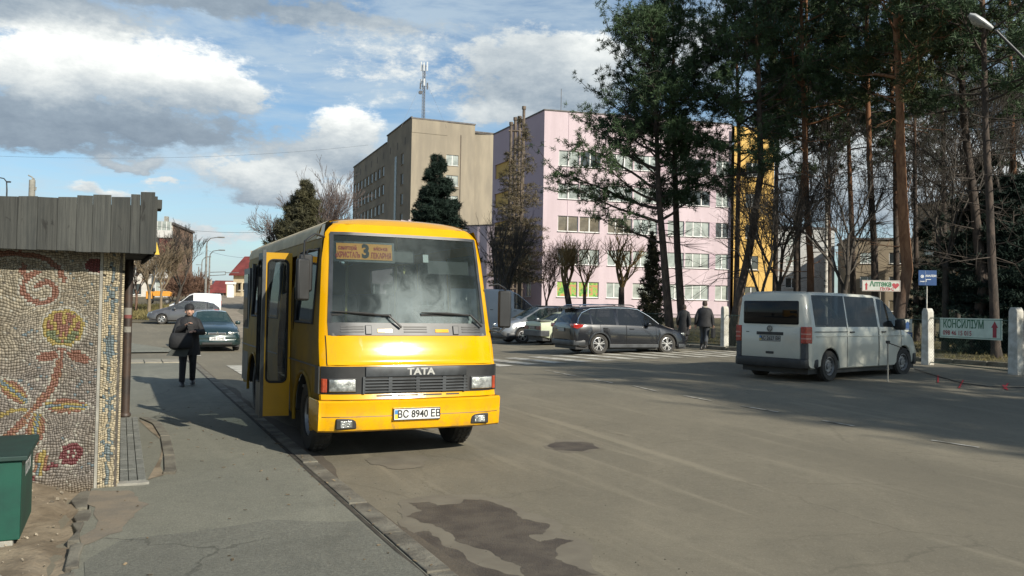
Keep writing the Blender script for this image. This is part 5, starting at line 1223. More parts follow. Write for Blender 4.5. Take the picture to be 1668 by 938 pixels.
# ------------------------------------------------ tall white panel van behind the SUV
P_wv = carpaint('pale_grey_van', (0.46,0.49,0.52), .35, coat=.4)
c0 = GP(835,548); h = SANG; z0 = HZ(1.0,46)
pv = vehicle('panel_van','tall pale grey panel van half hidden behind the bus mirror','van',(AT(880,46),46.6,z0),h,P_wv,
  [(-5.4,.40,.95,1.45,.93,2.40,.84),(-5.3,.32,.98,1.5,.96,2.46,.86),(-3,.30,.98,1.5,.96,2.48,.86),(-2.2,.30,.98,1.48,.955,2.45,.86),(-1.75,.30,.98,1.42,.95,2.25,.86),(-1.0,.30,.97,1.32,.93,1.72,.86),(-.55,.32,.96,1.18,.90,1.30,.84),(-.1,.36,.90,.98,.80,1.05,.7),(0,.45,.8,.8,.7,.82,.6)],
  [-.95,-4.3], .34, [(-2.05,-.75)], [(-2.2,-1.0),(-3.6,-2.3)], wstyle='steel', wind=(-1.7,-.62), crown=.03, gmat=M_glass_c, rim_r=.2, ww=.2)
# ------------------------------------------------ dark green car coming towards us
P_gr = carpaint('dark_teal_paint', (0.012,0.030,0.030), .25, .2, 1.0)
c0 = GP(353,573); h = R_(-64); o_ = c0
gc = vehicle('green_saloon_car','dark teal saloon car with pale number plate standing on the road behind the walking woman','car',(o_.x,o_.y,c0.z),h,P_gr,
  [(-4.55,.48,.62,.90,.60,.93,.5),(-4.5,.36,.80,.95,.76,.99,.66),(-4.0,.26,.86,.97,.80,1.04,.70),(-3.75,.25,.87,.97,.80,1.08,.68),(-3.1,.24,.88,.96,.81,1.35,.57),(-2.8,.24,.88,.95,.81,1.40,.56),(-2.1,.24,.88,.94,.81,1.415,.56),(-1.8,.24,.88,.93,.81,1.38,.57),(-1.15,.24,.88,.90,.80,.97,.70),(-.5,.26,.85,.80,.75,.83,.66),(-.12,.30,.78,.68,.68,.70,.56),(0,.36,.66,.58,.58,.60,.46)],
  [-.95,-3.65], .31, [(-3.7,-2.7),(-2.62,-1.4)], [(-3.4,-2.5),(-2.46,-1.4)], arch=.35, ww=.195, wind=(-1.78,-1.2), rearw=(-3.6,-3.14), gmat=glassmat('teal_glass',(.03,.06,.065),.35,.02), lower=None, rim_r=.2)
for s in (1,-1):
    q = MB(); q.prism([(.0,s*.36),(-.02,s*.50),(-.16,s*.76),(-.30,s*.80),(-.30,s*.60),(-.12,s*.36)],'z',.575,.69); q.build('headlight', M_lamp, gc, bevel=.012, smooth=40)
q = MB(); q.prism([(-.15,-.80),(.05,-.6),(.09,0),(.05,.6),(-.15,.80),(-.5,.88),(-.5,-.88)],'z',.24,.44); q.build('front_bumper', P_gr, gc, bevel=.03, smooth=40)
bx(gc,'grille',M_chrome,-.02,.015,-.30,.30,.60,.67,.01); bx(gc,'grille_gap',M_blk,-.02,.02,-.27,.27,.615,.655,.006)
q = MB(); q.prism([(-.05,-.03),(0,.045),(.05,-.03),(0,-.01)],'x',.02,.035); o = q.build('emblem', M_chrome, gc); o.location = (0,0,.66); o.rotation_euler = (0,0,0)
bx(gc,'lower_intake',M_black,.05,.095,-.5,.5,.26,.33,.01)
plate(gc, ML(.100,0,.46,PI/2), .52, .112, 'LHR 12745', .112, flag=False)
q = MB(); q.tube([(-3.2,0,1.42),(-3.45,0,1.75)],.006,5); q.build('aerial', M_blk, gc)
# ------------------------------------------------ grey hatchback and small vans on the left crossing
P_hg = carpaint('mid_grey_metallic', (0.12,0.12,0.125), .28, .5, .9)
hb_x = AT(296,50); h = R_(197)
hc = vehicle('grey_hatchback','mid grey hatchback facing left on the side street beyond the walking woman','car',(AT(242,48.5),48.5,HZ(-21,48.5)),h,P_hg,
  [(-4.25,.50,.66,.92,.64,.98,.5),(-4.22,.36,.82,1.0,.78,1.08,.6),(-3.9,.27,.88,1.02,.82,1.33,.56),(-3.4,.25,.89,1.01,.82,1.44,.58),(-2.6,.24,.89,.98,.82,1.475,.58),(-2.1,.24,.89,.96,.82,1.45,.58),(-1.5,.24,.89,.93,.81,1.20,.64),(-.95,.25,.88,.90,.79,.99,.72),(-.4,.27,.84,.80,.72,.84,.6),(-.08,.32,.74,.68,.60,.70,.5),(0,.38,.62,.6,.5,.62,.42)],
  [-.88,-3.53], .31, [(-3.9,-3.5),(-3.42,-2.5),(-2.44,-1.2)], [(-3.3,-2.44),(-2.42,-1.3)], arch=.35, ww=.2, scale=.92, wind=(-2.05,-1.0), rearw=(-4.2,-3.8), gmat=glassmat('grey_glass',(.05,.055,.06),.2,.02), rim_r=.21)
for s in (1,-1):
    q = MB(); q.prism([(-4.24,.78),(-4.24,.96),(-3.98,.98),(-4.05,.84)],'y',s*.55,s*.86); q.build('tail_lamp', M_redlamp, hc, bevel=.012)
hood_lamps(hc,-.05,.42,.72,.62,.74,.4)
P_w2 = carpaint('bright_white_van', (0.72,0.73,0.74), .3, coat=.5)
wv = vehicle('small_white_van','small bright white van parked beyond the grey hatchback','van',(AT(262,61),62.5,HZ(-26,62)),R_(203),P_w2,
  [(-4.3,.40,.76,1.1,.74,1.72,.66),(-4.22,.32,.86,1.12,.82,1.82,.70),(-3.0,.28,.88,1.12,.84,1.86,.70),(-2.0,.28,.88,1.10,.84,1.84,.70),(-1.6,.28,.88,1.06,.83,1.68,.70),(-.95,.28,.87,1.02,.80,1.10,.72),(-.4,.30,.82,.90,.74,.94,.6),(0,.40,.66,.72,.6,.75,.5)],
  [-.85,-3.5], .31, [(-1.95,-.95)], [(-2.1,-1.1)], wstyle='steel', wind=(-1.58,-.97), ww=.19, rim_r=.2, scale=.85)
bx(wv,'rear_window',M_glass,-4.32,-4.25,-.60,.60,1.15,1.6,.02); bx(wv,'tail_lamp',M_redlamp,-4.32,-4.24,.66,.76,.8,1.2,.01,sym=True)
P_dk = carpaint('dark_car_paint',(.03,.035,.04))
dk = vehicle('far_dark_car','dark car mostly hidden beyond the small white van','car',(AT(372,72),76,HZ(-25,74)),R_(203),P_dk,
  [(-4.25,.40,.66,.92,.64,.98,.5),(-4.1,.30,.82,1.0,.78,1.2,.6),(-3.4,.25,.89,1.01,.82,1.44,.58),(-2.1,.24,.89,.96,.82,1.45,.58),(-1.2,.24,.89,.93,.81,1.0,.64),(-.3,.27,.84,.80,.72,.84,.6),(0,.38,.62,.6,.5,.62,.42)],
  [-.88,-3.53], .31, [(-3.42,-2.5),(-2.44,-1.4)], [], wind=(-2.05,-1.2), ww=.2, rim_r=.21, mirror=False)
bx(dk,'tail_lamp',M_redlamp,-4.28,-4.1,.5,.78,.8,.95,.01,sym=True)
# orange tipper truck behind the bare trees
ot = thing('orange_truck','orange truck with a raised tarpaulin body behind the bare trees on the left','truck',(AT(264,74),74,HZ(-30,74)+.35),R_(195)); ot.scale = (.52,.52,.52)
M_or = mat('orange_body',(.62,.27,.03),.55,var=.15)
q = MB(); q.prism([(-1.3,1.3),(-1.5,1.9),(-1.2,2.15),(1.0,2.2),(1.45,1.9),(1.35,1.3)],'y',-1.0,1.0); q.build('cargo_body', M_or, ot, bevel=.05)
q = MB(); q.box(1.5,2.5,-.95,.95,.8,2.1); cb = q.build('cab', M_or, ot, bevel=.08); q = MB(); q.box(1.7,2.52,-.8,.8,1.45,1.95); q.build('cab_window', M_glass, cb)
q = MB(); q.box(-1.4,2.4,-.5,.5,.55,.9); q.build('chassis', M_blk, ot)
for x in (-.9,1.9):
    for s in (1,-1): wheel(ot,(x,s*.85,.42),.42,.22,s,style='steel',n=16)
# ================================================================== buildings
M_pink = mat('pink_render', (0.52,0.425,0.455), 0.85, var=0.0, col2=(0.45,0.365,0.39), vscale=.6, coordv=(1,1,.18))
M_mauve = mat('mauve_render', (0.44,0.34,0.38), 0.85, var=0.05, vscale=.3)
M_ochre = mat('yellow_render', (0.54,0.34,0.095), 0.85, var=0.06, vscale=.3)
M_beige = mat('beige_render', (0.305,0.262,0.195), 0.9, var=0.0, col2=(0.225,0.195,0.150), vscale=.42, coordv=(1,1,.22), bump=.3, bscale=3)
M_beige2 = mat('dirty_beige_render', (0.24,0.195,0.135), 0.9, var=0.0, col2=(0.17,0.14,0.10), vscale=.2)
M_pvc = mat('white_window_frame', (0.62,0.62,0.60), 0.5, var=0); M_oldfr = mat('weathered_window_frame', (0.30,0.26,0.20), 0.7, var=.2)
M_cap = mat('roof_edging', (0.11,0.10,0.095), 0.7, var=.2); M_brick = mat('plinth_brick', (0.20,0.13,0.09), 0.9, var=.3, vscale=2)
def panemat(name, c, r=.08): return mat(name, c, r, 0, 0, var=0.0, col2=tuple(x*.6 for x in c), vscale=1.1, spec=.9)
PN = [panemat('pane_curtain',(.33,.37,.35)), panemat('pane_dark',(.035,.042,.045)), panemat('pane_drape',(.17,.145,.105)), panemat('pane_blind',(.34,.37,.34))]
M_film = bpy.data.materials.new('green_window_film'); M_film.use_nodes = True; N = NT(M_film.node_tree); tcn = N.node('ShaderNodeTexCoord')
nn = N.noise(tcn.outputs['Object'],2.2,4,.6,.5); N.put(N.n['Principled BSDF'].inputs['Base Color'], N.mix(N.rng(nn,.45,.5), (.06,.22,.03,1), N.mix(N.rng(N.noise(tcn.outputs['Object'],3.1,3,.5),.5,.54),(.22,.36,.06,1),(.42,.20,.08,1))))
WC = {}
def window(parent, M, w, h, n, pane, frame=None, sill=True):
    frame = frame or M_pvc; k = (round(w,2), round(h,2), n, frame.name, sill)
    if k not in WC:
        q = MB(); f = .07
        q.box(0,w,.0,.06,0,f); q.box(0,w,.0,.06,h-f,h); q.box(0,f,.003,.063,f,h-f); q.box(w-f,w,.003,.063,f,h-f)
        for i in range(1,n): x = w*i/n; q.box(x-.055,x+.055,-.006,.057,f,h-f)
        if sill: q.box(-.04,w+.04,-.26,-.02,-.05,-.012)
        a = q.build('window', frame); me = a.data; bpy.data.objects.remove(a)
        q = MB(); q.box(f*.5,w-f*.5,.026,.04,f*.5,h-f*.5); b = q.build('pane', PN[0]); mp = b.data; bpy.data.objects.remove(b); WC[k] = (me, mp)
    me, mp = WC[k]; o = bpy.data.objects.new('window', me); COL.objects.link(o); o.parent = parent; o.matrix_local = M
    kk = k+(pane.name,)
    if kk not in WC:
        m2 = mp.copy(); m2.materials[0] = pane; WC[kk] = m2
    c = bpy.data.objects.new('pane', WC[kk]); COL.objects.link(c); c.parent = o; return o
def facade(parent, M, L, z0, z1, ops, m, name='wall', rev=.18):
    """wall in local x 0..L facing -y with openings (x0,x1,z0,z1), transformed by M"""
    xs = sorted({0,L}|{o[0] for o in ops}|{o[1] for o in ops}); zs = sorted({z0,z1}|{o[2] for o in ops}|{o[3] for o in ops}); q = MB()
    for i in range(len(xs)-1):
        for j in range(len(zs)-1):
            xm, zm = (xs[i]+xs[i+1])/2, (zs[j]+zs[j+1])/2
            if any(o[0]<xm<o[1] and o[2]<zm<o[3] for o in ops): continue
            q.poly([(xs[i],0,zs[j]),(xs[i+1],0,zs[j]),(xs[i+1],0,zs[j+1]),(xs[i],0,zs[j+1])])
    for (a,b,c,d) in ops:
        q.poly([(a,0,c),(b,0,c),(b,rev,c),(a,rev,c)]); q.poly([(a,0,d),(b,0,d),(b,rev,d),(a,rev,d)])
        q.poly([(a,0,c),(a,0,d),(a,rev,d),(a,rev,c)]); q.poly([(b,0,c),(b,0,d),(b,rev,d),(b,rev,c)])
    q.v = [tuple(M @ Vector(p)) for p in q.v]
    return q.build(name, m, parent, weld=True)
def slab(parent, name, m, poly, z0, z1): q = MB(); q.prism(poly,'z',z0,z1); return q.build(name, m, parent)
# ---- pink hospital block
Ax, Ay = AT(882,84.5), 84.5; fa = math.atan2(.242,.97)
pk_ = thing('pink_building','five storey pink building with white windows and a yellow end section behind the pines','building',(Ax,Ay,.6),fa)
lf = math.atan2(.915,-.404)-fa                       # left face direction in building space
LW = 13.6; sills = [2.4,5.77,9.15,12.5,15.9]; rp = random.Random(3)
ops = []; wins = []
for r, z in enumerate(sills):
    for (a,b,n) in ((1.6,3.8,2),(3.93,6.15,2),(7.05,9.75,3),(9.9,12.6,3),(13.8,15.7,2),(15.85,18.66,3),(19.4,21.0,2)):
        if r == 0 and a == 7.05: a, b, n = 7.0, 8.7, 2
        ops.append((a,b,z,z+1.6)); pn = PN[2] if (r == 2 and a < 9) else rp.choice([0,3,0,3,0,1]) 
        wins.append((a,b,z,n,PN[pn] if isinstance(pn,int) else pn, r))
I4 = Matrix.Identity(4)
facade(pk_, I4, 21.2, -1.2, 21.5, ops, M_pink)
for (a,b,z,n,pn,r) in wins:
    if r == 0 and a < 4: pn = M_film
    window(pk_, Matrix.Translation((a,.12,z)), b-a, 1.6, n, pn)
for r, z in enumerate(sills):                        # darker panels between windows of one bay
    for (a,b) in ((12.6,13.8),(18.66,19.4)):
        q = MB(); q.box(a+.02,b-.02,-.012,.0,z-.05,z+1.65); q.build('mauve_panel', M_mauve, pk_)
facade(pk_, Matrix.Translation((21.2,-.6,0)), 4.6, -1.2, 21.2, [(1.4,3.0,z,z+1.5) for z in sills], M_ochre, 'yellow_wall')
for z in sills: window(pk_, Matrix.Translation((22.6,-.48,z)), 1.6, 1.5, 2, PN[1])
Mside = Matrix.Translation((0,0,0)) @ Matrix.Rotation(lf+PI,4,'Z') @ Matrix.Translation((-LW,0,0))
fo = [(.6,5.6,z+.2,z+1.9) for z in sills[1:]]+[(9.6,11.0,z,z+1.5) for z in sills[:2]]
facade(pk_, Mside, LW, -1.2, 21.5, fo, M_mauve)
for z in sills[1:]:
    q = MB(); q.box(.6,5.6,.15,.2,z+.2,z+1.9); q.v = [tuple(Mside @ Vector(p)) for p in q.v]; q.build('loggia_panel', M_ochre, pk_)
for z in sills[:2]: window(pk_, Mside @ Matrix.Translation((9.6,.1,z)), 1.4, 1.5, 2, PN[1])
e0 = Vector((math.cos(lf),math.sin(lf)))*LW
slab(pk_,'flat_roof',M_cap,[(.02,.02),(25.7,.02),(25.7,14),(e0.x+.1,e0.y)],21.35,21.42)
q = MB(); q.box(-.08,21.25,-.08,.10,21.5,21.62); q.build('roof_edge', M_cap, pk_)
q = MB(); q.box(-.08,LW+.08,-.08,.10,21.5,21.62); q.v = [tuple(Mside @ Vector(p)) for p in q.v]; q.build('roof_edge', M_cap, pk_)
slab(pk_,'end_wall',M_ochre,[(25.8,-.6),(26.0,-.6),(26.0,14),(25.8,14)],-1.2,21.2)
slab(pk_,'back_wall',M_pink,[(25.7,13.8),(25.7,14),(e0.x,e0.y+.2),(e0.x,e0.y)],-1.2,21.5)
q = MB(); q.box(0.0,21.2,-.06,-.002,-1.2,.35); q.build('brick_plinth', M_brick, pk_)
q = MB(); q.box(2.6,2.63,-.03,0,.4,21.4); q.build('downpipe', M_mauve, pk_)
q = MB(); q.tube([(1.9,.5,21.5),(1.9,.5,24)],.03,5); q.build('aerial', M_cap, pk_)
# chimney pipes beside its left face
cp = thing('chimney_pipes','cluster of tall weathered chimney pipes beside the shaded side of the pink building','chimney',(AT(838,80.5),80.5,.6))
M_flue = mat('weathered_flue', (0.13,0.10,0.075), 0.8, var=0.25, vscale=1.5)
for i, (x, top) in enumerate(((-.62,19.0),(-.22,19.5),(.2,19.6),(.6,20.6))):
    q = MB(); q.tube([(x,.1*(i%2),-1),(x,.1*(i%2),top)],.14,10); q.tube([(x,.1*(i%2),top),(x,.1*(i%2),top+.3)],.20,10); q.build('pipe', M_flue, cp, smooth=50)
for z in (3,7,11,15,18.4): q = MB(); q.box(-.85,.85,-.12,.22,z,z+.12); q.build('bracket', M_flue, cp)
# ---- low pink wing
wgx = AT(585,92); wg = thing('low_pink_wing','low pale pink wing running between the bus roof and the small spruce','building',(wgx,92,.6),math.atan2(-8,AT(803,84)-wgx))
WL = math.hypot(AT(803,84)-wgx,8)
wo_ = []; 
for z in (2.0,5.4): wo_ += [(1.0+2.5*i,2.8+2.5*i,z,z+1.6) for i in range(int(WL/2.5)-1)]
facade(wg, I4, WL, -1.2, 9.55, wo_, M_pink)
for (a,b,c,d) in wo_: window(wg, Matrix.Translation((a,.12,c)), b-a, d-c, 2, PN[1], sill=False)
slab(wg,'flat_roof',M_cap,[(0,.01),(WL,.01),(WL,9),(0,9)],9.4,9.5)
q = MB(); q.box(-.05,WL+.05,-.06,.1,9.55,9.65); q.build('roof_edge', M_cap, wg)
for i in range(5):
    q = MB(); x = WL*.27+i*1.0; q.prism([(x,9.65),(x+.9,9.65),(x+.85,10.5)],'y',.0,1.6); q.build('saw_tooth', M_pink, wg)
slab(wg,'side_wall',M_pink,[(0,0),(.2,0),(.2,9),(0,9)],-1.2,9.55)
# ---- beige tower block
Bx = AT(665,133); bfa = math.atan2(.38,.924); bg_ = thing('beige_tower','tall beige rendered tower block with an aerial mast on its roof','building',(Bx,133,.8),bfa)
Z = lambda z: z-.8
bo = [(5.9,8.0,Z(26.8-1.75-3.37*k),Z(26.8-3.37*k)) for k in range(7)]
facade(bg_, I4, 10.8, -1.5, Z(32.1), bo, M_beige)
facade(bg_, Matrix.Translation((10.8,.35,0)), 3.6, -1.5, Z(31.0), [], M_beige)
for (a,b,c,d) in bo: window(bg_, Matrix.Translation((a,.12,c)), b-a, d-c, 2, PN[3])
q = MB(); q.box(.0,6.0,-.06,-.002,Z(29.9),Z(32.1)); q.build('parapet_band', M_beige, bg_)
q = MB(); q.box(8.4,10.8,-.10,-.002,-1.5,Z(30.2)); q.build('pilaster', M_beige, bg_)
q = MB(); q.box(8.28,8.38,-.05,-.003,-1.5,Z(30.2)); q.build('downpipe', M_flue, bg_)
Ms = Matrix.Rotation(PI/2+PI,4,'Z') @ Matrix.Translation((-46,0,0))   # left side, x=46 is the near corner
so2 = []
for k in range(8):
    zt = 27.3-3.37*k
    so2 += [(46-t-2.3,46-t,Z(zt-1.9),Z(zt)) for t in [15+3.15*i for i in range(10)]]
    so2 += [(46-6.6,46-4.9,Z(zt+.1-1.9),Z(zt+.1))]
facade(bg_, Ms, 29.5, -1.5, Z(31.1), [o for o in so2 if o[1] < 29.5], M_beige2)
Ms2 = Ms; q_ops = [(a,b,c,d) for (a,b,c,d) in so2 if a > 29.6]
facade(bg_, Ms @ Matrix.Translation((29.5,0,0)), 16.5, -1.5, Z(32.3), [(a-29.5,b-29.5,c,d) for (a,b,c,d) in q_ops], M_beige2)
for (a,b,c,d) in so2:
    if 29.5 > b or a > 29.6: window(bg_, Ms @ Matrix.Translation((a,.12,c)), b-a, d-c, 3 if b-a > 2 else 2, PN[1] if random.Random(a*c).random() < .5 else PN[2], M_oldfr, sill=True)
q = MB(); q.box(46-10.5,46-9.2,-.08,-.002,0,Z(27.5)); q.v = [tuple(Ms @ Vector(p)) for p in q.v]; q.build('stair_glazing', mat('glass_blocks',(.20,.22,.20),.4,var=.3,vscale=3), bg_)
for t in (4,9,14,19,24,29,34,39,43):
    q = MB(); q.box(46-t-.25,46-t+.25,-.01,-.002,Z(28.6),Z(29.8)); q.v = [tuple(Ms @ Vector(p)) for p in q.v]; q.build('vent_slot', mat('vent_dark',(.09,.075,.06),.9,var=0), bg_)
slab(bg_,'flat_roof',M_cap,[(.02,.02),(10.78,.02),(14.3,.4),(14.3,45),(.02,45)],Z(30.8),Z(30.9))
q = MB(); q.box(-.12,10.9,-.12,.1,Z(32.1),Z(32.32)); q.build('roof_edge', M_cap, bg_)
q = MB(); q.box(10.9,14.5,.22,.45,Z(31.0),Z(31.2)); q.build('roof_edge', M_cap, bg_)
for a, b, z in ((-.1,29.4,31.1),(29.4,46,32.3)):
    q = MB(); q.box(a,b,-.15,.1,Z(z),Z(z+.18)); q.v = [tuple(Ms @ Vector(p)) for p in q.v]; q.build('roof_edge', M_cap, bg_)
slab(bg_,'side_wall',M_beige,[(14.2,.4),(14.4,.4),(14.4,45.5),(14.2,45.5)],-1.5,Z(31))
slab(bg_,'side_wall',M_beige,[(10.7,.2),(10.8,.2),(10.8,16),(10.7,16)],Z(30.9),Z(32.1)); slab(bg_,'side_wall',M_beige,[(0.1,16.3),(10.8,16.3),(10.8,16.5),(.1,16.5)],Z(30.9),Z(32.2))
# mast on the roof
Mg = Matrix.Translation((Bx,133,0)) @ Matrix.Rotation(bfa,4,'Z'); mp = Mg @ Vector((2.5,2.2,0))
ms = thing('antenna_mast','thin lattice aerial mast with pale panel antennas on the beige tower roof','antenna',(mp.x,mp.y,31.7))
M_steel = mat('mast_steel', (0.13,0.13,0.135), 0.6, .3, var=.1); q = MB(); H_ = 10.0
for (x,y) in ((-.22,-.2),(.22,-.2),(0,.25)): q.tube([(x,y,-.8),(x,y,H_)],.045,5)
for k in range(20):
    z = k*.5; P_ = [(-.22,-.2),(.22,-.2),(0,.25)]
    for i in range(3): a, b_ = P_[i], P_[(i+1)%3]; q.tube([(*a,z),(*b_,z+.5)],.022,4); q.tube([(*a,z),(*b_,z)],.02,4)
q.build('lattice', M_steel, ms)
for (x,y,z,h,c) in ((-.48,-.1,9.0,1.5,0),(.5,-.1,9.0,1.5,0),(0,-.45,8.9,1.4,0),(-.55,-.2,5.9,1.1,1),(.58,-.2,5.9,1.1,1),(.1,-.5,6.4,1.2,0),(-.5,.2,6.9,.8,0)):
    q = MB(); q.box(x-.12,x+.12,y-.07,y+.07,z,z+h); q.build('panel_antenna', M_steel if c else mat('antenna_white',(.55,.57,.58),.5,var=0), ms, bevel=.02)
    q = MB(); q.tube([(x,y+.05,z+h*.5),(0,0,z+h*.5)],.025,4); q.build('antenna_arm', M_steel, ms)
q = MB(); q.lathe([(.0,0),(.32,.02),(.34,.1),(.0,.14)],(-.55,-.25,5.4),'y',14); q.build('dish', M_steel, ms, smooth=50)
for (x,y) in ((-3.5,-1),(4,-1),(0,4)): q = MB(); q.tube([(0,0,8),(x,y,-.6)],.014,3); q.build('guy_wire', M_steel, ms)
# ---- right-hand beige blocks behind the trees
def block(name, label, x, y, ang, L, depth, ztop, rows, wgap, ww, m, base=.6):
    t = thing(name, label, 'building', (x,y,base), ang); ops = [(1.6+wgap*i,1.6+wgap*i+ww,z,z+1.5) for z in rows for i in range(int((L-2)/wgap))]
    facade(t, I4, L, -1.5, ztop, ops, m); 
    for (a,b,c,d) in ops: window(t, Matrix.Translation((a,.12,c)), b-a, d-c, 2, PN[random.Random(a*7+c).choice([0,1,1,2])])
    slab(t,'flat_roof',M_cap,[(-.2,-.2),(L+.2,-.2),(L+.2,depth),(-.2,depth)],ztop,ztop+.25)
    for q_ in ([(-.02,.0),(.2,.02),(.2,depth-.3),(0,depth-.3)],[(L-.2,.02),(L,.0),(L,depth-.3),(L-.2,depth-.3)],[(0,depth-.3),(L,depth-.3),(L,depth-.1),(0,depth-.1)]): slab(t,'side_wall',m,q_,-1.5,ztop)
    return t
block('beige_block','long four storey beige block behind the trees on the right','',0,0,0,1,1,1,[],1,1,M_beige2) if False else None
block('beige_block','long four storey beige block behind the trees on the right',AT(1487,98),98,math.atan2(-.95,.316),42,12,14.0,[1.6,4.8,8.0,11.2][:4],4.2,2.2,M_beige)
block('brown_block','lower brown block further back left of the long beige block',AT(1380,112),112,math.atan2(-.25,.97),16,10,11.2,[1.6,4.8,8.0],3.6,1.9,M_beige2)
block('grey_block','pale grey block glimpsed between trunks right of the yellow wall',AT(1262,120),120,.1,9,10,13.5,[1.6,4.8,8.0,11.0],3.6,1.9,mat('pale_grey_render',(.36,.36,.35),.9,var=.1))
# ---- left apartment block
ap = thing('apartment_block','white and maroon apartment block with glazed balconies behind bare trees at the left','building',(AT(196,112),112,1.8),SANG*.4)
W_a = 6.4; az_ = 10.6
facade(ap, I4, W_a, -1, az_, [(1.0,2.6,z,z+1.5) for z in (.9,3.7,6.5)]+[(3.4,5.0,z,z+1.5) for z in (.9,3.7,6.5)], mat('white_render',(.52,.49,.44),.85,var=.08))
for z in (.9,3.7,6.5): window(ap, Matrix.Translation((1.0,.12,z)),1.6,1.5,2,PN[1]); window(ap, Matrix.Translation((3.4,.12,z)),1.6,1.5,2,PN[1])
M_maroon = mat('maroon_brick',(.12,.035,.03),.85,var=.2)
q = MB(); q.box(4.9,6.45,-.9,-.01,6.2,8.6); q.build('maroon_bay', M_maroon, ap)
for z in (.4,3.2,8.7):
    q = MB(); q.box(4.6,6.5,-1.1,-.01,z,z+1.0); bl_ = q.build('balcony', mat('balcony_white',(.50,.49,.47),.7,var=.05), ap)
    q = MB(); q.box(4.65,6.45,-1.05,-.95,z+1.0,z+2.2); q.build('glazing', PN[3], bl_)
    for x in (4.65,5.25,5.85,6.4): q = MB(); q.box(x-.04,x+.04,-1.09,-1.05,z+1,z+2.2); q.build('mullion', M_pvc, bl_)
slab(ap,'flat_roof',M_cap,[(-.2,-.2),(W_a+.2,-.2),(W_a+.2,14),(-.2,14)],az_,az_+.3); slab(ap,'side_wall',M_brick,[(W_a-.2,.02),(W_a,.0),(W_a,13.8),(W_a-.2,13.8)],-1,az_); slab(ap,'side_wall',M_brick,[(0,.02),(.2,.02),(.2,13.8),(0,13.8)],-1,az_)
for i in range(3): q = MB(); q.box(1+i*1.8,1.5+i*1.8,3,3.6,az_+.3,az_+1.0+.2*i); q.build('chimney', M_conc, ap)
# ---- house with red roof and low brown-roofed houses
M_redroof = mat('red_roof',(.17,.035,.03),.7,var=.25,vscale=.6); M_cream = mat('cream_wall',(.52,.44,.30),.85,var=.08)
def house(name, label, px, d, L, D, zb, ze, zr, ang, mr, mw, chim=((.5,.5),), porch=False):
    t = thing(name, label, 'house', (AT(px,d),d,zb), ang); q = MB(); q.box(0,L,0,D,-1,ze-zb); w_ = q.build('wall', mw, t)
    q = MB(); e = ze-zb; r = zr-zb; q.prism([(-.5,e-.15),(D/2,r),(D+.5,e-.15),(D+.5,e-.35),(D/2,r-.2),(-.5,e-.35)],'x',-.5,L+.5); rf_ = q.build('roof', mr, t)
    q = MB(); q.prism([(0,e-.2),(D,e-.2),(D/2,r-.2)],'x',.02,.2); q.build('gable', mw, t)
    for (fx_, fy_) in chim: q = MB(); q.box(L*fx_-.35,L*fx_+.35,D*fy_-.35,D*fy_+.35,r-1.2,r+.9); q.build('chimney', mat('cream_brick',(.50,.42,.34),.85,var=.1), rf_)
    for i in range(int(L/2.6)):
        window(t, Matrix.Translation((.8+i*2.6,-.03,.9)),1.2,1.2,2,PN[1])
    return t
h1 = house('red_roofed_house','cream house with steep red roof at the end of the cobbled road',379,128,9,8,2.9,6.4,9.3,R_(-12),M_redroof,M_cream,((.12,.5),(.7,.4)))
q = MB(); q.box(-.02,2.6,-2.0,-.01,2.0,2.15); q.build('porch_roof', M_cream, h1)
for x in (.1,1.3,2.5): q = MB(); q.box(x-.12,x+.12,-1.9,-1.7,-1,2.0); q.build('porch_column', M_cream, h1)
house('brown_roofed_house','low house with a long dark maroon roof left of the red roofed house',345,150,8.5,7,1.8,4.0,6.0,R_(4),M_redroof,M_brick,((.5,.5),(.85,.5)))
house('brown_roofed_house','smaller low house with a maroon roof in the gap behind the thin lamp posts',318,165,6.5,7,1.5,3.8,5.6,R_(8),M_redroof,M_cream,((.3,.5),))
q = thing('white_pillar','small white gate pillar beside the top of the cobbled road','pillar',(AT(375,118),118,2.8))
p = MB(); p.box(-.4,.4,-.3,.3,-.5,1.7); p.build('shaft', M_white, q); p = MB(); p.box(-.65,.65,-.4,.4,1.7,2.0); p.build('cap', M_white, q)
# ================================================================== trees
M_needle = mat('pine_needles', (0.056,0.094,0.038), 0.65, var=0.0, col2=(0.026,0.048,0.023), vscale=.9, spec=.25)
M_needle2 = mat('olive_pine_needles', (0.070,0.080,0.020), 0.65, var=0.0, col2=(0.020,0.033,0.013), vscale=.35, spec=.25)
M_spr = mat('spruce_needles', (0.020,0.036,0.026), 0.7, var=0.0, col2=(0.010,0.020,0.015), vscale=1.0, spec=.2)
M_larch = mat('ochre_twigs', (0.13,0.098,0.050), 0.8, var=0.0, col2=(0.060,0.055,0.034), vscale=1.5)
M_thuja = mat('brown_green_needles', (0.075,0.070,0.030), 0.75, var=0.0, col2=(0.035,0.036,0.018), vscale=.8)
M_twig = mat('grey_twigs', (0.052,0.044,0.036), 0.85, var=.2); M_willow = mat('willow_twigs', (0.22,0.145,0.055), 0.8, var=.2, vscale=1); M_rtwig = mat('reddish_twigs', (0.15,0.085,0.055), .85, var=.2)
M_bark = mat('grey_brown_bark', (0.075,0.060,0.047), 0.95, var=0.0, col2=(0.035,0.028,0.024), vscale=6, bump=1.0, bscale=18, coordv=(1,1,.35))
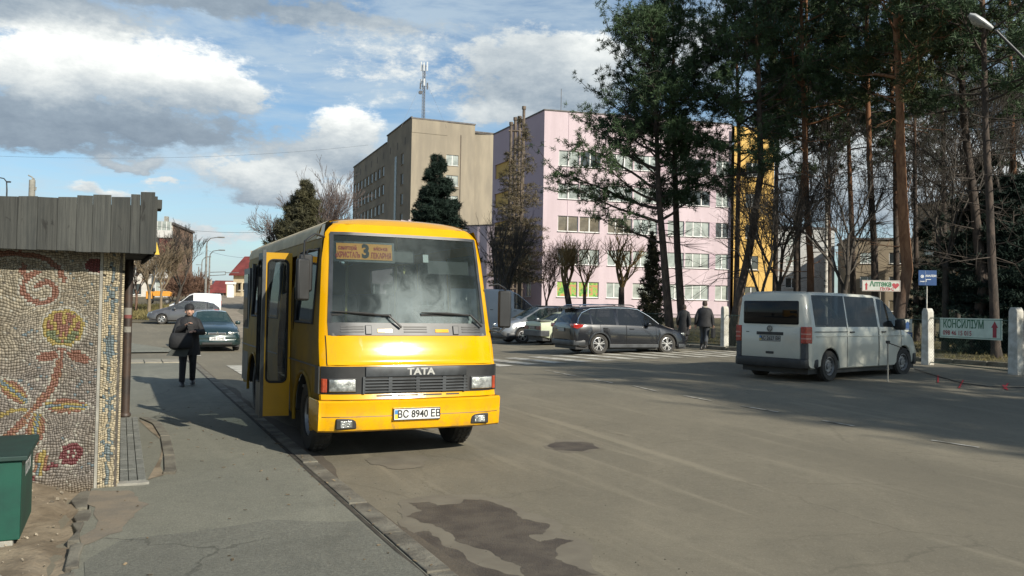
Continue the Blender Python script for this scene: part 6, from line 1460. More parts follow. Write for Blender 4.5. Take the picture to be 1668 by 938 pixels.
def pinebark(name, lo, hi):
    m = bpy.data.materials.new(name); m.use_nodes = True; N = NT(m.node_tree); b = N.n['Principled BSDF']; t = N.node('ShaderNodeTexCoord'); s = N.node('ShaderNodeSeparateXYZ'); N.l.new(t.outputs['Object'], s.inputs[0])
    n = N.noise(N.vmul(t.outputs['Object'],(1,1,.35)),7,6,.7,.5); f = N.rng(N.m('ADD', s.outputs[2], N.mul(N.m('SUBTRACT',n,.5),2.5)), lo, hi)
    dark = N.mix(N.rng(n,.35,.65), (.085,.062,.048,1), (.030,.024,.020,1)); orn = N.mix(N.rng(n,.35,.65), (.25,.125,.060,1), (.14,.062,.030,1))
    N.put(b.inputs['Base Color'], N.mix(f, dark, orn)); b.inputs['Roughness'].default_value = .92
    bn = N.node('ShaderNodeBump'); bn.inputs['Strength'].default_value = 1; bn.inputs['Distance'].default_value = .03; N.l.new(n, bn.inputs['Height']); N.l.new(bn.outputs[0], b.inputs['Normal']); return m
M_pbark = pinebark('pine_bark', 5.0, 9.0); M_pbark2 = pinebark('orange_pine_bark', 1.0, 4.5); M_pbark3 = pinebark('dark_pine_bark', 9.0, 16.0)
M_birch = bpy.data.materials.new('birch_bark'); M_birch.use_nodes = True; N = NT(M_birch.node_tree); tcn = N.node('ShaderNodeTexCoord')
N.put(N.n['Principled BSDF'].inputs['Base Color'], N.mix(N.rng(N.noise(N.vmul(tcn.outputs['Object'],(2,2,9)),1.5,4,.6),.55,.62), (.50,.48,.44,1), (.04,.035,.03,1)))
def blades(C, Dr, n, ln, w, rng, spread=1.0):
    """n thin triangles round each centre, leaning to its direction"""
    C = np.repeat(np.asarray(C),n,0); Dr = np.repeat(np.asarray(Dr),n,0); K = len(C)
    d = rng.normal(size=(K,3)); d /= np.linalg.norm(d,axis=1)[:,None]; d = d*spread+Dr*.8; d /= np.linalg.norm(d,axis=1)[:,None]
    o = rng.normal(size=(K,3)); s = np.cross(d,o); s /= np.linalg.norm(s,axis=1)[:,None]+1e-9
    L = ln*rng.uniform(.6,1.25,(K,1)); b = C+rng.normal(size=(K,3))*ln*.22
    V = np.empty((K,3,3)); V[:,0] = b-s*w; V[:,1] = b+s*w; V[:,2] = b+d*L
    return V.reshape(-1,3)
def tri_obj(name, V, m, parent): return npmesh(name, V, np.arange(len(V)).reshape(-1,3), m, parent)
def limbs_obj(name, segs, m, parent, sides=5):
    """segs: (p0,p1,r0,r1)"""
    P0 = np.array([s[0] for s in segs],float); P1 = np.array([s[1] for s in segs],float); r0 = np.array([s[2] for s in segs])[:,None]; r1 = np.array([s[3] for s in segs])[:,None]
    d = P1-P0; d /= np.linalg.norm(d,axis=1)[:,None]+1e-9; a = np.where(np.abs(d[:,2:3])<.9,[[0,0,1.]],[[1.,0,0]]); u = np.cross(d,a); u /= np.linalg.norm(u,axis=1)[:,None]; w = np.cross(d,u)
    K = len(P0); V = np.empty((K,2*sides,3))
    for j in range(sides):
        t = 2*PI*j/sides; o = u*math.cos(t)+w*math.sin(t); V[:,j] = P0+o*r0; V[:,sides+j] = P1+o*r1
    F = np.empty((K,sides,4),int); base = (np.arange(K)*2*sides)[:,None]
    for j in range(sides): k = (j+1)%sides; F[:,j,:] = base+np.array([[j,k,sides+k,sides+j]])
    return npmesh(name, V.reshape(-1,3), F.reshape(-1,4), m, parent, smooth=True)
def trunk_obj(path, rad, m, parent):
    q = MB(); P = [Vector(p) for p in path]; pts, rs = [], []
    for i in range(len(P)-1):
        for k in range(5):
            t = k/5; pts.append(P[i].lerp(P[i+1],t)+Vector((mnoise.noise(Vector((i+t,P[0].x,1)))*.05,0,0))); rs.append(rad[i]+(rad[i+1]-rad[i])*t)
    pts.append(P[-1]); rs.append(rad[-1]); rs[0] *= 1.35; q.tube(pts,rs,10); return q.build('trunk', m, parent, smooth=60)
def along(path, z):
    for i in range(len(path)-1):
        a, b = path[i], path[i+1]
        if a[2] <= z <= b[2]: t = (z-a[2])/(b[2]-a[2]+1e-9); return np.array(a)+(np.array(b)-np.array(a))*t
    return np.array(path[-1],float)
def pine(label, path, r0, cb, R, seed, bark=None, needles=None, nb=46, dead=10, bias=None, name='pine_tree', low=None, dens=1.0, up=.35, top=.75):
    """path: trunk points in world space"""
    rng = np.random.default_rng(seed); base = Vector(path[0]); t = thing(name, label, 'tree', base, 0, None)
    P = [tuple(Vector(p)-base) for p in path]; H = P[-1][2]; rad = [r0*(1-.8*p[2]/H) for p in P]
    trunk_obj(P, rad, bark or M_pbark, t); segs = []; C = []; Dn = []
    def branch(z, L, az, el, r):
        p = along(P,z); el_ = el; pts = [p]; n = max(4,int(L/.45)); d = None
        for k in range(n):
            el_ += .10*rng.normal()+.03; azk = az+.22*rng.normal(); d = np.array([math.cos(azk)*math.cos(el_),math.sin(azk)*math.cos(el_),math.sin(el_)]); pts.append(pts[-1]+d*L/n)
            segs.append((pts[-2],pts[-1],r*(1-.8*k/n),r*(1-.8*(k+1)/n)))
            f = (k+1)/n
            if f > .28:
                for _ in range(int(max(1,(3.2*dens)))):
                    sd = rng.normal(size=3)*[1,1,.55]+d*.9; sd /= np.linalg.norm(sd); sl = (.35+.75*rng.random())*min(1.3,.45+L*.22); q0 = pts[-1]; q1 = q0+sd*sl*.55; q2 = q1+(sd+[0,0,.45])*sl*.5
                    segs.append((q0,q1,r*.28+.006,r*.14+.005)); segs.append((q1,q2,r*.14+.005,.004))
                    for q in (q1,(q1+q2)/2,q2,q2+rng.normal(size=3)*.16): C.append(q+rng.normal(size=3)*.06); Dn.append(sd*.6+[0,0,.35])
        for k in range(3): C.append(pts[-1]+rng.normal(size=3)*.12); Dn.append(d)
    for i in range(nb):
        f = (i+rng.random()*.8)/nb; z = cb+(H-cb)*f**.85; prof = (1-f)**.55*(.65+.35*min(1,f*4))
        az = rng.uniform(0,2*PI); L = R*prof*rng.uniform(.6,1.1)+.35
        if bias is not None: L *= 1+bias[1]*math.cos(az-bias[0])
        branch(z, L, az, up*rng.uniform(-.2,1.2)+.55*f, .05*(.5+.5*(1-f))*min(1.4,L/3)+.008)
    for (z, az, L, el) in (low or []): branch(z, L, az, el, .07)
    for i in range(dead):
        z = rng.uniform(cb*.35,cb); p = along(P,z); az = rng.uniform(0,2*PI); L = rng.uniform(.7,2.6); d = np.array([math.cos(az),math.sin(az),rng.uniform(-.25,.3)]); q = p+d*L*.5; q2 = q+(d+rng.normal(size=3)*.3)*L*.5
        segs.append((p,q,.022,.013)); segs.append((q,q2,.013,.005))
        for k in range(4): e = q+(q2-q)*rng.random()+rng.normal(size=3)*.25*L; segs.append((q,e,.008,.003))
    cr = limbs_obj('branches', segs, bark if bark is M_pbark2 else M_bark, t, 4)
    V = blades(C,Dn,12 if seed >= 40 else 20,.21,.022 if seed >= 40 else .0155,rng,1.3); tri_obj('crown', V, needles or M_needle, t)['kind'] = 'stuff'
    cr['kind'] = 'stuff'
    return t
def W3(px, py, d): x, z = AT(px,d,py); return (x,d,z)
def tpath(d, pts, tip=None, base=None):
    """trunk through photo positions at depth d; the first point is dropped to the ground"""
    P = [W3(px,py,d) for px, py in pts]; x = P[0][0]; P[0] = (x,d,HZ(x,d)-.05); 
    if tip: P.append((P[-1][0]+tip[0],d,tip[1]))
    return P
# the big pair of pines in front of the pink building
pine('broad dark pine with long low limbs to the left in front of the pink building', tpath(36,[(1094,520),(1080,400),(1072,300),(1069,160),(1060,40)]), .20, 5.6, 3.4, 1, M_pbark3, nb=60, bias=(PI,.35), dead=8,
     low=[(5.3,PI+.1,4.6,.30),(5.9,PI-.2,4.8,.12),(6.8,PI+.3,4.3,.18),(7.6,PI-.1,3.8,.2),(6.2,PI+.5,4.2,.05),(4.4,PI+.2,3.0,.45),(6.4,.2,2.6,.3),(5.4,-.3,2.0,.35)])
pine('dark straight pine standing just right of the broad pine with the highest tip', tpath(37.5,[(1114,520),(1103,400),(1099,250),(1097,100),(1096,2)]), .20, 6.6, 3.0, 2, M_pbark3, nb=56, dead=14, up=.4)
pine('pine with thin reddish trunk left of the slanting one by the yellow wall', tpath(40,[(1198,520),(1201,400),(1204,250),(1200,80),(1192,-60)]), .15, 7.6, 3.0, 3, M_pbark, nb=46, dead=18)
pine('slanting dark pine leaning right across the yellow wall', tpath(34,[(1188,530),(1222,400),(1240,280),(1236,130),(1225,-90)]), .19, 7.0, 3.2, 4, M_pbark3, nb=50, dead=18)
pine('pine with forked pale lower trunk right of the yellow wall', tpath(38,[(1300,520),(1298,400),(1312,260),(1314,100),(1312,-120)]), .19, 8.4, 3.2, 5, M_pbark, nb=46, dead=18)
pine('pine with ruddy trunk almost touching its neighbour behind the white van roof', tpath(35,[(1322,520),(1320,420),(1313,300),(1308,120),(1300,-160)]), .17, 8.8, 3.0, 6, M_pbark2, nb=44, dead=14)
pine('thin grey pine rising above the left edge of the pharmacy sign', tpath(41,[(1392,510),(1388,380),(1382,220),(1380,60),(1384,-60)]), .17, 9.4, 2.8, 7, M_pbark, M_needle2, nb=42, dead=20)
pine('brown pine directly behind the pharmacy sign', tpath(33,[(1428,520),(1424,400),(1416,250),(1412,60),(1410,-190)]), .16, 9.4, 3.0, 8, M_pbark, nb=46, dead=18)
pine('sunlit orange pine with an S-shaped lower trunk, the brightest trunk in the park', tpath(29,[(1455,530),(1478,440),(1470,330),(1466,180),(1460,40),(1462,-120),(1470,-260)]), .22, 8.6, 3.2, 9, M_pbark2, M_needle2, nb=56, dead=6, low=[(9.2,1.2,2.6,.5),(9.8,2.2,2.4,.4),(9.5,0,2.0,.5)])
pine('dark pine close behind the sunlit orange one', tpath(38,[(1462,515),(1460,400),(1458,250),(1450,80),(1450,-80)]), .16, 9.0, 2.8, 10, M_pbark, nb=40, dead=16)
pine('thin black-stemmed pine between the orange pine and the blue sign', tpath(42,[(1494,510),(1492,380),(1490,230),(1490,60),(1490,-60)]), .14, 9.2, 3.0, 11, M_pbark3, nb=40, dead=22)
pine('tall pine with a bent dark trunk behind the green lettered banner', tpath(30,[(1582,570),(1602,470),(1588,340),(1570,190),(1562,60),(1560,-240)]), .20, 8.2, 3.2, 12, M_pbark3, nb=46, dead=26, up=.2)
pine('pine with straight shaded trunk at the right end of the green lettered banner', tpath(27,[(1624,575),(1618,470),(1612,330),(1604,160),(1600,-60),(1600,-280)]), .15, 8.2, 3.0, 13, M_pbark3, nb=44, dead=24)
pine('pine with its crown cut by the top right corner of the view', tpath(34,[(1665,560),(1660,420),(1650,250),(1645,80),(1640,-190)]), .17, 8.6, 3.4, 14, M_pbark, nb=40, dead=24)
pine('background pine filling the gap above the white van', tpath(48,[(1262,500),(1264,380),(1266,220),(1262,60),(1260,20)]), .18, 8.0, 3.6, 15, M_pbark3, nb=40, dead=18)
pine('background pine between the grey pine and the ruddy trunk', tpath(50,[(1352,500),(1350,380),(1350,220),(1350,60),(1350,-10)]), .17, 9.5, 3.4, 16, M_pbark, nb=38, dead=20)
pine('background pine left of the street lamp arm above the right-hand building', tpath(46,[(1536,500),(1538,380),(1536,220),(1530,60),(1530,-60)]), .17, 8.0, 3.6, 17, M_pbark3, nb=40, dead=24)
pine('background pine nearest the right edge behind the street lamp', tpath(50,[(1690,500),(1688,380),(1684,220),(1680,60),(1680,-60)]), .18, 7.0, 4.2, 18, M_pbark3, nb=44, dead=24)
# pines further along the fence, to the right of the view: their shade lies on the forecourt
shl = ['tall pine by the road nearest the gate outside the view','second tall pine along the road outside the view','third tall pine along the road outside the view','fourth tall pine along the road outside the view','fifth tall pine along the road outside the view','sixth tall pine along the road outside the view']
for i, v in enumerate((-22.6,-19.4,-16.2,-13.0,-9.8,-6.8)):
    x, y = UV(19.7+.5*(i%2), v); pine(shl[i], [(x,y,0),(x+.1,y,5),(x,y,10),(x,y,15.5+.5*(i%3))], .2, 4.2, 3.7, 40+i, nb=60, dead=4, dens=1.2, up=.25)
x, y = UV(21.6,1.2); pine('short pine added outside the view to shade the van', [(x,y,0),(x,y,5),(x,y,9.6)], .14, 2.2, 3.0, 50, nb=50, dead=2, dens=1.2, up=.25)  # two unseen short pines, added to keep the van in shade
x, y = UV(22.2,4.6); pine('shortest pine added outside the view to shade the van', [(x,y,0),(x,y,4),(x,y,8.4)], .13, 1.6, 2.8, 51, nb=50, dead=2, dens=1.2, up=.25)
# ---- conifers
def spruce(label, x, y, H, R, seed, m, whorls=26, per=9, droop=-.25, cb=.5, name='spruce_tree', bark=None, blade=9, ln=.17, sparse=1.0, zb=None, w=.016):
    rng = np.random.default_rng(seed); z0 = HZ(x,y) if zb is None else zb; t = thing(name, label, 'tree', (x,y,z0)); segs = []; C = []; Dn = []
    trunk_obj([(0,0,-.1),(0,0,H*.5),(0.02,0,H)],[.02*H*.6,.012*H*.6,.01], bark or M_bark, t)
    for i in range(whorls):
        f = i/whorls; z = cb+(H-cb)*f; L = R*(1-f)**.85*rng.uniform(.85,1.1)+.1
        for k in range(max(3,int(per*(1-.5*f)*sparse))):
            az = 2*PI*k/per+rng.uniform(-.4,.4)+i; l = L*rng.uniform(.72,1.12); n = max(2,int(l/.3)); el = droop+.5*f+.1*rng.normal(); p = np.array([0,0,z+rng.normal()*.08])
            for j in range(n):
                e = el+.35*(j/n)**2; d = np.array([math.cos(az)*math.cos(e),math.sin(az)*math.cos(e),math.sin(e)]); q = p+d*l/n; segs.append((p,q,.022*(1-j/n)+.006,.022*(1-(j+1)/n)+.005))
                sdv = np.array([-math.sin(az),math.cos(az),-.15])
                for s in (-1,1):
                    wd = l*.30*(1-.6*j/n)+.06; e2 = q+sdv*s*wd*rng.uniform(.5,1)+d*.12-[0,0,.06]; 
                    for a in (.4,.75,1.0): C.append(q+(e2-q)*a); Dn.append(d*.6+sdv*s*.5)
                C.append(q); Dn.append(d); p = q
    o = limbs_obj('branches', segs, bark or M_bark, t, 3); o['kind'] = 'stuff'
    tri_obj('crown', blades(C,Dn,blade,ln,w,rng,.9), m, t)['kind'] = 'stuff'; return t
def ZT(px, py, d): return AT(px,d,py)[1]
spruce('dark green conical spruce in front of the beige tower', AT(708,62), 62, ZT(708,252,62)-.6, 3.3, 61, M_spr, 46, 13, -.30, 1.5, ln=.30, blade=13, zb=.6, w=.026)
spruce('brownish twin-tipped conifer behind the left side of the bus roof', AT(494,72), 72, ZT(494,297,72)-1.2, 3.4, 62, M_thuja, 34, 11, .15, 2.5, ln=.36, blade=9, name='conifer_tree', zb=1.2, w=.03)
spruce('smaller brownish conifer left of the twin-tipped one', AT(476,73), 73, ZT(476,318,73)-1.2, 2.8, 63, M_thuja, 26, 10, .15, 2.5, ln=.34, blade=9, name='conifer_tree', zb=1.2, w=.03)
spruce('thin ochre larch before the shaded side of the pink building', AT(846,58), 58, ZT(846,190,58)-.6, 2.1, 64, M_larch, 34, 8, -.25, 3.2, ln=.24, blade=3, name='larch_tree', bark=M_flue, sparse=.9, w=.022, zb=.6)
spruce('second thin larch with ochre twigs to the left of the taller larch', AT(826,60), 60, ZT(826,245,60)-.6, 1.7, 65, M_larch, 28, 7, -.2, 3.5, ln=.24, blade=3, name='larch_tree', bark=M_flue, sparse=.9, w=.022, zb=.6)
spruce('dark low-skirted spruce at the right edge behind the fence', AT(1650,30), 30, 6.6, 2.2, 66, M_spr, 26, 10, -.2, .6, ln=.2, blade=12, w=.024)
spruce('dark spruce behind the banner between the two shaded pines', AT(1604,34), 34, 8.2, 2.0, 67, M_spr, 24, 9, -.2, 2.4, ln=.2, blade=10, w=.024)
spruce('small dark spruce in the park left of the blue sign', AT(1522,42), 42, 6.8, 1.6, 68, M_spr, 18, 8, -.2, 1.5, ln=.2, blade=9, w=.024)
spruce('dark juniper-like bush tree beside the base of the broad pine', AT(1062,44), 44, 5.4, .9, 69, M_thuja, 16, 8, .7, .6, ln=.2, blade=8, name='juniper_bush', w=.024)
# ---- bare trees
def bare(label, x, y, H, seed, m=None, r=None, levels=6, spread=.5, kids=2, upr=.25, name='bare_tree', trunk=None, first=.32, zb=None, lean=(0,0), thin=.0045, bark=None):
    rng = np.random.default_rng(seed); t = thing(name, label, 'tree', (x,y,HZ(x,y)-.05 if zb is None else zb)); segs = []; r = r or H*.013; tr = []
    def grow(p, d, L, r_, lv):
        n = 3 if lv > 1 else 2; q = p
        for k in range(n):
            d = d+rng.normal(size=3)*.10+[0,0,upr*.12]; d = d/np.linalg.norm(d); q2 = q+d*L/n; segs.append((q,q2,max(thin,r_*(1-.3*k/n)),max(thin,r_*(1-.3*(k+1)/n)))); 
            if lv > 0 and (k > 0 or lv < levels):
                for _ in range(kids if k == n-1 else kids-1):
                    a = rng.normal(size=3); a -= d*a.dot(d); a /= np.linalg.norm(a)+1e-9; sp_ = spread*rng.uniform(.6,1.4); nd = d*math.cos(sp_)+a*math.sin(sp_)+[0,0,upr*.5]; nd /= np.linalg.norm(nd); grow(q2,nd,L*rng.uniform(.5,.82),r_*rng.uniform(.42,.62),lv-1)
            q = q2
    th = H*first; segs0 = [((0,0,-.1),(lean[0]*.5,lean[1]*.5,th*.5),r*1.15,r),((lean[0]*.5,lean[1]*.5,th*.5),(lean[0],lean[1],th),r,r*.85)]
    q = MB(); q.tube([s[0] for s in segs0]+[segs0[-1][1]],[r*1.3,r,r*.85],8); q.build('trunk', bark or trunk or m or M_bark, t, smooth=60)
    for k in range(kids+1):
        a = 2*PI*k/(kids+1)+rng.random(); s_ = spread*.7; d = np.array([math.cos(a)*math.sin(s_),math.sin(a)*math.sin(s_),math.cos(s_)]); grow(np.array([lean[0],lean[1],th*rng.uniform(.85,1)]), d, (H-th)*.42, r*.6, levels-1)
    o = limbs_obj('crown', segs, m or M_twig, t, 3); o['kind'] = 'stuff'; return t
bare('pollarded willow with a thick trunk and yellowish shoots left of the broad pine', AT(1012,52), 52, ZT(1012,370,52)-.6, 71, M_willow, .20, 5, .62, 2, .45, 'willow_tree', M_bark, .42, .5)
bare('pollarded willow with a thick dark trunk above the old saloon car', AT(934,50), 50, ZT(934,370,50)-.6, 72, M_willow, .19, 5, .62, 2, .45, 'willow_tree', M_bark, .45, .5, (-.5,0))
bare('slimmer yellow-twigged willow just right of the dark-trunked willow', AT(952,53), 53, ZT(952,378,53)-.6, 73, M_willow, .12, 5, .62, 2, .45, 'willow_tree', M_bark, .45, .5)
bare('thin bare tree with a reddish stem before the corner of the pink building', AT(890,52), 52, ZT(890,395,52)-.6, 74, M_rtwig, .09, 6, .5, 2, .3, zb=.5)
bare('dark bare tree right beside the bus mirror', AT(812,46), 46, ZT(812,340,46)-.5, 75, M_twig, .12, 5, .40, 2, .3, zb=.4)
bare('thicker dark bare tree between the bus mirror and the larches', AT(826,48), 48, ZT(826,360,48)-.5, 76, M_twig, .13, 5, .35, 2, .5, zb=.4)
bare('bare tree in front of the yellow wall end section', AT(1268,36), 36, 8.5, 77, M_twig, .13, 6, .5, 2, .2)
bare('bare bushy tree left of the birch behind the white van', AT(1240,33), 33, 7.0, 78, M_twig, .11, 6, .55, 2, .2)
bare('slender white-barked birch behind the white van roof', AT(1345,37), 37, 11.5, 79, M_twig, .085, 6, .4, 2, .3, 'birch_tree', M_birch, .6)
bare('bare tree with tangled grey twigs behind the pharmacy sign', AT(1375,32), 32, 8.0, 80, M_twig, .14, 6, .5, 2, .3)
bare('pale-twigged bare tree behind the blue sign', AT(1560,38), 38, 9.5, 81, M_twig, .12, 6, .5, 2, .3)
bare('bare tree with sweeping twigs at the far right above the banner', AT(1640,36), 36, 13.5, 82, M_twig, .15, 6, .5, 2, .3)
bare('tall grey bare tree in the background at the right', AT(1600,52), 52, 16.5, 83, M_twig, .17, 6, .45, 2, .3)
bare('bare tree between the blue sign and the bent dark pine trunk', AT(1540,31), 31, 10.5, 91, M_twig, .12, 6, .5, 2, .3)
bare('bare tree with long rising twigs in front of the right-hand spruce', AT(1668,33), 33, 12.5, 92, M_twig, .13, 6, .45, 2, .35)
bare('slim bare tree behind the thin black-stemmed pine', AT(1478,45), 45, 12.0, 93, M_twig, .12, 6, .45, 2, .3)
bare('leafless birch with fine purplish twigs beside the brown conifers', AT(522,74), 74, ZT(522,292,74)-1.2, 84, mat('purple_twigs',(.14,.11,.10),.85,var=.1), .14, 6, .42, 2, .35, 'birch_tree', M_birch, .3, 1.2, thin=.012)
bare('second leafless birch lower and to the right behind the bus roof', AT(546,76), 76, ZT(546,330,76)-1.2, 85, MATS['purple_twigs'], .11, 6, .45, 2, .3, 'birch_tree', M_birch, .3, 1.2, thin=.012)
bare('low bare tree at the left foot of the brown conifers', AT(462,74), 74, ZT(462,350,74)-1.2, 86, MATS['purple_twigs'], .1, 6, .5, 2, .3, zb=1.2, thin=.012)
bare('tall grey bare tree with wide crown left of the street lamps', AT(283,62), 62, ZT(300,372,62)-1.0, 87, M_twig, .13, 6, .42, 2, .3, lean=(.5,0), thin=.008)
bare('pale bare tree in front of the apartment block', AT(243,58), 58, ZT(243,395,58)-.8, 88, mat('pale_twigs',(.20,.155,.10),.85,var=.1), .12, 6, .5, 2, .4, thin=.008)
bare('small pale bare tree beside the orange truck', AT(262,60), 60, ZT(262,400,60)-.8, 89, MATS['pale_twigs'], .10, 6, .5, 2, .4, thin=.008)
bare('thin bare tree close behind the shelter pole', AT(222,60), 60, ZT(222,410,60)-.8, 90, M_rtwig, .10, 6, .5, 2, .4, thin=.008)
rb_ = random.Random(9)
shr = ['brown leafless bush left of the street lamps','taller brown leafless bush near the thin lamp posts','brown leafless bush at the foot of the thin lamp posts','low brown bush beyond the small white van','rusty brown leafless bush beside the far houses']
for i, (px, d, h) in enumerate(((292,92,3.6),(303,95,4.0),(315,96,3.6),(326,98,3.0),(281,96,3.2))):
    bare(shr[i], AT(px,d), d, h, 100+i, M_rtwig, .08, 4, .7, 3, .2, 'bare_bush', first=.08, thin=.022)
# undergrowth, fallen twigs and tufts in the park
rng = np.random.default_rng(5); C = []; 
for i in range(9000):
    u, v = rng.uniform(FU-.1,FU+24), rng.uniform(2,40); x, y = UV(u,v)
    if x/y > .9: continue
    C.append((x,y,HZ(x,y)+.05))
C = np.array(C); tri_obj('grass', blades(C,np.tile([0,0,1.0],(len(C),1)),6,.13,.008,rng,.7), mat('dry_grass',(.20,.16,.06),.9,var=0.0,col2=(.07,.07,.025),vscale=.6), None)['kind'] = 'stuff'
C = []
for i in range(2600):
    px, d = rng.uniform(190,300), rng.uniform(52,75); x = AT(px,d); C.append((x,d,HZ(x,d)+.03))
tri_obj('grass', blades(np.array(C),np.tile([0,0,1.0],(len(C),1)),7,.35,.025,rng,.8), MATS['dry_grass'], None)['kind'] = 'stuff'
# ================================================================== fence, signs, lamps, wires
M_wpost = mat('chipped_white_paint', (0.55,0.54,0.49), 0.8, var=0.0, col2=(0.36,0.34,0.29), vscale=3.5, bump=.6, bscale=12)
M_green3 = mat('green_sign_print', (0.03,0.13,0.06), .6, var=0); M_redp2 = mat('dark_red_print', (0.32,0.03,0.04), .6, var=0); M_blue = mat('blue_sign', (0.015,0.06,0.18), .5, var=.1)
M_signw = mat('sign_board_white', (0.46,0.48,0.43), .6, var=.08); M_gsteel = mat('galvanised_post', (.30,.30,.29), .5, .4, var=.15)
FA = math.atan2(.9048,-.4258)
def post(label, p, h, w=.25, name='fence_post', thin=True):
    t = thing(name, label, 'post', p, SANG, 'white fence posts'); q = MB(); a = w/2
    q.prism([(-a,-.1),(a,-.1),(a*.82,h-.10),(a*.5,h),(-a*.5,h),(-a*.82,h-.10)],'x',-a,a); q.build('shaft', M_wpost, t, bevel=.02)
    for z in (.25,h*.55,h-.3): q = MB(); q.box(a-.01,a+.05,-.02,.02,z,z+.03); q.build('hook', M_gsteel, t)
    return t
pA, pB, pC = GP(1511,594), GP(1655,610), GP(1180,567); pD = Vector((*UV(22.0,35.0),0)); pD.z = HZ(pD.x,pD.y)
post('chipped white concrete post left of the green lettered banner', pA, 1.60); post('chipped white concrete post right of the green lettered banner', pB, 1.66, .27)
post('white fence post just right of the two walking people', pC, 1.62, .24); post('white fence post behind the bonnet of the dark estate car', pD, 1.62, .24)
gt = thing('gate_leaf','white tubular gate leaf beside the post at the right edge','gate',pB+Vector((.30,-.15,0)),SANG)
for x in (0,.14): q = MB(); q.tube([(x,0,.05),(x,0,1.52)],.035,8); q.build('upright', M_wpost, gt, smooth=50)
q = MB(); q.tube([(.14,0,.12),(1.8,-.3,.12)],.025,6); q.build('lower_rail', M_wpost, gt); q = MB(); q.tube([(.14,0,1.45),(1.8,-.3,1.45)],.025,6); q.build('upper_rail', M_wpost, gt)
for k in range(10): q = MB(); x = .3+k*.16; q.tube([(x,-.3*(x-.14)/1.66,.12),(x,-.3*(x-.14)/1.66,1.45)],.01,4); q.build('bar', M_wpost, gt)
def netting(label, a, b, h, pitch=.09, r=.0022):
    t = thing('mesh_fence', label, 'fence', a, math.atan2(b.y-a.y,b.x-a.x)); L = math.hypot(b.x-a.x,b.y-a.y); dz = b.z-a.z; segs = []
    n = int((L+h)/pitch)
    for k in range(n):
        x0 = k*pitch-h
        for s in (1,-1):
            p, q = (x0,.08), (x0+h,.08+h)
            if p[0] < 0: p = (0,.08-x0)
            if q[0] > L: q = (L,.08+L-x0)
            if q[0] <= p[0]: continue
            if s > 0: segs.append(((p[0],0,p[1]+dz*p[0]/L),(q[0],0,q[1]+dz*q[0]/L),r,r))
            else: segs.append(((L-p[0],.004,p[1]+dz*(L-p[0])/L),(L-q[0],.004,q[1]+dz*(L-q[0])/L),r,r))
    limbs_obj('wire_mesh', segs, M_gnet, t, 3)['kind'] = 'stuff'
    for z in (.08,.08+h): q = MB(); q.tube([(0,0,z),(L,0,z+dz)],.014,5); q.build('rail', M_gnet, t)
    return t
M_gnet = mat('dark_green_wire', (0.035,0.07,0.05), .6, var=.1)
netting('green wire mesh fence under the green lettered banner', pB+Vector((-.1,.15,0)), pA, 1.25)
netting('green wire mesh fence between the gate post and the post by the walkers', pA, pC, 1.2)
netting('green wire mesh fence running behind the walkers and the dark estate car', pC, pD, 1.2)
e_ = Vector((*UV(21.8,60),0)); e_.z = HZ(e_.x,e_.y); netting('distant green wire mesh fence in front of the pink building', pD, e_, 1.2, .14, .005)
# green lettered banner
def sign_board(name, label, c, w, h, yaw, mface, mframe, th=.03, cat='sign'):
    t = thing(name, label, cat, c, yaw); q = MB(); q.box(-w/2,w/2,0,th,-h/2,h/2); q.build('board', mface, t, bevel=.004)
    return t
def frame_lines(t, w, h, inset, lw, m, y=-.003):
    q = MB(); a, b = w/2-inset, h/2-inset
    for (x0,x1,z0,z1) in ((-a,a,b-lw,b),(-a,a,-b,-b+lw),(-a,-a+lw,-b+lw,b-lw),(a-lw,a,-b+lw,b-lw)): q.poly([(x0,y,z0),(x1,y,z0),(x1,y,z1),(x0,y,z1)])
    q.build('border_line', m, t)
def arrow(t, x, z, h, w, m, y=-.004):
    q = MB(); q.poly([(x-w*.28,y,z-h/2),(x+w*.28,y,z-h/2),(x+w*.28,y,z+h*.12),(x-w*.28,y,z+h*.12)]); q.poly([(x-w/2,y,z+h*.1),(x+w/2,y,z+h*.1),(x,y,z+h/2)]); q.build('arrow', m, t)
def on_fence(px):                                    # where that sight line meets the fence line pA-pB
    k = (px-834)/1350.0; t = (k*pB.y-pB.x)/((pA.x-pB.x)-k*(pA.y-pB.y)); return pB.lerp(pA,t)
e1, e2 = on_fence(1535), on_fence(1636); bdv = e1-e2; bw_ = math.hypot(bdv.x,bdv.y); byaw = math.atan2(-bdv.y,-bdv.x); mid = (e1+e2)/2
zt, zb = AT(1585,mid.y,518.5)[1], AT(1585,mid.y,552)[1]; bh_ = zt-zb; nb_ = Vector((math.sin(byaw),-math.cos(byaw),0))*.07
bn_ = sign_board('banner_sign','pale green banner on the fence with green lettering, a phone number and a red arrow', (mid.x+nb_.x,mid.y+nb_.y,(zt+zb)/2), bw_, bh_, byaw, mat('pale_green_board',(0.58,0.66,0.54),.6,var=.08), None)
frame_lines(bn_, bw_, bh_, .03, .012, M_green3); ks_ = bw_/1.64
text('lettering','КОНСИЛІУМ',.30,M_green3,bn_,(-.17*ks_,-.005,.10),0,.005,.585*ks_); text('lettering','098 46 15 015',.175,M_redp2,bn_,(-.33*ks_,-.005,-.135),0,.003,.78*ks_)
arrow(bn_, bw_/2-.17*ks_, .0, .42, .17*ks_, M_redp2); pass
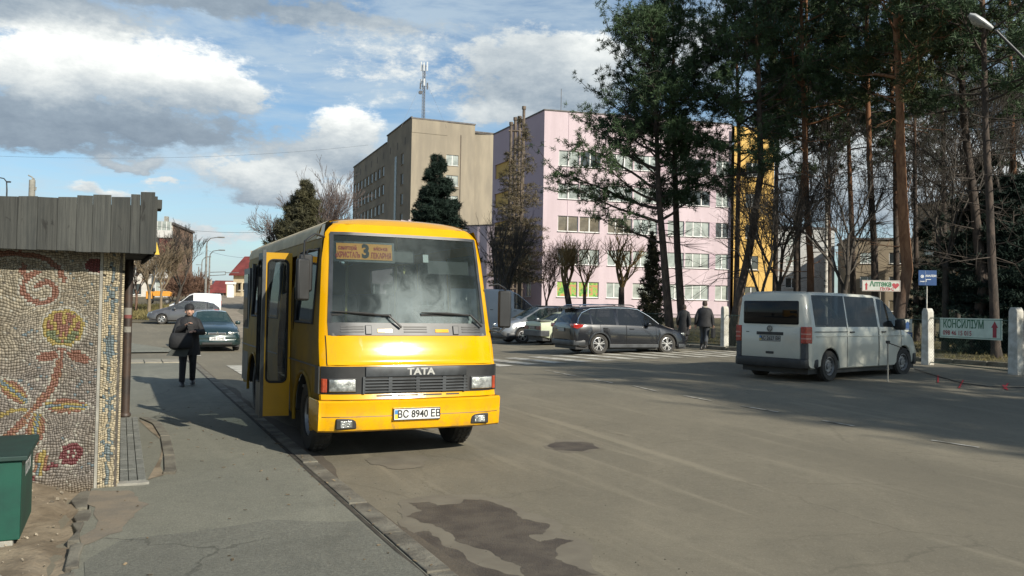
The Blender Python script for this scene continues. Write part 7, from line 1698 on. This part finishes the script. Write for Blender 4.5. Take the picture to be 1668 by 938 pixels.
# pharmacy sign on a post
ad = 26.0; x0, zt = AT(1405,ad,456); x1, zb = AT(1466,ad,475); w_, h_ = x1-x0, zt-zb
ph_ = sign_board('pharmacy_sign','white pharmacy sign with green lettering, red arrow and heart on a post above the van', ((x0+x1)/2,ad,(zt+zb)/2), w_, h_, R_(-3), M_signw, None)
frame_lines(ph_, w_, h_, .015, .008, M_redp2)
text('lettering','Аптека',.23,M_green3,ph_,(-.02,-.005,.055),0,.008,.86); text('lettering','ПУЛЬС',.12,M_redp2,ph_,(.18,-.005,-.10),0,.004,1.05)
arrow(ph_, -w_/2+.13, -.01, .24, .10, M_redp2)
hr = MB(); hp = []
for k in range(24): a = 2*PI*k/24; hp.append((.0068*16*math.sin(a)**3, -.004, .0068*(13*math.cos(a)-5*math.cos(2*a)-2*math.cos(3*a)-math.cos(4*a))))
hr.poly([(p[0]+w_/2-.15,p[1],p[2]+.01) for p in hp]); hr.build('heart', M_redp2, ph_)
q = MB(); q.tube([(-.02,.05,.2),(.0,.05,-(zt+zb)/2+.15)],.022,6); q.build('sign_post', M_oldfr, ph_)
# blue sign on a thin post
bd2 = 24.2; x0, zt = AT(1497,bd2,440); x1, zb = AT(1525,bd2,465); w_, h_ = x1-x0, zt-zb
bs = sign_board('blue_sign','dark blue direction sign with white print on a thin white post by the gate', ((x0+x1)/2,bd2,(zt+zb)/2), w_, h_, R_(-6), M_blue, None)
text('lettering','АНАЛІЗИ',.080,M_white,bs,(.09,-.005,.055),0,.002,.82); q = MB(); q.lathe([(.045,-.004),(.030,-.004)],(-.15,0,.04),'y',16); q.build('ring_mark', M_white, bs)
q = MB(); q.lathe([(.018,-.004),(0,-.004)],(-.15,0,.04),'y',12); q.build('dot_mark', M_white, bs); text('lettering','СИНЕВО',.042,M_white,bs,(-.15,-.005,-.11),0,.001,.8)
q = MB(); 
for (a,b,c,d) in ((-.05,.09,-.055,-.04),(-.05,-.035,-.12,-.055),(-.062,-.06,-.2,.2)): q.poly([(a,-.004,c),(b,-.004,c),(b,-.004,d),(a,-.004,d)])
q.build('turn_arrow', M_white, bs, kind='stuff')
q = MB(); q.tube([(.0,.05,.1),(.0,.05,-(zt+zb)/2+.25)],.018,6); q.build('sign_post', M_wpost, bs)
# white and blue board by the van nose
sd = 23.2; x0, zt = AT(1478,sd,521); x1, zb = AT(1500,sd,541); 
wb = sign_board('white_arrow_board','small white board with a blue up arrow behind the van bonnet', ((x0+x1)/2,sd+.6,(zt+zb)/2), .46, .36, R_(-4), M_signw, None)
arrow(wb, .10, .02, .22, .17, M_blue); q = MB(); q.poly([(.02,-.004,-.10),(.18,-.004,-.10),(.18,-.004,-.12),(.02,-.004,-.12)]); q.build('underline', M_blue, wb)
q = MB(); q.box(.0,.24,0,.03,-.48,-.19); lb = q.build('lower_panel', M_blue, wb)
for z in (-.27,-.36,-.42): q = MB(); q.poly([(.04,-.004,z),(.2,-.004,z),(.2,-.004,z+.035),(.04,-.004,z+.035)]); q.build('print_line', M_signw, wb)
q = MB(); q.box(.02,.22,.0,.03,-.75,-.485); q.build('bottom_panel', M_signw, wb); q = MB(); q.tube([(.12,.05,.1),(.12,.05,-1.3)],.02,5); q.build('sign_post', M_gsteel, wb)
# stake with a chain and cable on the ground
sk = GP(1446,622); st_ = thing('barrier_stake','thin rusty stake with a drooping chain beside the van front wheel','stake',sk)
q = MB(); q.tube([(0,0,0),(.0,0,.86)],.018,6); q.build('stake', M_conc, st_); q = MB(); q.tube([(0,0,.82),(-.02,0,.86),(.2,.1,.80),(.5,.3,.72),(.62,.4,.70)],.012,5); q.build('chain', M_blk, st_)
q = MB(); q.box(-.035,.035,-.03,.03,.84,.90); q.build('hook', M_blk, st_)
cb = MB(); pts = []
for (px,py) in ((1490,602),(1520,612),(1570,626),(1610,631),(1668,633),(1760,634)): p = GP(px,py); pts.append((p.x,p.y,p.z+.02))
cb.tube(pts,.011,5); tag(cb.build('ground_cable', M_blk), 'thin black cable lying across the forecourt by the gate', 'cable')
# street lamps
M_lamppost = mat('lamp_post', (.20,.195,.18), .7, .2, var=.2)
ld = 21.6; lx = AT(1705,ld); tl = thing('street_lamp','street lamp head on a long arm reaching in from the top right corner','street lamp',(lx,ld,HZ(lx,ld)))
hx, hz = AT(1616,ld,47); ax, az1 = AT(1668,ld,95); z0_ = HZ(lx,ld)
q = MB(); q.tube([(0,0,0),(0,0,6)],[.09,.07],10); q.tube([(0,0,6),(-.05,0,az1-z0_-1.0),(ax-lx,0,az1-z0_),(hx-lx+.1,0,hz-z0_-.04)],[.06,.045,.04,.035],8); q.build('pole', M_dgrey, tl, smooth=60)
q = MB(); ang = math.atan2(25,42); Mh = Matrix.Translation((hx-lx,0,hz-z0_)) @ Matrix.Rotation(PI,4,'Z') @ Matrix.Rotation(-ang,4,'Y')
R2 = [((x,0,z),a,b) for x,z,a,b in ()]
for (nm, m, prof) in (('lamp_housing',mat('lamp_housing',(.35,.36,.36),.45,.3,var=.1),[(0,.05,.04),(.1,.08,.06),(.35,.12,.085),(.6,.13,.075),(.72,.05,.03)]),):
    q = MB(); rows = [[(x, a*math.cos(2*PI*k/14), max(0.0,1)*b*math.sin(2*PI*k/14)+(0.02 if math.sin(2*PI*k/14) > 0 else 0)) for k in range(15)] for (x,a,b) in prof]; q.grid(rows); q.v = [tuple(Mh @ Vector(p)) for p in q.v]; q.build(nm, m, tl, smooth=60)
q = MB(); rows = [[(x, a*math.cos(2*PI*k/14), -.035-b*abs(math.sin(PI*k/14))) for k in range(15)] for (x,a,b) in ((.16,.02,.01),(.25,.10,.06),(.5,.11,.07),(.66,.03,.01))]; q.grid(rows); q.v = [tuple(Mh @ Vector(p)) for p in q.v]; q.build('lamp_lens', M_lamp, tl, smooth=60)
def lamp(label, px, pt, d, arm, r=.11):
    x = AT(px,d); zt = AT(px,d,pt)[1]; z0 = HZ(x,d); t = thing('street_lamp', label, 'street lamp', (x,d,z0), 0, 'street lamps along the far road'); q = MB(); h = zt-z0
    q.tube([(0,0,-.1),(0,0,h-.9)],[r,r*.7],8); 
    if arm: q.tube([(0,0,h-.9),(.05,0,h-.5),(.4,0,h-.12),(arm,0,h)],[.06,.055,.05,.04],6)
    q.build('pole', M_lamppost, t, smooth=60)
    if arm: q = MB(); q.obox((arm+.3,0,h),(.75,.22,.13)); q.build('lamp_head', M_lamppost, t, bevel=.04)
    else: q = MB(); q.obox((0,0,h-.6),(.9,.08,.08)); q.build('cross_arm', M_lamppost, t)
    return t
lamp('tallest far street lamp with its arm bent to the right', 334, 386, 88, 1.2, .14); lamp('second far street lamp a little lower and right of the tallest', 339.5, 407, 98, 1.1, .12)
lamp('thin far lamp post left of the tallest street lamp', 327, 418, 118, .6, .10); lamp('thinnest far post with a small cross arm, leftmost of the row', 322, 425, 132, 0, .10)
tb = thing('overhead_sign_arm','thin cross bar on the far lamp post above the cobbled road','street furniture',(AT(341,99),98.5,5.4)); q = MB(); q.tube([(0,0,0),(2.0,0,.1)],.04,4); q.tube([(0,0,-.4),(2.0,0,-.25)],.04,4); q.tube([(2.0,0,-.25),(2.0,0,.1)],.04,4); q.tube([(2.0,0,0),(3.6,0,0)],.04,4); q.build('bar', M_lamppost, tb)
# concrete pole and thin lamp behind the shelter
cpx = AT(46,24); t = thing('concrete_pole','concrete pole top with a bent rod sticking up behind the board fascia','pole',(cpx,24,HZ(cpx,24))); zt = AT(46,24,293)[1]
q = MB(); q.tube([(0,0,0),(0,0,zt)],[.13,.085],8); q.build('pole', M_conc, t, smooth=50); q = MB(); q.tube([(0,0,zt-.02),(.0,0,zt+.08),(-.12,0,zt+.14)],.02,5); q.tube([(.02,0,zt),(.05,0,zt+.05)],.03,5); q.tube([(.09,0,zt-.3),(.1,0,zt-.2)],.035,6); q.build('bent_rod', M_conc, t)
cpx = AT(5,30); t = thing('thin_lamp_post','thin hooked lamp post at the far left edge above the fascia','street lamp',(cpx,30,HZ(cpx,30))); zt = AT(5,30,296)[1]
q = MB(); q.tube([(0,0,0),(0,0,zt-.3),(-.02,0,zt),(-.12,0,zt+.12),(-.35,0,zt+.16)],[.05,.03,.025,.02,.02],6); q.build('pole', M_dgrey, t, smooth=50); q = MB(); q.obox((.06,0,zt),(.12,.08,.05)); q.build('clamp', M_dgrey, t)
# overhead wires
def wire(label, a, b, sag, r=.012, n=16):
    A, B = Vector(a), Vector(b); pts = [A.lerp(B,k/n)-Vector((0,0,4*sag*(k/n)*(1-k/n))) for k in range(n+1)]; q = MB(); q.tube(pts,r,3); tag(q.build('overhead_wire', M_blk), label, 'wire')
wire('upper thin overhead wire crossing the sky left of the beige tower', W3(-60,252,45), W3(600,236,60), .5, .006)
wire('lower thin overhead wire above the far street lamps', W3(240,366,80), W3(430,378,84), .3, .014)
wire('sagging thin overhead wire right of the tallest far lamp', W3(338,408,98), W3(430,418,95), .4, .014)
# metal stair rails in front of the pink building
rl = thing('metal_railings','dark metal railings and bike hoops in front of the pink building','railing',(AT(970,60),60,.55),.1); 
for k in range(7):
    x = -3.2+k*1.15; q = MB(); q.tube([(x,0,0),(x,0,1.05),(x+.06,0,1.12),(x+.85,0,1.12),(x+.9,0,1.05),(x+.9,0,0)],.03,5); q.tube([(x,0,.6),(x+.9,0,.6)],.02,4); q.build('hoop', M_blk, rl)
